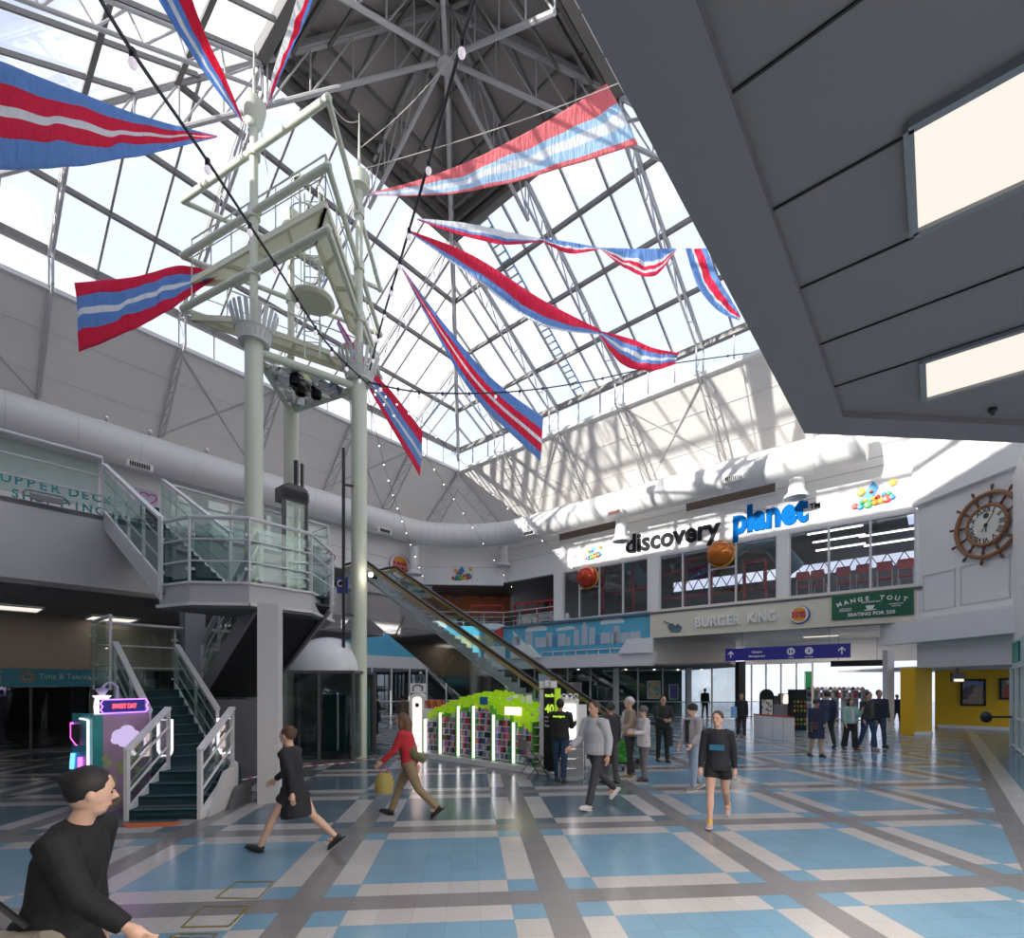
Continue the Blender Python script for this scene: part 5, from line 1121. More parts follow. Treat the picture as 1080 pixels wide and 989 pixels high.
def busy(name, cols_, sc_=6, es=0):
    m = bpy.data.materials.new(name); m.use_nodes = True; t = m.node_tree; b = t.nodes['Principled BSDF']; tc = t.nodes.new('ShaderNodeTexCoord'); v = t.nodes.new('ShaderNodeTexVoronoi'); v.inputs['Scale'].default_value = sc_
    sp = t.nodes.new('ShaderNodeSeparateColor'); cr = t.nodes.new('ShaderNodeValToRGB'); cr.color_ramp.interpolation = 'CONSTANT'
    for k, c in enumerate(cols_):
        e = cr.color_ramp.elements[k] if k < 2 else cr.color_ramp.elements.new(k/len(cols_)); e.position = k/len(cols_); e.color = (*c, 1)
    t.links.new(tc.outputs['Object'], v.inputs['Vector']); t.links.new(v.outputs['Color'], sp.inputs[0]); t.links.new(sp.outputs[0], cr.inputs[0]); t.links.new(cr.outputs[0], b.inputs['Base Color'])
    if es: t.links.new(cr.outputs[0], b.inputs['Emission Color']); b.inputs['Emission Strength'].default_value = es
    MAT[name] = m; return m
stand_panel('wall_poster', 600, 613, 720, 737, 32.6, busy('poster_pink', [(.45, .25, .35), (.25, .4, .35), (.5, .45, .45)], 5), 'pink and green poster in the brown shop window')
stand_panel('wall_poster', 683, 696, 718, 736, 31.0, busy('poster_gold', [(.5, .4, .2), (.15, .3, .3), (.55, .5, .4)], 5), 'gold poster in the shop window right of the pale column')
stand_panel('wall_poster', 706, 715, 722, 737, 31.0, mat('poster_blue', (.06, .08, .25), .4), 'dark blue poster in the shop window beside the gold one')
e = thing('shop_lettering', 'pale lettering high in the brown shop window', 'sign', loc=P(600, 713, 32)); pl = Pl('J', 33.2); a, z_ = pl.hit(588, 715); b_, _ = pl.hit(613, 715); t = text_mb('Hotel Chocolat', b_-a, .3, .02, .02); MB().add(t.v, t.f, pl.T @ Matrix.Translation((a, z_, 0))).build('lettering', greyw, e, smooth=False)
for kd, px in enumerate((575, 610, 660, 690, 715, 740)):
    c = P(px, 722, 33.8); c.z = 3.12; t = thing('shop_downlight', 'small bright downlight inside the ground floor shops, %s from left' % ORD[kd], 'light', loc=c, group='downlights inside the ground floor shops'); MB().lathe([(.09, 0), (.09, -.05), (.04, -.06)], c, 10).build('lamp', lamp_w, t); MB().lathe([(.12, .0), (.12, -.03), (.1, -.03), (.1, 0)], c, 12).build('lamp_ring', greyw, t)
# ---------------------------------------------------------------- passage under the cream fascia
pas = mat('passage_ceiling', (.55, .54, .54), .6)
ent = [WD.at(WD.s(687), 0, 0), WD.at(d1, 0, 0)]
m = MB().slab([Zp(WD.at(WD.s(687), 0), SO), Zp(WD.at(d1+.3, 0), SO), Zp(Vector((33, 40, 0)), SO), Zp(Vector((14, 56, 0)), SO), Zp(Vector((9, 36, 0)), SO)], (0, 0, .1)); struct('ceiling_passage', m, pas, 'grey ceiling of the passage under the cream fascia')['category'] = 'ceiling'
FP = Pl('V', 34.)
f0, f1 = FP.s(785), FP.s(936)
m = MB().wbox(FP, f0, f1+3, 3.35, SO, -.2, 0); struct('wall_passage_far', m, white, 'white header at the far side of the passage')
shopfront('window_15', 'glass doors at the far left of the passage', FP.at(FP.s(778), 0), FP.at(FP.s(857), 0), 3.35, 5, 0, mat_=sky_glass)
m = MB(); m.beam(Zp(P(781, 722, 29), 0), Zp(P(781, 722, 29), 3.4), .42, .4); struct('wall_black_pillar', m, dark, 'black pillar at the left side of the passage')
rf = P(937, 722, 22.3); rf.z = 0
for px, py, L_, lab in ((866, 671, 1.6, 'front row'), (884, 676, 1.5, 'second row'), (760, 681, 1.6, 'far left'), (787, 683, 1.5, 'left second')):
    d = (SO-.05-EYE)*FPX/(HZ-py); c = P(px, py, d); t = thing('ceiling_light', 'slim lit ceiling strip in the passage, '+lab, 'light', loc=c); lamp_area(c-Z_*.06, L_, .2, 70, rot=Matrix.Rotation(YAW+R(135), 4, 'Z'), parent=t); MB().beam(c-N_*L_/2, c+N_*L_/2, .2, .04, (0, 0, 1)).build('tube', lit_w, t, smooth=False); MB().beam(c-N_*L_/2+Z_*.03, c+N_*L_/2+Z_*.03, .3, .03, (0, 0, 1)).build('batten', greyw, t, smooth=False)
def hang_sign(name, label, px0, px1, y0, y1, d, m_, tilt=0):
    pl = Pl('V', d); s0, zt = pl.hit(px0, y0); s1, _ = pl.hit(px1, y0); zb = pl.hit(px0, y1)[1]; r = thing(name, label, 'sign', loc=pl.at((s0+s1)/2, zb)); MB().wbox(pl, s0, s1, zb, zt, -.08, 0).build('sign_board', m_, r, smooth=False)
    e = MB()
    for u in (.15, .85): p = pl.at(s0+(s1-s0)*u, zt, -.04); e.tube(p, Zp(p, SO), .012, 6)
    e.build('hanger', mgrey, r); return r, pl, s0, s1, zb, zt
r, pl, s0, s1, zb, zt = hang_sign('direction_sign', 'long purple blue hanging direction sign with white arrows', 765, 897, 684, 697, 26.4, purplem)
def on(r, pl, txt, u, zz, h_, m_, w_=None, b_=.03): t = text_mb(txt, w_, h_, .015, b_); MB().add(t.v, t.f, pl.T @ Matrix.Translation((s0+(s1-s0)*u-t.w/2, zz, 0))).build('lettering', m_, r, smooth=False)
H_ = zt-zb; wht = mat('white_letter', (0, 0, 0))
on(r, pl, 'Centre', .28, zb+H_*.55, .12, wht); on(r, pl, 'Management', .28, zb+H_*.2, .12, wht, .75); on(r, pl, 'Toilets', .56, zb+H_*.08, .06, wht); on(r, pl, 'Baby Change', .70, zb+H_*.08, .06, wht)
for u in (.05, .94):
    e = MB().prism([(-.025, -.16), (.025, -.16), (.025, .08), (.12, -.01), (.15, .03), (0, .18), (-.15, .03), (-.12, -.01), (-.025, .08)], 0, .015); MB().add(e.v, e.f, pl.T @ Matrix.Translation((s0+(s1-s0)*u, (zb+zt)/2, 0))).build('arrow', wht, r, smooth=False)
for u, fig in ((.56, 2), (.70, 1)):
    c = pl.T @ Matrix.Translation((s0+(s1-s0)*u, zb+H_*.58, 0)); MB().lathe([(.17, 0), (.17, .015), (.001, .016)], (0, 0, 0), 20, c).build('pictogram_disc', wht, r)
    e = MB()
    for k in range(fig): x = (k-.5*(fig-1))*.12; e.box(x-.03, x+.03, -.08, .05, .016, .02, c); e.box(x-.02, x+.02, .06, .1, .016, .02, c)
    e.build('pictogram', purplem, r, smooth=False)
r, pl, s0, s1, zb, zt = hang_sign('hanging_sign', 'thin black hanging sign deeper in the passage', 876, 934, 697, 703, 30., dark)
# passage clutter : hats shelf, counters, boards
hs = thing('shop_shelving', 'grey shelving unit with a long top rail in the far passage', 'shelf', loc=G(890, 757)); a = P(852, 757, 30); b_ = P(912, 757, 27.5)
e = MB()
for z in (.1, .7, 1.3, 1.75): e.beam(Zp(a, z), Zp(b_, z), .45, .04, (0, 0, 1))
for k in range(7): p = a.lerp(b_, k/6); e.beam(Zp(p, 0), Zp(p, 1.8), .06, .4)
e.build('shelf_frame', mat('shelf_grey', (.30, .31, .33), .5), hs, smooth=False)
random.seed(21)
for k in range(13):
    p = a.lerp(b_, (k+.5)/13); t = MB().lathe([(.17, 0), (.17, .02), (.11, .03), (.10, .10), (.05, .16), (.001, .17)], Zp(p, 1.775), 12); tag(t.build('display_hat', mat('hat_%d' % (k % 5), [(.03, .03, .04), (.3, .3, .32), (.25, .12, .06), (.04, .06, .2), (.45, .42, .4)][k % 5], .8)), '%s brimmed hat on top of the grey passage shelving, number %s from left' % (['black', 'grey', 'brown', 'navy', 'pale'][k % 5], (ORD+['thirteenth'])[k]), 'hat', 'hats on the grey shelving')
for k in range(16):
    p = a.lerp(b_, (k+.5)/16); tag(MB().box(p.x-.12, p.x+.12, p.y-.16, p.y+.02, 1.33, 1.33+random.uniform(.22, .38)).build('folded_garment', mat('garment_%d' % (k % 4), [(.05, .04, .06), (.4, .05, .1), (.1, .1, .12), (.3, .3, .35)][k % 4], .8), smooth=False), 'folded %s garment on the grey passage shelving, %s from left' % (['black', 'crimson', 'charcoal', 'grey'][k % 4], (ORD+['thirteenth', 'fourteenth', 'fifteenth', 'sixteenth'])[k]), 'clothing', 'garments on the grey shelving')
ctr = thing('promo_counter', 'low white counter with red edge standing in sunlight in the passage mouth', 'counter', loc=G(820, 781)); a = G(804, 778); b_ = G(838, 782)
MB().slab([a, b_, b_+J_*.6, a+J_*.6], (0, 0, .86)).build('counter_body', mat('counter_white', (.75, .74, .73), .4), ctr, smooth=False); MB().slab([a+Z_*.86-J_*.03, b_+Z_*.86-J_*.03, b_+J_*.63+Z_*.86, a+J_*.63+Z_*.86], (0, 0, .05)).build('counter_edge', mat('counter_red', (.5, .06, .04), .5), ctr, smooth=False)
e = MB(); 
for u in (.33, .66): p = a.lerp(b_, u); e.beam(p-J_*.005, p-J_*.005+Z_*.86, .012, .01)
e.build('panel_joint', mgrey, ctr, smooth=False)
ar = thing('arched_board', 'black arched menu board with white poster beside the white counter', 'sign', loc=P(808, 764, 22.5)); c = P(808, 762, 22.5); w2 = .32; c.z = 0
MB().prism([(-w2, 0), (w2, 0), (w2, 1.55)]+[(w2*math.cos(t), 1.55+w2*math.sin(t)) for t in [math.pi*k/10 for k in range(1, 10)]]+[(-w2, 1.55)], 0, .08, Matrix(((I_.x, 0, -J_.x, c.x), (I_.y, 0, -J_.y, c.y), (0, 1, 0, 0), (0, 0, 0, 1)))).build('board', dark, ar, smooth=False)
MB().slab([c-I_*.25-J_*.085+Z_*.55, c+I_*.25-J_*.085+Z_*.55, c+I_*.25-J_*.085+Z_*1.4, c-I_*.25-J_*.085+Z_*1.4], -J_*.01).build('poster_sheet', busy('menu_sheet', [(.7, .68, .65), (.75, .74, .7), (.3, .2, .12), (.72, .7, .68)], 9), ar, smooth=False)
cb = thing('coffee_counter', 'dark coffee counter with machines behind the white counter', 'counter', loc=P(825, 765, 23.2)); a = P(814, 765, 23.4); b_ = P(836, 765, 23.0); a.z = b_.z = 0
MB().slab([a, b_, b_+J_*.7, a+J_*.7], (0, 0, 1.15)).build('counter_body', mgrey, cb, smooth=False); e = MB()
for u, h_, w_ in ((.1, .35, .12), (.3, .25, .1), (.5, .4, .14), (.78, .5, .2)): p = a.lerp(b_, u)+J_*.3; e.box(p.x-w_, p.x+w_, p.y-.1, p.y+.15, 1.15, 1.15+h_)
e.build('coffee_machine', dgrey, cb, smooth=False); p = a.lerp(b_, .75)+J_*.1; MB().lathe([(.1, 0), (.12, .1), (.07, .4), (.02, .42)], Zp(p, 1.2), 12).build('lamp', emis('warm_bulb', (1, .75, .45), 2.2), cb)
vb = thing('display_board', 'tall black display board with rows of yellow and green packets', 'display stand', loc=P(843, 765, 22.5)); c = P(843, 765, 22.6); c.z = 0
MB().slab([c-I_*.34, c+I_*.34, c+I_*.34+J_*.3, c-I_*.34+J_*.3], (0, 0, 1.85)).build('board', dark, vb, smooth=False); random.seed(2)
for ci, cc in enumerate(((.7, .5, .03), (.1, .45, .08), (.6, .1, .08))):
    e = MB()
    for r_ in range(6):
        for q in range(4):
            if (r_*4+q+ci) % 3 == 0 and r_ != 2: p = c-I_*(.24-q*.16)-J_*.02+Z_*(.25+r_*.2); e.box(p.x-.035, p.x+.035, p.y-.03, p.y, p.z, p.z+.1)
    e.build('packet_row', mat('packet_%d' % ci, cc, .5), vb, smooth=False)
# green shop door, bright far shop glimpses
stand_panel('green_door', 849, 856, 708, 727, 30, mat('door_green', (.01, .25, .06), .4), 'narrow green panel above the display board in the passage', 'panel')
struct('wall_exit_frame', MB().beam(Zp(rf, 0), Zp(rf, 3.6), .3, .3).beam(Zp(P(962, 722, 24), 0), Zp(P(962, 722, 24), 2.7), .1, .1), greyw, 'pale post at the right side of the passage')
# yellow recess
YB = Pl('V', 31.6)
m = MB().wbox(YB, YB.s(986), YB.s(1100), 0, 2.9, -.2, 0); yw = struct('wall_yellow', m, yellow_m, 'ochre yellow back wall of the recess')
struct('baseboard_yellow', MB().wbox(YB, YB.s(989), YB.s(1100), 0, .16, 0, .03), white, 'white skirting below the yellow wall')
yp = G(974, 775); m = MB(); m.slab([yp-I_*.38, yp+I_*.38, yp+I_*.38+J_*.7, yp-I_*.38+J_*.7], (0, 0, 2.75)); struct('wall_yellow_pillar', m, yellow_m, 'ochre yellow pillar at the mouth of the recess')
m = MB(); m.slab([yp-I_*.4-J_*.02, yp+I_*.4-J_*.02, yp+I_*.4, yp-I_*.4], (0, 0, .14)); struct('baseboard_pillar', m, white, 'white skirting of the yellow pillar')
m = MB().slab([yp+I_*.38+J_*.3, yp+I_*.66+J_*.3, yp+I_*.66+J_*.5, yp+I_*.38+J_*.5], (0, 0, 2.8)); struct('door_1', m, dark, 'dark doorway beside the yellow pillar')
stand_panel('paper_notice', 971, 979, 728, 736, 20.9, white, 'white paper notice on the yellow pillar', 'notice')
m = MB().slab([Zp(WR.at(r0, 0, 0), 2.74), Zp(WR.at(WR.s(1090), 0), 2.74), Zp(Vector((26, 21, 0)), 2.74), Zp(Vector((24, 27, 0)), 2.74), Zp(Vector((17.5, 27, 0)), 2.74)], (0, 0, .08)); struct('ceiling_recess', m, greyw, 'low ceiling of the yellow recess')['category'] = 'ceiling'
def picture(px0, px1, y0, y1, label, m_):
    pl = YB; s0, zt = pl.hit(px0, y0, .1); s1, zb = pl.hit(px1, y1, .1); r = thing('framed_picture', label, 'picture', loc=pl.at((s0+s1)/2, zb)); MB().wbox(pl, s0+.06, s1-.06, zb+.06, zt-.06, .02, .05).build('print', m_, r, smooth=False)
    MB().wbox(pl, s0+.06, s1-.06, zb+.06, zt-.06, .012, .03).v
    f = MB().wbox(pl, s0, s1, zb, zb+.08, .0, .08).wbox(pl, s0, s1, zt-.08, zt, 0, .08).wbox(pl, s0, s0+.08, zb, zt, 0, .08).wbox(pl, s1-.08, s1, zb, zt, 0, .08); f.build('frame', dark, r, smooth=False)
picture(1013, 1040, 716, 744.5, 'large dark framed street scene print on the yellow wall', busy('street_print', [(.30, .22, .30), (.40, .30, .22), (.15, .12, .12), (.45, .35, .3), (.25, .3, .45)], 3.2))
picture(1054, 1085, 715, 738, 'dark framed colourful print at the right end of the yellow wall', busy('market_print', [(.3, .3, .25), (.45, .1, .08), (.15, .25, .15), (.5, .45, .4)], 4))
r = thing('hanging_screen', 'small dark hanging screen at the top of the yellow recess', 'screen', loc=P(1010, 718, 20)); c = P(1010, 714.5, 20.5); MB().box(c.x-.26, c.x+.26, c.y-.05, c.y+.05, c.z-.18, c.z+.2).box(c.x-.03, c.x+.03, c.y-.03, c.y+.03, c.z+.2, 2.76).build('screen_body', mat('screen_brown', (.14, .10, .09), .4), r, smooth=False); MB().box(c.x-.2, c.x+.2, c.y-.06, c.y-.05, c.z-.16, c.z-.05).build('screen_text', lit_w, r, smooth=False)
# mint glazed shop at the right edge
mint = glass('mint_glass', (.62, .80, .78), .12)
ma, mb_ = WR.at(WR.s(1069), 0, .05), None; mb_ = ma - V_*9
shopfront('window_16', 'mint tinted shop glazing at the right edge', ma, mb_, 2.62, 6, 0, mat_=mint)
m = MB().slab([Zp(ma, 2.65), Zp(mb_, 2.65), Zp(mb_, 3.5), Zp(ma, 3.5)], I_*.2); struct('trim_7', m, mat('mint_band', (.45, .62, .58), .5), 'mint band over the right hand shop front')
m = MB().slab([Zp(ma, 3.5), Zp(mb_, 3.5), Zp(mb_, 9), Zp(ma, 9)], I_*.2); struct('wall_far_right', m, white, 'white wall above the right hand shop')
struct('wall_mint_shop', seg_wall(MB(), ma+I_*3, mb_+I_*3, 0, 3), mat('mint_interior', (.25, .40, .40), .7), 'pale interior of the right hand shop')
c = ma - V_*.5 - I_*.0; e = MB().slab([Zp(c, 2.78), Zp(c-V_*1.6, 2.78), Zp(c-V_*1.6, 3.4), Zp(c, 3.4)], -I_*.06); r = tag(e.build('shop_sign', mat('sign_teal_green', (.0, .26, .2), .4), smooth=False), 'green shop sign at the right edge of the picture', 'sign'); MB().slab([Zp(c+V_*.05, 2.76), Zp(c-V_*.02, 2.76), Zp(c-V_*.02, 3.42), Zp(c+V_*.05, 3.42)], -I_*.07).build('sign_edge', mat('sign_yellow', (.7, .55, .02), .4), r, smooth=False)
wp_ = ma - V_*.35; TM = Matrix(((-V_.x, 0, N_.x, wp_.x), (-V_.y, 0, N_.y, wp_.y), (0, 1, 0, 0), (0, 0, 0, 1))); t = text_mb('W', .3, .28, .03, .04); tag(MB().add(t.v, t.f, TM @ Matrix.Translation((0, 4.0, .02))).build('shop_lettering', dgrey, smooth=False), 'dark letter at the right edge above the mint shop front', 'sign')
hd = P(1040, 756, 16.5); e = MB().ball(hd, .16, 12, (1, 1, 1.2)).tube(hd, hd+I_*1.3, .035, 8); tag(e.build('door_closer', blackrub), 'black padded arm sticking out from the right hand shop front', 'fitting')
# ship's wheel clock
s_, z_ = WR.hit(1040, 553.5, .15); s_e, _ = WR.hit(1010.5, 553.5, .15)
_, zt = WR.hit(1042, 519, .15); Rw = (zt-z_)*.98
wc = thing('ship_wheel_clock', 'wooden ship wheel clock with roman numerals on the white wall', 'clock', loc=WR.at(s_, z_, 0)); T = WR.T @ Matrix.Translation((s_, z_, .12))
wood = mat('varnished_wood', (.30, .13, .05), .35, var=.2); 
def ringp(r_, rt, n=48): return [T @ Vector((r_*math.cos(2*math.pi*k/n), r_*math.sin(2*math.pi*k/n), 0)) for k in range(n)]
MB().path(ringp(Rw, 0), .075, 10, closed=True).build('wheel_rim', wood, wc); MB().path(ringp(Rw*.62, 0), .07, 10, closed=True).build('inner_rim', wood, wc)
MB().lathe([(Rw*.6, -.02), (Rw*.6, .03), (.001, .031)], (0, 0, 0), 40, T).build('clock_face', mat('clock_face', (.78, .76, .68), .4), wc)
for k in range(12):
    t_ = R(30*k+8); d_ = Vector((math.sin(t_), math.cos(t_), 0)); e = MB()
    e.path([T @ (d_*r_*Rw) for r_ in (.64, .70, .78, .86, .93, 1.02, 1.08, 1.16, 1.24, 1.27)], .03, 8, radii=[.04, .055, .03, .055, .04, .035, .025, .05, .045, .01]); e.build('spoke', mat('dark_spoke', (.14, .06, .04), .4), wc)
blkn = mat('numeral_black', (.03, .03, .03), .4); e = MB()
for k, nm_ in enumerate(('XII', 'I', 'II', 'III', 'IIII', 'V', 'VI', 'VII', 'VIII', 'IX', 'X', 'XI')):
    t_ = R(30*k); t = text_mb(nm_, None, .17, .01, .02); e.add(t.v, t.f, T @ Matrix.Translation((math.sin(t_)*Rw*.48, math.cos(t_)*Rw*.48, .032)) @ Matrix.Rotation(-t_, 4, 'Z') @ Matrix.Translation((-t.w/2, -.085, 0)))
e.build('numerals', blkn, wc, smooth=False)
e = MB()
for t_, L_, w_ in ((R(35), Rw*.45, .02), (R(178), Rw*.22, .03), (R(215), Rw*.25, .02)): d_ = Vector((math.sin(t_), math.cos(t_), 0)); e.beam(T @ Vector((0, 0, .05)), T @ (d_*L_+Vector((0, 0, .05))), w_, .01, WR.n)
e.lathe([(.06, .03), (.06, .07), (.001, .08)], (0, 0, 0), 12, T); e.build('clock_hands', blkn, wc, smooth=False)
MB().lathe([(.1, .032), (.1, .036), (.001, .037)], (0, Rw*.3, 0), 16, T).build('dial_emblem', blkn, wc)
# ---------------------------------------------------------------- escalator
ev0, ev1 = 11.5, 13.0; sl = .577
def eh(px, py): pl = Pl('V', ev0); s_, z_ = pl.hit(px, py); return -s_, z_
nA, zA = eh(392, 592); zH = 7.0; nT = 17.4
es_ = thing('escalator', 'escalator with mirrored steel side and brass trimmed black handrails', 'escalator', loc=nv(12, ev0, 0))
def ez(n): return max(0., min(5.96, (n-nB)*sl))       # walking line
nB = nT-6.04/sl
for v_, k_ in ((ev0, 0), (ev1, 1)):
    h = 1.02
    path = [nv(nT+1.6, v_, 6.04+h-.0), nv(nT+.5, v_, 6.04+h), nv(nT, v_, 6.04+h-.05), nv(nB+.4, v_, .25+h), nv(nB-.3, v_, h-.03), nv(nB-1.3, v_, h), nv(nB-1.5, v_, h-.12), nv(nB-1.5, v_, h-.6)]
    MB().path(path, .055, 8).build('handrail', blackrub, es_)
    tr = MB()
    for dz, w_ in ((-.09, .05), (-.15, .04)):
        tr.beam(nv(nT, v_, 6.0+h+dz), nv(nB+.3, v_, .2+h+dz), .11, w_, (0, 0, 1)); tr.beam(nv(nT, v_, 6.0+h+dz), nv(nT+1.6, v_, 6.0+h+dz), .11, w_, (0, 0, 1))
    tr.build('brass_trim', brass, es_, smooth=False)
    MB().slab([nv(nT+1.6, v_, 6.05), nv(nT, v_, 6.05), nv(nB, v_, .12), nv(nB-1.4, v_, .12), nv(nB-1.4, v_, h-.15), nv(nB-.1, v_, h-.15), nv(nT, v_, 6.04+h-.2), nv(nT+1.6, v_, 6.04+h-.2)], V_*.02).build('balustrade_glass', rail_glass, es_, smooth=False)
MB().slab([nv(nT+1.6, ev0-.09, 6.04), nv(nT, ev0-.09, 6.3), nv(nB, ev0-.09, .3), nv(nB-1.4, ev0-.09, .25), nv(nB-1.4, ev0-.09, 0), nv(nB+1.9, ev0-.09, 0), nv(nT-.4, ev0-.09, 4.66), nv(nT+1.0, ev0-.09, 4.75), nv(nT+1.6, ev0-.09, 4.3)], V_*.06).build('mirror_side', mirror, es_, smooth=False)
MB().slab([nv(nB+1.9, ev0-.05, .02), nv(nT-.4, ev0-.05, 4.68), nv(nT-.4, ev1+.1, 4.68), nv(nB+1.9, ev1+.1, .02)], Z_*.04).build('underside', greyw, es_, smooth=False)
e = MB()
for u in (.25, .5, .75): a = nv(nB+(nT-nB)*u, ev0-.1, ez(nB+(nT-nB)*u)); e.beam(a, a+N_*.6-Z_*.75, .03, .02)
e.build('panel_joint', brass, es_, smooth=False)
stp = MB(); nst = 34
for k in range(nst): n_ = nB+(nT-nB)*k/nst; z_ = 6.0*(k+1)/nst-.15; stp.slab([nv(n_, ev0+.1, z_-.2), nv(n_+(nT-nB)/nst, ev0+.1, z_-.2), nv(n_+(nT-nB)/nst, ev1-.1, z_-.2), nv(n_, ev1-.1, z_-.2)], (0, 0, .2))
stp.build('step', mgrey, es_, smooth=False)
sgn = thing('guide_sign', 'dark blue sign panel under the escalator top beside the round column', 'sign', loc=P(361, 617, 16)); c = P(361, 617, 17.5); MB().box(c.x-.19, c.x+.19, c.y, c.y+.05, c.z-.28, c.z+.28).build('sign_board', bluem, sgn, smooth=False); MB().lathe([(.12, 0), (.12, .02), (.08, .02), (.08, 0)], (0, 0, 0), 18, Matrix.Translation(c-Vector((.06, .01, -.06))) @ Matrix.Rotation(R(90), 4, 'X')).build('sign_ring', wht, sgn)
ns = thing('no_entry_notice', 'small white round warning notice at the head of the escalator', 'sign', loc=P(350, 588, 20)); c = P(350, 588, 19.5); MB().lathe([(.14, 0), (.14, .02), (.001, .021)], (0, 0, 0), 18, Matrix.Translation(c) @ Matrix.Rotation(R(90), 4, 'X')).build('notice_face', wht, ns); MB().lathe([(.15, 0), (.15, .03), (.12, .03), (.12, 0)], (0, 0, 0), 18, Matrix.Translation(c) @ Matrix.Rotation(R(90), 4, 'X')).build('notice_ring', red_m, ns)
sps = P(391, 606, 13.9); t = thing('wall_spotlight', 'bright small spotlight on the right round column', 'light', loc=sps); MB().ball(sps, .06, 10).build('lamp', emis('bright_bulb', (1, .85, .7), 25), t); MB().tube(sps+Vector((.02, .05, -.02)), sps+Vector((.14, .12, -.06)), .06, 10).build('lamp_body', dark, t)
# ================================================================== BANNERS, STRING LIGHTS
def cloth(name, col):
    m = bpy.data.materials.new(name); m.use_nodes = True; t = m.node_tree; t.nodes.clear()
    o = t.nodes.new('ShaderNodeOutputMaterial'); mx = t.nodes.new('ShaderNodeMixShader'); d = t.nodes.new('ShaderNodeBsdfDiffuse'); tr = t.nodes.new('ShaderNodeBsdfTranslucent')
    d.inputs[0].default_value = (*col, 1); tr.inputs[0].default_value = (*[min(1, c*1.25+.02) for c in col], 1); mx.inputs[0].default_value = .5
    tc = t.nodes.new('ShaderNodeTexCoord'); wv = t.nodes.new('ShaderNodeTexNoise'); wv.inputs['Scale'].default_value = 3.2; wv.inputs['Detail'].default_value = 4; mp = t.nodes.new('ShaderNodeMapping'); mp.inputs['Scale'].default_value = (3.5, 1, .7); bp = t.nodes.new('ShaderNodeBump'); bp.inputs['Strength'].default_value = .9; bp.inputs['Distance'].default_value = .12
    t.links.new(tc.outputs['Object'], mp.inputs[0]); t.links.new(mp.outputs[0], wv.inputs['Vector']); t.links.new(wv.outputs['Fac'], bp.inputs['Height']); t.links.new(bp.outputs[0], d.inputs['Normal']); t.links.new(bp.outputs[0], tr.inputs['Normal'])
    t.links.new(d.outputs[0], mx.inputs[1]); t.links.new(tr.outputs[0], mx.inputs[2]); t.links.new(mx.outputs[0], o.inputs[0]); MAT[name] = m; return m
cR, cW, cB = cloth('banner_red', (.82, .07, .15)), cloth('banner_white', (.88, .90, .93)), cloth('banner_blue', (.26, .44, .74)); cr_, cb_ = cloth('banner_pale_red', (.90, .30, .32)), cloth('banner_pale_blue', (.55, .72, .92))
def interp(pts, u):
    n = len(pts)-1; x = u*n; k = min(int(x), n-1); t = x-k
    p0 = pts[max(k-1, 0)]; p1 = pts[k]; p2 = pts[k+1]; p3 = pts[min(k+2, n)]
    return (p1*2+(p2-p0)*t+(p0*2-p1*5+p2*4-p3)*t*t+(p1*3-p0-p2*3+p3)*t*t*t)*.5
def sheet(name, top, bot, stripes, parent, rip=.06, fr=26, nu=72, seed=0):
    """top/bot: lists of (px, py, depth). stripes: [(fraction end, material letter)]"""
    T = [P(*p) for p in top]; B = [P(*p) for p in bot]; nv_ = 20; vs = []; fs = []; ms = []; rnd = random.Random(seed); ph = [rnd.uniform(0, 6.28) for _ in range(4)]
    for k in range(nu+1):
        u = k/nu; a = interp(T, u); b_ = interp(B, u); w_ = (b_-a).length
        for j in range(nv_+1):
            v = j/nv_; p = a.lerp(b_, v); amp = rip*min(1, w_*1.2)*math.sin(math.pi*min(1, v*1.0)*.9+.1)
            dsp = math.sin(fr*u+ph[0]+v*2.5)*.6+math.sin(fr*1.9*u+ph[1]-v*3)*.35+math.sin(fr*.6*u+ph[2]+v*5)*.5
            p = p+Vector((.25, 1, .12))*amp*dsp; vs.append(tuple(p))
    for k in range(nu):
        for j in range(nv_):
            a = k*(nv_+1)+j; fs.append((a, a+1, a+nv_+2, a+nv_+1)); v = (j+.5)/nv_; ms.append(next(i for i, s_ in enumerate(stripes) if v <= s_[0]+1e-6))
    q = MB(); q.v = vs; q.f = fs; o = q.build(name, [{'R': cR, 'W': cW, 'B': cB, 'r': cr_, 'b': cb_}[s_[1]] for s_ in stripes], parent)
    o.data.polygons.foreach_set('material_index', ms); md = o.modifiers.new('thick', 'SOLIDIFY'); md.thickness = .006; return o
def banner(label, parts):
    p0 = P(*parts[0][0][0]); r = thing('fabric_banner', label, 'banner', loc=p0)
    for k, (t, b_, s_) in enumerate(parts): sheet('banner_cloth', t, b_, s_, r, seed=k+len(label))
    return r
S5 = [(.25, 'B'), (.5, 'R'), (.6, 'W'), (.8, 'R'), (1, 'B')]; S5r = [(.25, 'R'), (.45, 'B'), (.6, 'W'), (.8, 'B'), (1, 'R')]
banner('big blue, red and white striped banner at the left edge of the picture', [([(-35, 50, 9), (60, 88, 10), (150, 122, 11.2), (229, 143, 12.4)], [(-35, 180, 9), (60, 177, 10), (140, 166, 11.2), (229, 145, 12.4)], [(.2, 'B'), (.4, 'R'), (.5, 'W'), (.7, 'R'), (1, 'B')])])
banner('narrow blue and red banner hanging from the top left onto the left mast', [([(150, -30, 10), (190, 38, 11), (226, 92, 12), (254, 127, 12.6)], [(192, -30, 10), (216, 35, 11), (238, 82, 12), (257, 129, 12.6)], [(.25, 'B'), (.4, 'W'), (.62, 'B'), (1, 'R')])])
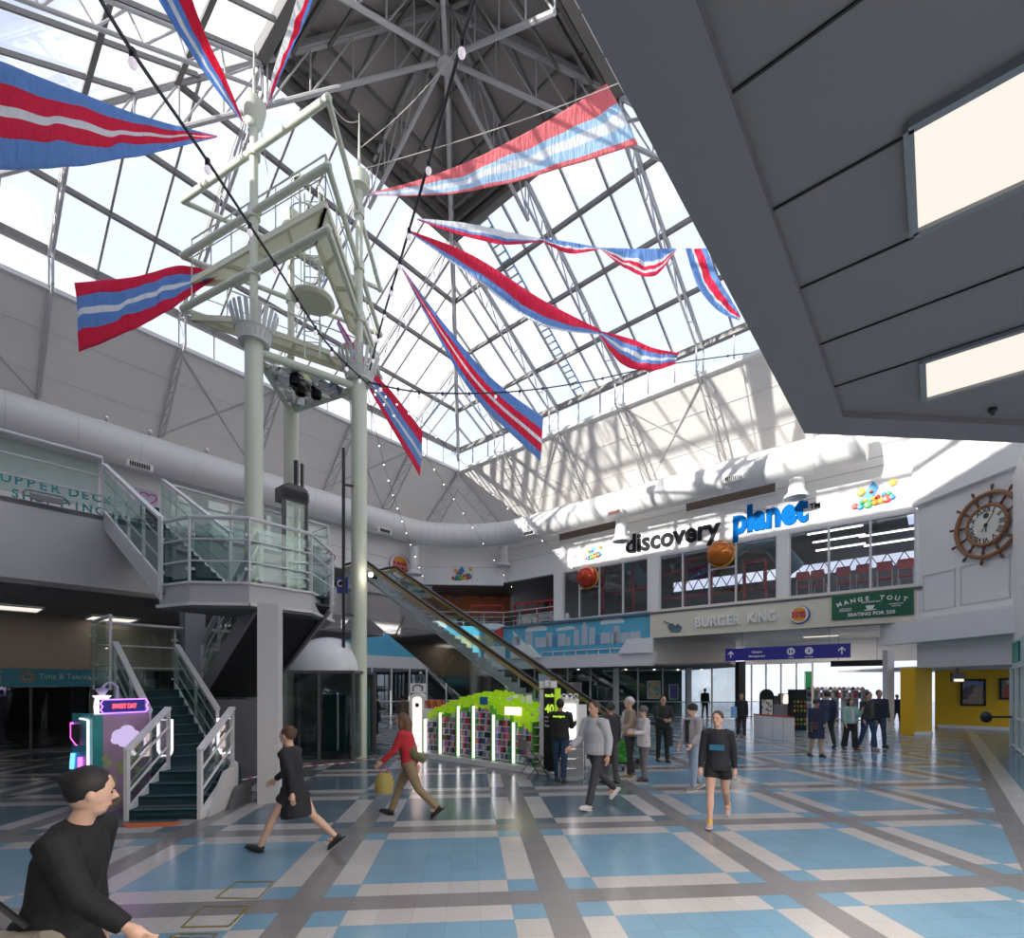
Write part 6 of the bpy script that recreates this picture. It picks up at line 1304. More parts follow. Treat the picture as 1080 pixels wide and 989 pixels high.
banner('narrow white, red and blue banner falling from the top onto the left mast', [([(322, -30, 10.5), (303, 30, 11.2), (288, 75, 12), (280, 113, 12.6)], [(342, -30, 10.5), (322, 20, 11.2), (300, 70, 12), (282, 115, 12.6)], [(.45, 'W'), (.8, 'R'), (1, 'B')])])
banner('red, blue and white striped banner below the left end of the booms', [([(78, 298, 14.5), (140, 292, 14.2), (190, 280, 14), (229, 288, 13.8)], [(83, 371, 14.5), (130, 352, 14.2), (180, 326, 14), (229, 291, 13.8)], [(.2, 'R'), (.42, 'B'), (.52, 'W'), (.72, 'B'), (1, 'R')])])
banner('large red edged pale striped banner crossing in front of the dark roof apex', [([(388, 204, 13.8), (470, 180, 14.2), (560, 137, 14.8), (640, 88, 15.5)], [(388, 206, 13.8), (480, 204, 14.2), (570, 184, 14.8), (673, 152, 15.5)], [(.35, 'r'), (.5, 'b'), (.72, 'W'), (.9, 'b'), (1, 'r')])])
banner('twisted and bunched banner strung from the mast to the right hand roof edge', [
    ([(440, 230, 14.2), (490, 235, 14.6), (540, 245, 15), (572, 252, 15.4)], [(440, 232, 14.2), (490, 249, 14.6), (535, 258, 15), (572, 254, 15.4)], [(.5, 'W'), (.7, 'B'), (1, 'R')]),
    ([(571, 251, 15.4), (600, 255, 15.7), (632, 261, 16)], [(571, 254, 15.4), (600, 267, 15.7), (632, 263, 16)], [(.4, 'B'), (.6, 'W'), (1, 'R')]),
    ([(632, 261, 16), (665, 262, 16.3), (690, 262, 16.5), (713, 262, 16.8)], [(634, 263, 16), (660, 283, 16.3), (690, 291, 16.5), (713, 264, 16.8)], [(.45, 'B'), (.6, 'W'), (.75, 'R'), (.85, 'W'), (1, 'R')]),
    ([(723, 262, 17), (736, 302, 17), (758, 328, 17.2), (780, 338, 17.4)], [(745, 262, 17), (757, 292, 17), (770, 314, 17.2), (781, 333, 17.4)], [(.3, 'B'), (.42, 'W'), (.75, 'R'), (1, 'B')])])
banner('long crimson and blue banner sweeping down from the mast to the right', [
    ([(430, 242, 14.2), (500, 270, 15), (572, 316, 16), (632, 347, 17)], [(430, 244, 14.2), (498, 292, 15), (568, 342, 16), (634, 353, 17)], [(.62, 'R'), (.9, 'B'), (1, 'W')]),
    ([(630, 348, 17), (665, 357, 17.5), (690, 367, 17.8), (716, 372, 18.2)], [(632, 352, 17), (655, 383, 17.5), (685, 391, 17.8), (712, 384, 18.2)], [(.2, 'R'), (.4, 'B'), (.55, 'W'), (.7, 'B'), (1, 'R')])])
banner('blue, red and white banner falling from the mast to the centre of the picture', [([(423, 280, 14.6), (470, 343, 16.5), (520, 400, 18.5), (573, 440, 20.5)], [(424, 284, 14.6), (461, 354, 16.5), (504, 422, 18.5), (570, 486, 20.5)], [(.3, 'B'), (.5, 'R'), (.6, 'W'), (.78, 'R'), (1, 'B')])])
banner('red, white and blue banner hanging behind the right round column', [([(357, 337, 15), (388, 385, 16), (415, 415, 17), (446, 455, 18)], [(355, 341, 15), (385, 402, 16), (410, 446, 17), (443, 502, 18)], [(.28, 'R'), (.48, 'B'), (.62, 'W'), (.8, 'B'), (1, 'R')])])
cable = mat('black_cable', (.02, .02, .02), .5); bulb = mat('frosted_bulb', (.93, .86, .92), .25, emit=(1, .85, .95), es=.25)
def festoon(label, pts, bulbs, r_, br, glow=None):
    L = [P(*p) for p in pts]; n = 60; C_ = [interp(L, k/n) for k in range(n+1)]; t = thing('string_lights', label, 'string lights', loc=C_[0]); MB().path(C_, r_, 6).build('cable', cable, t)
    for u in bulbs:
        p = interp(L, u); s_ = MB().tube(p+Z_*br*.6, p-Z_*br*1.6, br*.75, 8); s_.build('lamp_socket', cable, t); MB().ball(p-Z_*br*2.6, br, 12, (1, 1, 1.25)).build('bulb', glow or bulb, t)
    return t
festoon('thick black festoon cable with white bulbs from the top left to the right column', [(92, -25, 4.4), (140, 55, 5.2), (219, 170, 6.8), (290, 278, 9), (345, 362, 11.5), (388, 405, 13.8)], [.2, .4, .52, .6, .68, .75, .82, .88, .94], .022, .045)
festoon('black festoon cable with white bulbs down the middle from the top edge', [(508, -25, 4.8), (487, 45, 5.6), (452, 172, 7.4), (424, 268, 9.6), (404, 335, 11.8), (390, 390, 13.8)], [.2, .4, .54, .62, .7, .78, .86, .93], .022, .045)
festoon('black festoon cable with bulbs sagging right across the lower glazing', [(388, 403, 13.9), (450, 414, 15), (540, 413, 17), (620, 402, 18.5), (700, 385, 20), (800, 371, 22)], [.06, .12, .18, .24, .3, .36, .42, .48, .56, .64, .8, .92], .022, .05)
spk = emis('tiny_bulb', (1, .97, .9), 3)
festoon('thin light string from the right column down to the left of the back corner', [(386, 405, 14), (408, 500, 20), (430, 565, 26), (448, 612, 33)], [k/14 for k in range(1, 14)], .008, .022, spk)
festoon('thin light string from the right column down over the chamfered corner', [(388, 405, 14), (440, 468, 19), (495, 550, 26), (545, 626, 33)], [k/16 for k in range(1, 16)], .008, .022, spk)
festoon('thin light string from the right column to the left upper window', [(388, 404, 14), (450, 450, 18), (530, 530, 24), (612, 606, 29.5)], [k/16 for k in range(1, 16)], .008, .022, spk)
# ================================================================== PHONE ACCESSORY KIOSK
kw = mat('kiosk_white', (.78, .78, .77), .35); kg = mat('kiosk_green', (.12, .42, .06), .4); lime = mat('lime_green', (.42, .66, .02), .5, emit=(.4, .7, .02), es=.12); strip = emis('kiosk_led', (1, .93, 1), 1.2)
KV = 9.35; KP = Pl('V', KV)
kk = thing('phone_kiosk', 'white and lime green phone accessory kiosk with lit shelves', 'kiosk', loc=KP.at(KP.s(505), 0))
bays = [(447, 463, 1.10), (463, 482, 1.30), (482, 498, 1.50), (498, 519, 1.52), (519, 540, 1.32), (540, 563, 1.16)]
base_m = MB().wbox(KP, KP.s(446)-.05, KP.s(575)+.1, 0, .13, -1.9, .12); base_m.build('plinth', kw, kk, smooth=False)
bm = MB(); tr = MB(); sh_ = MB(); ld_ = MB(); casecol = []
for k, c in enumerate([(.03, .03, .04), (.05, .05, .07), (.35, .34, .36), (.55, .53, .55), (.5, .05, .15), (.06, .12, .35), (.62, .25, .35), (.1, .3, .35), (.5, .03, .04), (.3, .2, .5)]): casecol.append(mat('case_%d' % k, c, .35))
protos = [MB().box(-.036, .036, -.01, .01, -.07, .07).mesh('phone_case', c, smooth=False) for c in casecol]
random.seed(9); nc = 0; ordn = ('leftmost', 'second', 'third', 'fourth', 'fifth', 'rightmost')
for bi, (a, b_, h_) in enumerate(bays):
    s0, s1 = KP.s(a), KP.s(b_); bm.wbox(KP, s0, s1, .13, h_, -.5, -.42)
    tr.wbox(KP, s0, s0+.025, .13, h_+.02, -.45, .04).wbox(KP, s1-.025, s1, .13, h_+.02, -.45, .04); ld_.wbox(KP, s0+.03, s0+.075, .16, h_-.02, -.02, .025)
    rows = int((h_-.2)/.165)
    for r_ in range(rows):
        z = .2+r_*.165; off = -.30+.0*r_; sh_.wbox(KP, s0+.1, s1-.03, z-.008, z+.008, -.42, -.02)
        n = int((s1-s0-.15)/.074)
        for q in range(n):
            if random.random() < .06: continue
            o = bpy.data.objects.new('phone_case', random.choice(protos)); COL.objects.link(o)
            o.matrix_world = Matrix.Translation(KP.at(s0+.14+q*.074, z+.08, -.06)) @ KP.M.to_3x3().to_4x4() @ Matrix.Rotation(R(8), 4, 'X'); nc += 1
            cn = protos.index(o.data); tag(o, '%s phone case, %s shelf up, %s along, %s kiosk bay' % (('black', 'inky black', 'mid grey', 'pale grey', 'crimson', 'navy', 'pink', 'teal', 'red', 'purple')[cn], ORD[r_], ORD[min(q, 11)], ordn[bi]), 'phone case', 'phone cases in the %s kiosk bay' % ordn[bi])
bm.build('back_board', kw, kk, smooth=False); tr.build('green_edge', kg, kk, smooth=False); sh_.build('shelf', kw, kk, smooth=False); ld_.build('light_strip', strip, kk, smooth=False)
e = MB(); random.seed(4)
def crest(u): return .98+1.02*math.sin(math.pi*(.12+.80*u))**.8*.95
s0, s1 = KP.s(451), KP.s(558)
for k in range(34):
    u = k/33; s_ = s0+(s1-s0)*u
    for o_ in (-.05, -.35, -.7, -1.05):
        zt = min(1.92, crest(u)*(.88+.045*abs(o_)*2)); w_ = random.uniform(.05, .09); e.wbox(KP, s_-w_, s_+w_, zt-random.uniform(.14, .30), zt+random.uniform(-.03, .03), o_-.04, o_)
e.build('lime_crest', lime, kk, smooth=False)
e = MB(); e.wbox(KP, KP.s(506), KP.s(514), 1.55, 1.75, -.02, .0); e.build('blue_card', mat('card_blue', (.03, .2, .45), .4), kk, smooth=False)
e = MB(); e.wbox(KP, KP.s(534), KP.s(551), 1.33, 1.52, .03, .06); e.build('price_panel', emis('price_glow', (1, .8, .55), 1.3), kk, smooth=False)
# white end cabinet with small speakers and tall sign
e = MB().wbox(KP, KP.s(564), KP.s(573), .13, 1.62, -.4, -.3); e.wbox(KP, KP.s(572), KP.s(575.5), .13, 1.95, -.5, .1)
for r_ in range(7): e.wbox(KP, KP.s(564), KP.s(572), .25+r_*.2, .265+r_*.2, -.35, .05)
e.build('end_cabinet', kw, kk, smooth=False)
for r_ in range(7): tag(MB().lathe([(.05, 0), (.06, .05), (.045, .11), (.01, .115)], KP.at(KP.s(568), .27+r_*.2, -.1), 10).build('small_speaker', kw), 'small white speaker on the kiosk end shelves, %s from the floor' % ORD[r_], 'speaker', 'speakers on the kiosk end')
sg = thing('price_sign', 'tall black kiosk sign with green lettering and a large number', 'sign', loc=KP.at(KP.s(580), 0, .1)); MB().wbox(KP, KP.s(575.6), KP.s(587.5), .1, 1.98, -.1, .08).build('sign_board', dark, sg, smooth=False); MB().wbox(KP, KP.s(587.4), KP.s(588.6), .1, 1.98, -.1, .1).build('green_edge', lime, sg, smooth=False)
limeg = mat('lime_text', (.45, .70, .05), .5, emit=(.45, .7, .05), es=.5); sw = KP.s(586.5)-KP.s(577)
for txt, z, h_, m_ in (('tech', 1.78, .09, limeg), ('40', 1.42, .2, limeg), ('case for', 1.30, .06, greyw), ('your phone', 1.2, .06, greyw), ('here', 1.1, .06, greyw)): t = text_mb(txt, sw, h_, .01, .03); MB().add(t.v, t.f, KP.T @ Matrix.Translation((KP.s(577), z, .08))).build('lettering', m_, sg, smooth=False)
for px, z in ((572, 1.98), (578, 2.0), (584, 1.99)): c = KP.at(KP.s(px), z, -.0); tag(MB().box(c.x-.07, c.x+.07, c.y-.04, c.y+.04, c.z-(.0), c.z+.16).build('boxed_headset', kw, smooth=False), 'white boxed product standing on top of the tall kiosk sign at '+{572: 'its left', 578: 'its middle', 584: 'its right'}[px], 'box', 'boxes on the kiosk sign')
# rounded white cabinet at the left end, poster and bags
rc = thing('rounded_cabinet', 'white rounded display cabinet with pink lit front at the left kiosk end', 'cabinet', loc=P(438, 798, 14.4)); c = G(440, 797.5); Mr = Matrix(((I_.x, 0, -J_.x, c.x), (I_.y, 0, -J_.y, c.y), (0, 1, 0, 0), (0, 0, 0, 1)))
def rr_(w_, h_, r_): return [(x*(w_-r_)+r_*math.cos(t), (h_-r_ if y > 0 else r_)+r_*math.sin(t)) for x, y, t0 in ((1, 0, -90), (1, 1, 0), (-1, 1, 90), (-1, 0, 180)) for t in [R(t0+15*q) for q in range(7)]]
MB().prism(rr_(.22, 1.8, .15), -.8, 0, Mr).build('cabinet_body', kw, rc); MB().prism(rr_(.13, 1.65, .1), 0, .01, Mr @ Matrix.Translation((0, .06, 0))).build('lit_front', emis('pink_lit_front', (1, .72, .66), 1.1), rc, smooth=False)
e = MB()
for q in range(6): e.box(-.1, .1, .3+q*.22, .32+q*.22, .01, .05, Mr)
e.build('product_shelf', kw, rc, smooth=False); MB().lathe([(.06, 0), (.06, .03), (.03, .03), (.03, 0)], (0, 0, 0), 14, Mr @ Matrix.Translation((0, 1.48, .012))).build('headset_ring', dark, rc)
hp_ = thing('headphone_poster', 'grey headphone picture card standing on the rounded cabinet', 'poster', loc=P(441, 727, 14.2)); MB().box(-.22, .22, 1.82, 2.1, -.25, -.2, Mr).build('card', greyw, hp_, smooth=False); MB().path([Mr @ Vector(p) for p in ((-.13, 1.88, -.19), (-.13, 2.0, -.19), (-.06, 2.05, -.19), (.06, 2.05, -.19), (.13, 2.0, -.19), (.13, 1.88, -.19))], .018, 6).build('headphone_picture', dark, hp_)
random.seed(8)
for q in range(8): 
    c2_ = P(452+q*2.4, 740, 14.6); tag(MB().box(-.018, .018, -.16, .16, 0, .24, Matrix.Translation(Vector((c2_.x, c2_.y, 1.38))) @ Matrix.Rotation(-.2, 4, 'Y')).build('laptop_sleeve', mat('sleeve_%d' % (q % 3), [(.65, .16, .05), (.5, .05, .12), (.68, .3, .06)][q % 3], .6), smooth=False), 'orange or red laptop sleeve, %s in the row behind the rounded cabinet' % ORD[q], 'sleeve', 'laptop sleeves on the kiosk')
bx = P(461, 742, 14.6); tag(MB().box(bx.x-.35, bx.x+.45, 14.4, 14.9, 0, 1.37).build('sleeve_stand', kw, smooth=False), 'white stand carrying the row of laptop sleeves', 'stand')
# counter unit with cameras behind, right part of the kiosk
tag(MB().wbox(KP, KP.s(520), KP.s(575), .13, 1.55, -1.8, -1.3).wbox(KP, KP.s(545), KP.s(562), 1.55, 1.8, -1.7, -1.4).build('rear_counter', kw, smooth=False), 'white rear counter of the kiosk behind the green crest', 'counter')
for q, (px, py) in enumerate(((537, 731), (544, 728), (551, 739), (558, 744))):
    c = P(px, py, 13.2); z0 = 1.8 if 545 <= px <= 562 else 1.56; cc_ = Vector((c.x, c.y, 1.8)); tag(MB().box(c.x-.07, c.x+.07, c.y-.05, c.y+.05, 1.56, 1.74+.05*(q % 2)).build('boxed_product', kw if q % 2 else greyw, smooth=False), 'small white product box on the rear kiosk counter, %s from left' % ORD[q], 'box')
wu = thing('wall_unit', 'white product tower with black camera heads right of the kiosk sign', 'display stand', loc=P(598, 790, 11.6)); c = P(598, 790, 11.9)
MB().box(c.x-.28, c.x+.28, c.y, c.y+.3, .1, 1.72).build('tower_body', kw, wu, smooth=False); MB().box(c.x-.2, c.x+.2, c.y-.03, c.y, .3, 1.6).build('light_panel', emis('tower_glow', (1, .97, .97), 1.5), wu, smooth=False)
for q in range(4): p = Vector((c.x-.21+q*.14, c.y, 1.8)); MB().ball(p, .055, 10).build('camera_head', kw, wu); MB().lathe([(.03, 0), (.03, .01)], (0, 0, 0), 10, Matrix.Translation(p-Vector((0, .055, 0))) @ Matrix.Rotation(R(90), 4, 'X')).build('camera_lens', dark, wu); MB().tube((p.x, p.y, 1.7), (p.x, p.y, 1.77), .03, 8).build('camera_stand', kw, wu)
gb = P(594, 733, 14.5)
# drawers trolley beside the man in black
dt = thing('wire_drawers', 'grey wire framed trolley with clear drawers beside the kiosk', 'trolley', loc=G(602, 824)); c = G(602, 822); e = MB(); f = MB()
for x, y in ((-.28, -.18), (.28, -.18), (-.28, .18), (.28, .18)): f.tube(c+Vector((x, y, .03)), c+Vector((x, y, .92)), .014, 6)
for q in range(4): z = .08+q*.21; e.box(c.x-.25, c.x+.25, c.y-.16, c.y+.16, z, z+.17); f.tube(c+Vector((-.28, -.18, z)), c+Vector((.28, -.18, z)), .01, 6)
e.build('drawer', mat('clear_grey_plastic', (.28, .29, .31), .25), dt, smooth=False); f.build('wire_frame', chrome, dt)
# folding chair
fc = thing('folding_chair', 'grey padded folding chair standing in front of the kiosk sign', 'chair', M=Matrix.Translation(G(562, 819)) @ Matrix.Rotation(R(-62), 4, 'Z'))
tb = mat('chair_tube_grey', (.10, .10, .10), .4, .4); pad = mat('chair_pad_taupe', (.22, .20, .18), .7)
MB().add(*(lambda q: (q.v, q.f))(MB().prism([(-.2, -.2), (.2, -.2), (.21, .12), (.15, .2), (-.15, .2), (-.21, .12)], .44, .475))).build('seat', pad, fc, local=True)
MB().prism([(-.2, .62), (.2, .62), (.22, .74), (.16, .82), (-.16, .82), (-.22, .74)], -.015, .015, Matrix.Translation((0, -.27, 0)) @ Matrix.Rotation(R(90), 4, 'X')).build('backrest', pad, fc, local=True)
for sx in (-1, 1):
    MB().path([(sx*.22, .28, 0), (sx*.22, -.02, .44), (sx*.22, -.24, .7), (sx*.18, -.27, .82)], .014, 8).build('frame_tube', tb, fc, local=True); MB().path([(sx*.2, -.26, 0), (sx*.2, .16, .45)], .014, 8).build('leg', tb, fc, local=True)
MB().path([(-.18, -.27, .82), (0, -.28, .845), (.18, -.27, .82)], .014, 8).tube((-.22, .2, .11), (.22, .2, .11), .01, 6).tube((-.2, -.2, .07), (.2, -.2, .07), .01, 6).build('cross_bar', tb, fc, local=True)
# barrier posts behind the shoppers, brass floor hatches, drain
for q, (px, py, lab) in enumerate(((655, 801, 'pale slim post between the shoppers and the guard'), (693, 795, 'chrome slim post just left of the guard'))):
    c = G(px, py); tag(MB().tube(c, c+Z_*1.15, .03, 10).lathe([(.16, 0), (.16, .02), (.04, .05)], c, 14).build('barrier_post', chrome if q else greyw), lab, 'post')
hb_ = mat('brass_hatch', (.42, .34, .16), .3, .7)
for q, pts in enumerate((((228, 947), (250, 930), (289, 930), (272, 948)), ((192, 978), (215, 956), (263, 956), (242, 977)), ((178, 989), (190, 985), (230, 985), (225, 989.5)))):
    e = MB(); cs = [G(*p)+Z_*.004 for p in pts]
    for k in range(4): e.beam(cs[k], cs[(k+1) % 4], .018, .008, (0, 0, 1))
    tag(e.build('floor_hatch', hb_, smooth=False), 'brass edged rectangular access cover in the floor, %s from the camera' % ('farthest', 'middle', 'nearest')[q], 'floor hatch')
st = thing('steps_mat', 'thin orange strip on the floor in front of the bottom step', 'mat', loc=G(160, 868)); MB().slab([G(128, 869), G(192, 867), G(186, 870.5), G(135, 873)], (0, 0, .012)).build('strip', mat('orange_strip', (.6, .13, .03), .6), st, smooth=False)
# chequered mat behind the column
cm_ = MB(); cm2 = MB()
for i_ in range(10):
    for j_ in range(14):
        p = Vector((-5.2, 17.3, .006))+I_*.38*i_+J_*.42*j_*1.0; (cm_ if (i_+j_) % 2 else cm2).slab([p, p+I_*.38, p+I_*.38+J_*.42, p+J_*.42], (0, 0, .006))
r = thing('chequered_mat', 'dark and pale chequered floor mat behind the right round column', 'mat', loc=(-4, 19, 0)); cm_.build('dark_squares', dgrey, r, smooth=False); cm2.build('pale_squares', mat('mat_pale', (.4, .4, .4), .5), r, smooth=False)
stand_panel('lit_poster', 420, 432, 740, 757, 20.5, emis('poster_light', (.6, .62, .8), .8), 'pale lit poster panel left of the rounded kiosk cabinet')
# ================================================================== PEOPLE
def skin_c(c): return mat('skin_%02x' % int(c[0]*255), c, .5)
SK1, SK2, SK3 = (.62, .38, .28), (.40, .22, .14), (.52, .30, .21)
def rotz(v, a): return Vector((v.x*math.cos(a)-v.y*math.sin(a), v.x*math.sin(a)+v.y*math.cos(a), v.z))
def person(label, pos, face, H=1.72, sex='m', skin=SK1, legs=((10, 5), (-10, 5)), arms=((5, 15, 5), (-5, 15, 5)), lean=0, head=0, nod=0, top=(.05, .05, .06), bottom=(.05, .05, .06), shoes=(.05, .05, .05),
           hair='short', hairc=(.03, .02, .015), long_coat=0, bottom_kind='trousers', topw=1.0, fine=.009, hat=None, open_front=None, hood=False, topm=None, hems=.0, socks=None):
    """face: direction (degrees, 0 = away from camera (+Y), 90 = left); legs/arms: per side (left, right) swing angles in degrees. returns hands"""
    k = H/1.72; fz = R(face); sh = (.185 if sex == 'm' else .165)*k; hp = .095*k
    def d(a, side=0): return Vector((math.sin(side), math.sin(a)*math.cos(side), -math.cos(a)*math.cos(side)))
    th, sk_, ft = .43*k, .42*k, .075*k
    L = {}
    low = 0
    for s_, (a, b_) in zip((-1, 1), legs):
        hip = Vector((s_*hp, 0, 0)); kn = hip+d(R(a), 0)*th; an = kn+d(R(a-b_), 0)*sk_; L[s_] = [hip, kn, an]; low = min(low, an.z)
    hz = -low+ft
    for s_ in L: L[s_] = [p+Z_*hz for p in L[s_]]
    ln = R(lean); sp = lambda h, f=0: Vector((0, math.sin(ln)*h+f, hz+math.cos(ln)*h))
    pel = sp(.02*k); wai = sp(.16*k); che = sp(.36*k); shl = sp(.50*k); nek = sp(.56*k); hdc = sp(.70*k, .02*k)
    A = {}
    for s_, (a, e_, o_) in zip((-1, 1), arms):
        s0 = shl+Vector((s_*sh, 0, -.01*k)); od = R(o_) if not isinstance(o_, tuple) else R(o_[0]); el = s0+Vector((s_*math.sin(od)*.29*k, math.sin(R(a))*.29*k*math.cos(od), -math.cos(R(a))*.29*k*math.cos(od)))
        ia = R(o_[1]) if isinstance(o_, tuple) else R(o_*.3); fa = R(a+e_); wr = el+Vector((s_*math.sin(ia), math.sin(fa)*math.cos(ia), -math.cos(fa)*math.cos(ia)))*.25*k; A[s_] = [s0, el, wr]
    r = thing('person', label, 'person', M=Matrix.Translation(Vector((pos[0], pos[1], 0))) @ Matrix.Rotation(fz, 4, 'Z'))
    skm = skin_c(skin); b = MB()
    # body: one surface
    b.path([pel-Z_*.04*k, wai, che, shl, shl+Z_*.03*k], .1, 14, radii=[.11*k, .09*k, .105*k, .085*k, .05*k]); b.path([shl, nek, hdc-Z_*.05*k], .055*k, 12, radii=[.065*k, .055*k, .05*k])
    hy = R(head); hf = Vector((-math.sin(hy), math.cos(hy), 0)); hx = Vector((math.cos(hy), math.sin(hy), 0)); nd = Z_*-math.sin(R(nod))
    hM = Matrix.Translation(hdc) @ Matrix.Rotation(hy, 4, 'Z') @ Matrix.Rotation(-R(nod), 4, 'X')
    b.ball((0, -.005*k, .015*k), .1*k, 16, (.78, .98, 1.12), hM); b.ball((0, .03*k, -.05*k), .062*k, 12, (.86, .9, 1.1), hM)
    b.add(*(lambda q: (q.v, q.f))(MB().path([(0, .085*k, .02*k), (0, .108*k, -.012*k), (0, .09*k, -.022*k)], .012*k, 8, radii=[.007*k, .014*k, .01*k])), hM)
    for s_ in (-1, 1): b.ball((s_*.078*k, .0, -.0*k), .02*k, 8, (.5, .9, 1.4), hM)
    b.ball((0, .083*k, -.048*k), .016*k, 8, (1.3, .7, .6), hM)
    for s_ in (-1, 1):
        h, kn, an = L[s_]; b.path([h+Z_*.02, h.lerp(kn, .5), kn, kn.lerp(an, .3), kn.lerp(an, .65), an], .06, 12, radii=[.085*k, .074*k, .052*k, .056*k, .042*k, .034*k]); b.ball(an+Vector((0, .06*k, -.04*k)), .04*k, 10, (.9, 2.0, .7))
        s0, el, wr = A[s_]; b.path([s0, s0.lerp(el, .5), el, el.lerp(wr, .35), wr], .04, 10, radii=[.055*k, .045*k, .037*k, .036*k, .024*k])
        fd = (wr-el).normalized(); sd = Vector((s_, 0, 0)); up = fd.cross(sd).normalized(); sd2 = up.cross(fd).normalized()*1.0
        palm = wr+fd*.045*k; b.path([wr, wr+fd*.02*k, palm, wr+fd*.085*k], .03*k, 10, radii=[.024*k, .03*k, .036*k, .03*k])
        for q in range(4):
            base = wr+fd*.08*k+up*(.027-.018*q)*k; cl = -sd*.012*k*(1.0); Lf = (.07, .078, .072, .056)[q]*k; b.path([base-fd*.02*k, base+fd*Lf*.45, base+fd*Lf*.8+cl, base+fd*Lf+cl*2.4], .009*k, 7, radii=[.0095*k, .009*k, .0085*k, .007*k])
        tb_ = wr+fd*.03*k+up*.026*k; b.path([tb_, tb_+up*.025*k+fd*.02*k-sd*.008*k, tb_+up*.03*k+fd*.05*k-sd*.016*k], .010*k, 7, radii=[.013*k, .011*k, .009*k])
    def rm(o, v): md = o.modifiers.new('merge', 'REMESH'); md.mode = 'VOXEL'; md.voxel_size = v; md.use_smooth_shade = True; s2 = o.modifiers.new('soft', 'SMOOTH'); s2.iterations = 3; s2.factor = .5; return o
    rm(b.build('body', skm, r, local=True), fine*.8)
    ey = MB()
    for s_ in (-1, 1): ey.ball((s_*.03*k, .082*k, .015*k), .009*k, 8, (1.2, .6, .8), hM); ey.box(s_*.03*k-.016*k, s_*.03*k+.016*k, .086*k, .094*k, .034*k, .040*k, hM)
    ey.build('eyes_and_brows', mat('eye_dark', (.03, .02, .02), .3), r, local=True); MB().ball((0, .095*k, -.048*k), .013*k, 8, (1.5, .4, .35), hM).build('lips', mat('lip', (.35, .10, .09), .5), r, local=True)
    hm = mat('hair_%02x%02x' % (int(hairc[0]*255), int(hairc[1]*255)), hairc, .6); hq = MB()
    if hat is None or hair in ('long',):
        hq.ball((0, -.022*k, .035*k), .108*k, 16, (.80, .95, 1.0), hM)
        if hair == 'bun': hq.ball((0, -.10*k, .06*k), .045*k, 10, (1, 1, 1), hM)
        if hair == 'long': hq.add(*(lambda q: (q.v, q.f))(MB().path([(0, -.06*k, .05*k), (0, -.09*k, -.05*k), (0, -.08*k, -.18*k), (0, -.06*k, -.30*k)], .07*k, 12, radii=[.08*k, .09*k, .08*k, .04*k])), hM); hq.ball((-.07*k, .0, -.05*k), .04*k, 10, (.7, 1, 2.4), hM); hq.ball((.07*k, .0, -.05*k), .04*k, 10, (.7, 1, 2.4), hM)
        if hair == 'curly':
            for q in range(14): t_ = q*2.4; hq.ball((.08*k*math.cos(t_), -.03*k+.07*k*math.sin(t_), .07*k-.005*q*k), .035*k, 8, (1, 1, 1), hM)
        rm(hq.build('hair', hm, r, local=True), .012)
    if hat: hh = MB().ball((0, -.012*k, .045*k), .112*k, 16, (.85, 1.0, .92), hM); hh.build('hat', mat('hat_cloth_%02x' % int(hat[0]*255), hat, .85), r, local=True)
    # clothes
    tm = topm or mat('top_%02x%02x%02x' % tuple(int(c*255) for c in top), top, .8, bump=.25, bscale=30); g = MB(); w_ = topw
    hem = sp((-.02-hems)*k); g.path([hem, sp(.04*k), wai, sp(.27*k), che, sp(.45*k), shl+Z_*.02*k, nek], .1, 16, radii=[.17*k*w_, .168*k*w_, .152*k*w_, .16*k*w_, .165*k*w_, .16*k, .13*k, .07*k])
    g.v = [(p[0]*(1.12 if sex == 'm' else 1.02), p[1]*.80+(math.sin(ln)*(p[2]-hz))*.2, p[2]) for p in g.v]
    for s_ in (-1, 1):
        s0, el, wr = A[s_]; g.path([s0-Vector((s_*.06*k, 0, 0)), s0, s0.lerp(el, .5), el, el.lerp(wr, .5), wr-(wr-el)*.04], .06, 12, radii=[.085*k, .078*k*w_, .066*k*w_, .056*k*w_, .052*k*w_, .042*k*w_])
    if hood: g.path([nek+Vector((-.1*k, .02, 0)), nek+Vector((-.07*k, -.09*k, .02)), nek+Vector((.07*k, -.09*k, .02)), nek+Vector((.1*k, .02, 0))], .045*k, 10)
    if long_coat: g.path([sp(.04*k), sp(-.12*k), sp(-long_coat*k)], .17, 16, radii=[.165*k*w_, .185*k*w_, .20*k*w_])
    rm(g.build('coat' if long_coat else 'jacket', tm, r, local=True), max(.012, fine*1.3))
    if open_front: MB().box(-.045*k, .045*k, .10*k, .14*k*w_, hz+.04*k, hz+.50*k).build('shirt_front', mat('shirt_%02x' % int(open_front[0]*255), open_front, .8), r, local=True)
    bmn = mat('bottom_%02x%02x%02x' % tuple(int(c*255) for c in bottom), bottom, .85, bump=.2, bscale=30); t = MB(); t.path([sp(.08*k), pel, pel-Z_*.08*k], .15, 14, radii=[.148*k, .162*k, .13*k])
    t.v = [(p[0]*1.08, p[1]*.85, p[2]) for p in t.v]
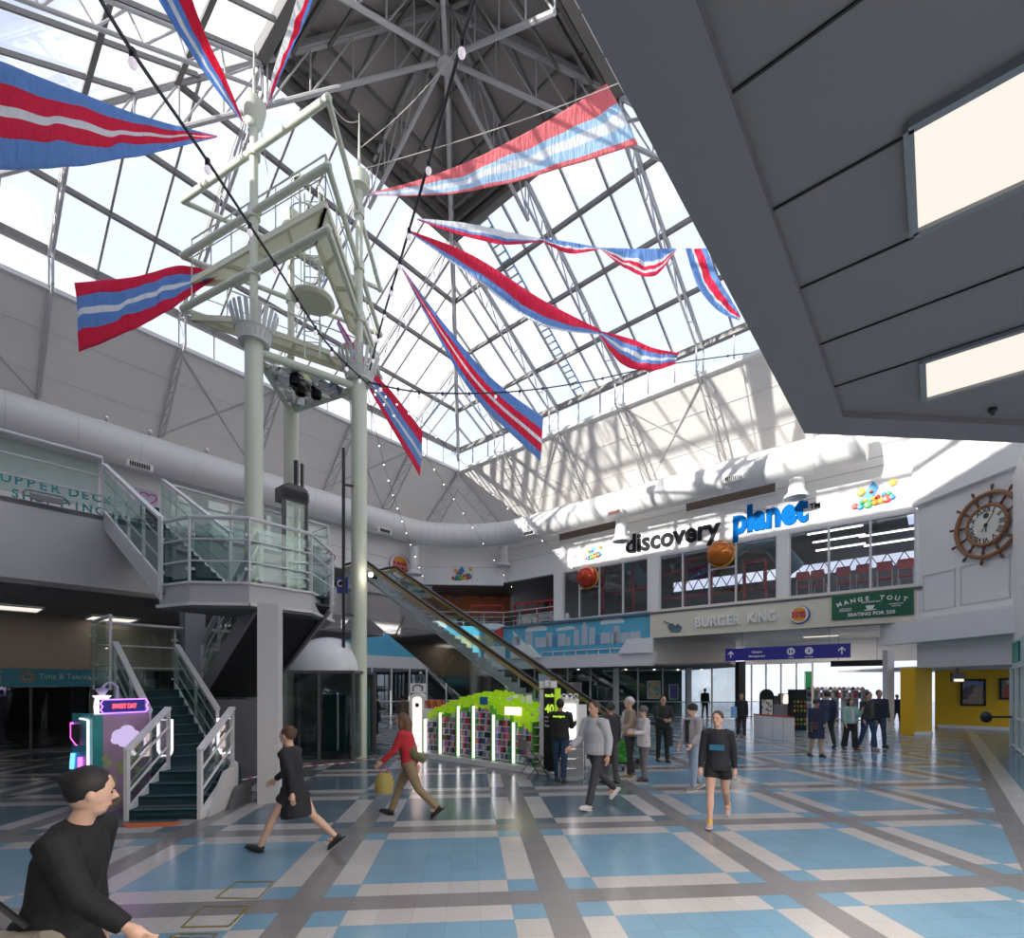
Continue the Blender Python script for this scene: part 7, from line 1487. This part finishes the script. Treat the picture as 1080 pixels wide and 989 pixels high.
    for s_ in (-1, 1):
        h, kn, an = L[s_]
        if bottom_kind == 'shorts': e_ = h.lerp(kn, .42); t.path([h+Z_*.03, h.lerp(kn, .2), e_], .1, 14, radii=[.095*k, .10*k, .108*k])
        elif bottom_kind == 'skirt': e_ = h.lerp(kn, .85); t.path([h+Z_*.03, h.lerp(kn, .4), e_], .1, 14, radii=[.10*k, .115*k, .13*k])
        elif bottom_kind == 'wide': t.path([h+Z_*.03, h.lerp(kn, .5), kn, kn.lerp(an, .5), an+Z_*.0], .08, 14, radii=[.10*k, .098*k, .09*k, .095*k, .10*k])
        else: t.path([h+Z_*.03, h.lerp(kn, .5), kn, kn.lerp(an, .5), an+Z_*.01], .08, 14, radii=[.098*k, .088*k, .066*k, .062*k, .056*k])
    rm(t.build({'shorts': 'shorts', 'skirt': 'skirt'}.get(bottom_kind, 'trousers'), bmn, r, local=True), max(.012, fine*1.3))
    for s_ in (-1, 1):
        h, kn, an = L[s_]; tilt = R((legs[0] if s_ < 0 else legs[1])[0]-(legs[0] if s_ < 0 else legs[1])[1]); tilt = max(-.75, min(.35, tilt))*.9
        sM = Matrix.Translation(an) @ Matrix.Rotation(tilt, 4, 'X'); q = MB(); q.path([(0, -.05*k, -.02*k), (0, .0, -.025*k), (0, .08*k, -.042*k), (0, .155*k, -.052*k), (0, .185*k, -.056*k)], .04, 12, radii=[.036*k, .044*k, .040*k, .033*k, .014*k]); q2 = MB().prism([(-.04*k, -.085*k), (.04*k, -.085*k), (.046*k, .1*k), (.03*k, .19*k), (-.03*k, .19*k), (-.046*k, .1*k)], -.078*k, -.055*k)
        so = MB().add(q.v, q.f, sM).build('shoe', mat('shoe_%02x%02x' % (int(shoes[0]*255), int(shoes[1]*255)), shoes, .5), r, local=True); q3 = MB().add(q2.v, q2.f, sM); so2 = q3.build('sole', mat('sole_pale', (.55, .52, .50), .6) if shoes[0] > .1 else dark, None); so2.parent = so
        if socks: MB().path([an, an+(kn-an)*.12], .04*k, 10).build('sock', mat('sock_yellow', socks, .8), r, local=True)
    W = WM[r.name]; return r, {s_: W @ (A[s_][2]+(A[s_][2]-A[s_][1]).normalized()*.07*k) for s_ in A}
def at_(px, py): g = G(px, py); return (g.x, g.y)
LEFT, AWAY, RIGHT, TOWARD = 90, 0, -90, 180
# 1 dark figure at the left edge, walking right with a big bag
d_ = 2.5
r, hn = person('person in a long black coat striding right at the left edge, holding a large bag', ((58-CX)/FPX*d_, d_), RIGHT+8, 1.70, 'f', SK1, legs=((28, 8), (-24, 14)), arms=((-12, 18, 8), (30, 25, 8)), lean=12, nod=10, top=(.006, .006, .008), bottom=(.006, .006, .007), long_coat=.34, hair='bun', hairc=(.012, .01, .01), topw=1.1, head=28)
c = Vector((-2.42, 2.30, .86)); bg_ = thing('shopping_bag', 'large patterned shopping bag held by the black coated person', 'bag', loc=c)
MB().path([c+Vector((-.3, 0, -.02)), c+Vector((-.15, 0, -.12)), c+Vector((.1, 0, -.14)), c+Vector((.3, 0, -.02))], .17, 14, radii=[.12, .20, .20, .10]).build('bag_body', busy('bag_pattern', [(.30, .26, .20), (.16, .14, .12), (.42, .38, .34), (.45, .22, .06)], 7), bg_)
MB().path([c+Vector((-.2, -.02, .1)), c+Vector((-.02, -.06, .34)), c+Vector((.22, -.02, .1))], .014, 6).build('bag_handle', dark, bg_)
# 2 bare legged walker by the square post, walking left
c0 = Vector(at_(310, 897)+(0,)); person('person in a black dress walking left past the square white post', (c0.x, c0.y), LEFT-6, 1.62, 'f', SK1, legs=((32, 6), (-30, 20)), arms=((-25, 20, 6), (25, 30, 6)), lean=6, top=(.015, .015, .02), bottom=(.012, .014, .018), bottom_kind='shorts', shoes=(.03, .03, .03), hair='bun', hairc=(.09, .04, .02), long_coat=.36, fine=.008)
# 3 red jacket walker
c0 = Vector(at_(432, 861)+(0,)); r, hn = person('person in a red jacket and khaki trousers walking left with a shopping bag', (c0.x, c0.y), LEFT-4, 1.66, 'f', SK1, legs=((-24, 22), (26, 6)), arms=((26, 22, 6), (-20, 12, 8)), lean=9, top=(.42, .02, .03), bottom=(.24, .18, .11), shoes=(.02, .02, .02), hair='long', hairc=(.14, .07, .04), fine=.009)
h = hn[-1]; bg_ = thing('shopping_bag', 'olive and red shopping bag carried by the red jacketed person', 'bag', loc=h); h = h+Vector((.1, -.05, 0)); MB().path([h+Vector((0, 0, -.12)), h+Vector((0, 0, -.25)), h+Vector((.0, 0, -.42))], .12, 12, radii=[.10, .15, .13]).build('bag_body', mat('bag_olive', (.34, .27, .08), .7), bg_); MB().path([h+Vector((-.08, 0, -.14)), h+Vector((0, 0, .02)), h+Vector((.08, 0, -.14))], .01, 6).build('bag_handle', red_m, bg_)
MB().path([c0+Vector((-.05, .1, 1.16)), c0+Vector((.1, -.12, .98)), c0+Vector((.22, .0, .9))], .07, 10).build('waist_bag', mat('waist_green', (.12, .13, .06), .7), r)
# 4 grey sweatshirt man
c0 = Vector(at_(629, 851)+(0,)); person('man in a pale grey sweatshirt and dark trousers walking left in the centre', (c0.x, c0.y), LEFT+35, 1.80, 'm', SK3, legs=((20, 4), (-26, 24)), arms=((-12, 22, 12), (18, 40, 10)), lean=3, top=(.40, .41, .44), bottom=(.045, .045, .055), shoes=(.50, .50, .52), hairc=(.05, .03, .02), topw=1.22, fine=.008)
# 5 black jacket man seen from behind
c0 = Vector(at_(591, 824)+(0,)); r, hn = person('man in black jacket with green back lettering and blue jeans facing the kiosk', (c0.x, c0.y), AWAY-20, 1.74, 'm', SK2, legs=((6, 2), (-6, 2)), arms=((25, 75, 6), (25, 80, 6)), nod=-18, top=(.012, .012, .014), bottom=(.02, .045, .10), hairc=(.015, .012, .01), topw=1.08)
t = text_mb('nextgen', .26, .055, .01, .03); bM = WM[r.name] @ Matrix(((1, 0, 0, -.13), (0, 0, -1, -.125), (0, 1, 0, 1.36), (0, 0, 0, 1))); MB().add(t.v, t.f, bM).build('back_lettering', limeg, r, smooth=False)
# 7 man hidden behind the grey sweatshirt
c0 = Vector(at_(644, 826)+(0,)); person('dark jacketed person half hidden behind the man in the grey sweatshirt', (c0.x, c0.y), AWAY+30, 1.66, 'm', SK2, legs=((4, 2), (-4, 2)), top=(.02, .02, .03), bottom=(.06, .06, .07), hairc=(.02, .02, .02), hair='curly')
# 8 grey haired man with beige jacket
c0 = Vector(at_(664, 820)+(0,)); r, hn = person('grey haired man in a beige jacket facing left beside a green bag', (c0.x, c0.y), LEFT+6, 1.76, 'm', SK1, legs=((4, 3), (-5, 3)), arms=((18, 50, 4), (15, 45, 4)), nod=-5, top=(.30, .24, .19), bottom=(.03, .03, .035), shoes=(.16, .12, .05), hair='curly', hairc=(.48, .46, .45), open_front=(.5, .48, .5), topw=1.1, fine=.008)
c0 = Vector(at_(652, 812)+(0,)); gb_ = thing('green_shopping_trolley', 'black wheeled shopping trolley with bright green leaf pattern', 'trolley', loc=c0)
MB().box(c0.x-.34, c0.x+.14, c0.y-.3, c0.y, .2, .78).build('trolley_bag', dark, gb_, smooth=False); MB().box(c0.x-.10, c0.x+.16, c0.y-.34, c0.y-.3, .25, .76).build('green_panel', busy('leaf_green', [(.03, .30, .03), (.08, .50, .06), (.02, .20, .02)], 22), gb_, smooth=False)
for x in (-.28, .08): MB().lathe([(.06, -.02), (.06, .02)], (0, 0, 0), 14, Matrix.Translation((c0.x+x, c0.y-.15, .06)) @ Matrix.Rotation(R(90), 4, 'Y')).build('wheel', blackrub, gb_); MB().tube((c0.x+x, c0.y-.15, .06), (c0.x+x, c0.y-.15, .22), .012, 6).build('wheel_fork', chrome, gb_)
MB().path([(c0.x-.2, c0.y-.1, .78), (c0.x-.1, c0.y-.1, 1.0), (c0.x+.02, c0.y-.1, .78)], .016, 6).build('carry_handle', dark, gb_)
# 9 white puffer
c0 = Vector(at_(679, 823)+(0,)); puff = mat('white_puffer', (.56, .54, .56), .5)
def puffer(name, col):
    m = mat(name, col, .5); t = m.node_tree; b = t.nodes['Principled BSDF']; tc = t.nodes.new('ShaderNodeTexCoord'); wv = t.nodes.new('ShaderNodeTexWave'); wv.bands_direction = 'Z'; wv.inputs['Scale'].default_value = 6; wv.inputs['Distortion'].default_value = .6
    bp = t.nodes.new('ShaderNodeBump'); bp.inputs['Strength'].default_value = .15; bp.inputs['Distance'].default_value = .02; t.links.new(tc.outputs['Object'], wv.inputs['Vector']); t.links.new(wv.outputs['Fac'], bp.inputs['Height']); t.links.new(bp.outputs['Normal'], b.inputs['Normal']); return m
person('person in a white quilted jacket and grey knitted hat facing left', (c0.x, c0.y), LEFT+10, 1.57, 'f', SK1, legs=((3, 2), (-3, 2)), arms=((20, 70, 4), (22, 75, 4)), topm=puffer('white_quilt', (.55, .53, .55)), bottom=(.16, .15, .16), shoes=(.06, .05, .05), hat=(.12, .12, .13), hems=.10, topw=1.12, fine=.008)
# 10 guard
c0 = Vector(at_(699, 803)+(0,)); person('bearded man all in black standing facing the camera with hands together', (c0.x, c0.y), TOWARD+5, 1.74, 'm', SK3, legs=((5, 2), (-6, 2)), arms=((22, 62, (8, -34)), (22, 62, (8, -34))), top=(.014, .014, .016), bottom=(.014, .014, .016), hairc=(.015, .012, .01), hood=True, topw=1.1, fine=.008)
# 11 black cap, grey jacket, jeans
c0 = Vector(at_(731, 833)+(0,)); r, hn = person('woman in a grey jacket, black cap and pale jeans with a cream tote bag', (c0.x, c0.y), LEFT+20, 1.66, 'f', SK1, legs=((8, 6), (-12, 10)), arms=((5, 40, 5), (5, 25, 6)), top=(.32, .31, .32), bottom=(.28, .36, .48), shoes=(.22, .22, .20), hat=(.02, .02, .02), hairc=(.03, .02, .02), open_front=(.02, .02, .03), topw=1.15, fine=.008)
c = c0+Vector((.24, .12, .72)); bg_ = thing('tote_bag', 'cream tote bag hanging behind the woman in pale jeans', 'bag', loc=c); MB().path([c+Z_*.18, c, c-Z_*.24], .12, 12, radii=[.10, .13, .12]).build('bag_body', mat('tote_cream', (.52, .47, .40), .8), bg_); MB().path([c+Vector((-.06, 0, .17)), c+Vector((0, 0, .5)), c+Vector((.06, 0, .17))], .012, 6).build('bag_strap', dark, bg_)
# 12 woman in black shorts
c0 = Vector(at_(757, 871)+(0,)); r, hn = person('woman in a black sweatshirt and black shorts walking towards the camera', (c0.x, c0.y), TOWARD-28, 1.66, 'f', SK1, legs=((-20, 32), (12, 3)), arms=((-14, 10, 10), (4, 12, 10)), lean=1, head=-12, top=(.014, .016, .022), bottom=(.012, .012, .015), bottom_kind='shorts', shoes=(.50, .32, .28), socks=(.7, .45, .04), hair='bun', hairc=(.05, .025, .015), fine=.006, hems=.04)
e = MB().box(-.10, .10, .125, .137, 1.12, 1.20); e.build('chest_print', mat('print_teal', (.02, .14, .25), .6), r, local=True, smooth=False)
# right hand group
def P2(px, py): g = G(px, py); return (g.x, g.y)
c0 = P2(782, 777.5); r, hn = person('person in black with a light blue bag in the passage mouth', c0, TOWARD-15, 1.70, 'f', SK1, legs=((10, 4), (-10, 8)), top=(.02, .02, .025), bottom=(.03, .03, .04), shoes=(.6, .28, .16), hairc=(.12, .06, .03), hems=.08, fine=.014)
c = Vector((c0[0]-.33, c0[1]-.1, .95)); bg_ = thing('shoulder_bag', 'light blue shoulder bag of the person in black in the passage mouth', 'bag', loc=c); MB().box(c.x-.10, c.x+.08, c.y-.06, c.y+.06, .8, 1.2).build('bag_body', mat('bag_sky', (.22, .45, .75), .6), bg_, smooth=False); MB().path([c+Vector((-.05, 0, .24)), c+Vector((.1, 0, .5)), c+Vector((.05, 0, .24))], .01, 6).build('bag_strap', dark, bg_)
c0 = P2(861, 797.5); r, hn = person('woman in a long navy coat and beige trousers with a shoulder bag', c0, TOWARD+5, 1.62, 'f', SK2, legs=((8, 4), (-8, 6)), arms=((6, 45, (8, -25)), (0, 12, 6)), top=(.015, .022, .06), bottom=(.40, .30, .22), shoes=(.05, .04, .04), hairc=(.02, .02, .02), hat=(.03, .03, .04), long_coat=.36, topw=1.15, fine=.012)
c = Vector((c0[0]-.2, c0[1]-.2, .92)); bg_ = thing('handbag', 'dark brown handbag carried by the woman in the long navy coat', 'bag', loc=c); MB().box(c.x-.13, c.x+.10, c.y-.06, c.y+.06, .8, .98).build('bag_body', mat('bag_brown', (.06, .03, .025), .5), bg_, smooth=False); MB().path([c+Vector((-.08, 0, .05)), c+Vector((.05, .05, .25)), c+Vector((.28, .1, .48))], .01, 6).build('bag_strap', dark, bg_)
c0 = P2(872, 787.5); person('man in a dark navy quilted jacket walking away behind the woman in navy', c0, AWAY-10, 1.84, 'm', SK1, legs=((14, 6), (-14, 12)), topm=puffer('navy_quilt', (.018, .025, .07)), bottom=(.03, .03, .035), hairc=(.03, .02, .02), topw=1.2, hems=.08, fine=.012)
c0 = P2(897, 790.5); person('woman in a mint green jacket over white top and black trousers', c0, TOWARD-5, 1.60, 'f', SK3, legs=((10, 4), (-12, 8)), arms=((30, 115, 8), (8, 15, 10)), top=(.25, .45, .40), bottom=(.02, .02, .022), bottom_kind='wide', hair='long', hairc=(.02, .015, .015), open_front=(.6, .6, .62), topw=1.1, fine=.012)
c0 = P2(916, 790.5); person('man in a black padded waistcoat and blue jeans walking towards the camera', c0, TOWARD+3, 1.82, 'm', SK3, legs=((12, 4), (-14, 10)), arms=((-8, 12, 12), (10, 15, 12)), top=(.03, .03, .035), bottom=(.03, .07, .16), shoes=(.5, .35, .3), hairc=(.05, .03, .02), open_front=(.10, .09, .09), topw=1.12, fine=.012)
c0 = P2(927, 787); person('man in a dark coat close behind the couple on the right', c0, TOWARD-8, 1.86, 'm', SK3, legs=((10, 4), (-8, 6)), top=(.02, .025, .05), bottom=(.04, .07, .12), hairc=(.03, .02, .02), topw=1.15, fine=.014)
for px, f_, lab, h_, tp in ((934.5, AWAY, 'distant dark figure just left of the pale post in the bright hall', 1.75, (.03, .03, .035)), (946, TOWARD, 'distant dark figure seen through glass between post and yellow pillar', 1.78, (.02, .03, .06)), (957, TOWARD+10, 'distant walking man in black nearest the yellow pillar', 1.78, (.03, .03, .03))):
    d = 26 if px > 940 else 30; person(lab, ((px-CX)/FPX*d, d), f_, h_*.86, 'm', SK3, legs=((10, 4), (-10, 6)), top=tp, bottom=(.03, .04, .07), fine=.02)
c0 = P2(397, 777); person('dark clothed person looking at a phone beside the right round column', c0, RIGHT+35, 1.66, 'f', SK2, legs=((6, 3), (-4, 3)), arms=((20, 80, (6, -20)), (20, 80, (6, -20))), nod=-25, top=(.015, .015, .018), bottom=(.012, .012, .014), long_coat=.3, shoes=(.5, .45, .42), hat=(.02, .02, .025), fine=.014)
c0 = P2(425, 782); person('person in a brown jacket standing at the pale lit poster', c0, AWAY-15, 1.70, 'f', SK2, legs=((4, 2), (-4, 2)), top=(.16, .11, .08), bottom=(.20, .16, .14), hair='curly', hairc=(.02, .015, .015), fine=.014, hems=.06)
d = 29.; person('shadowy figure behind the shop glass left of the black pillar', ((766-CX)/FPX*d, d+3.2), TOWARD, 1.8, 'm', SK2, top=(.02, .03, .03), bottom=(.03, .04, .04), fine=.02)
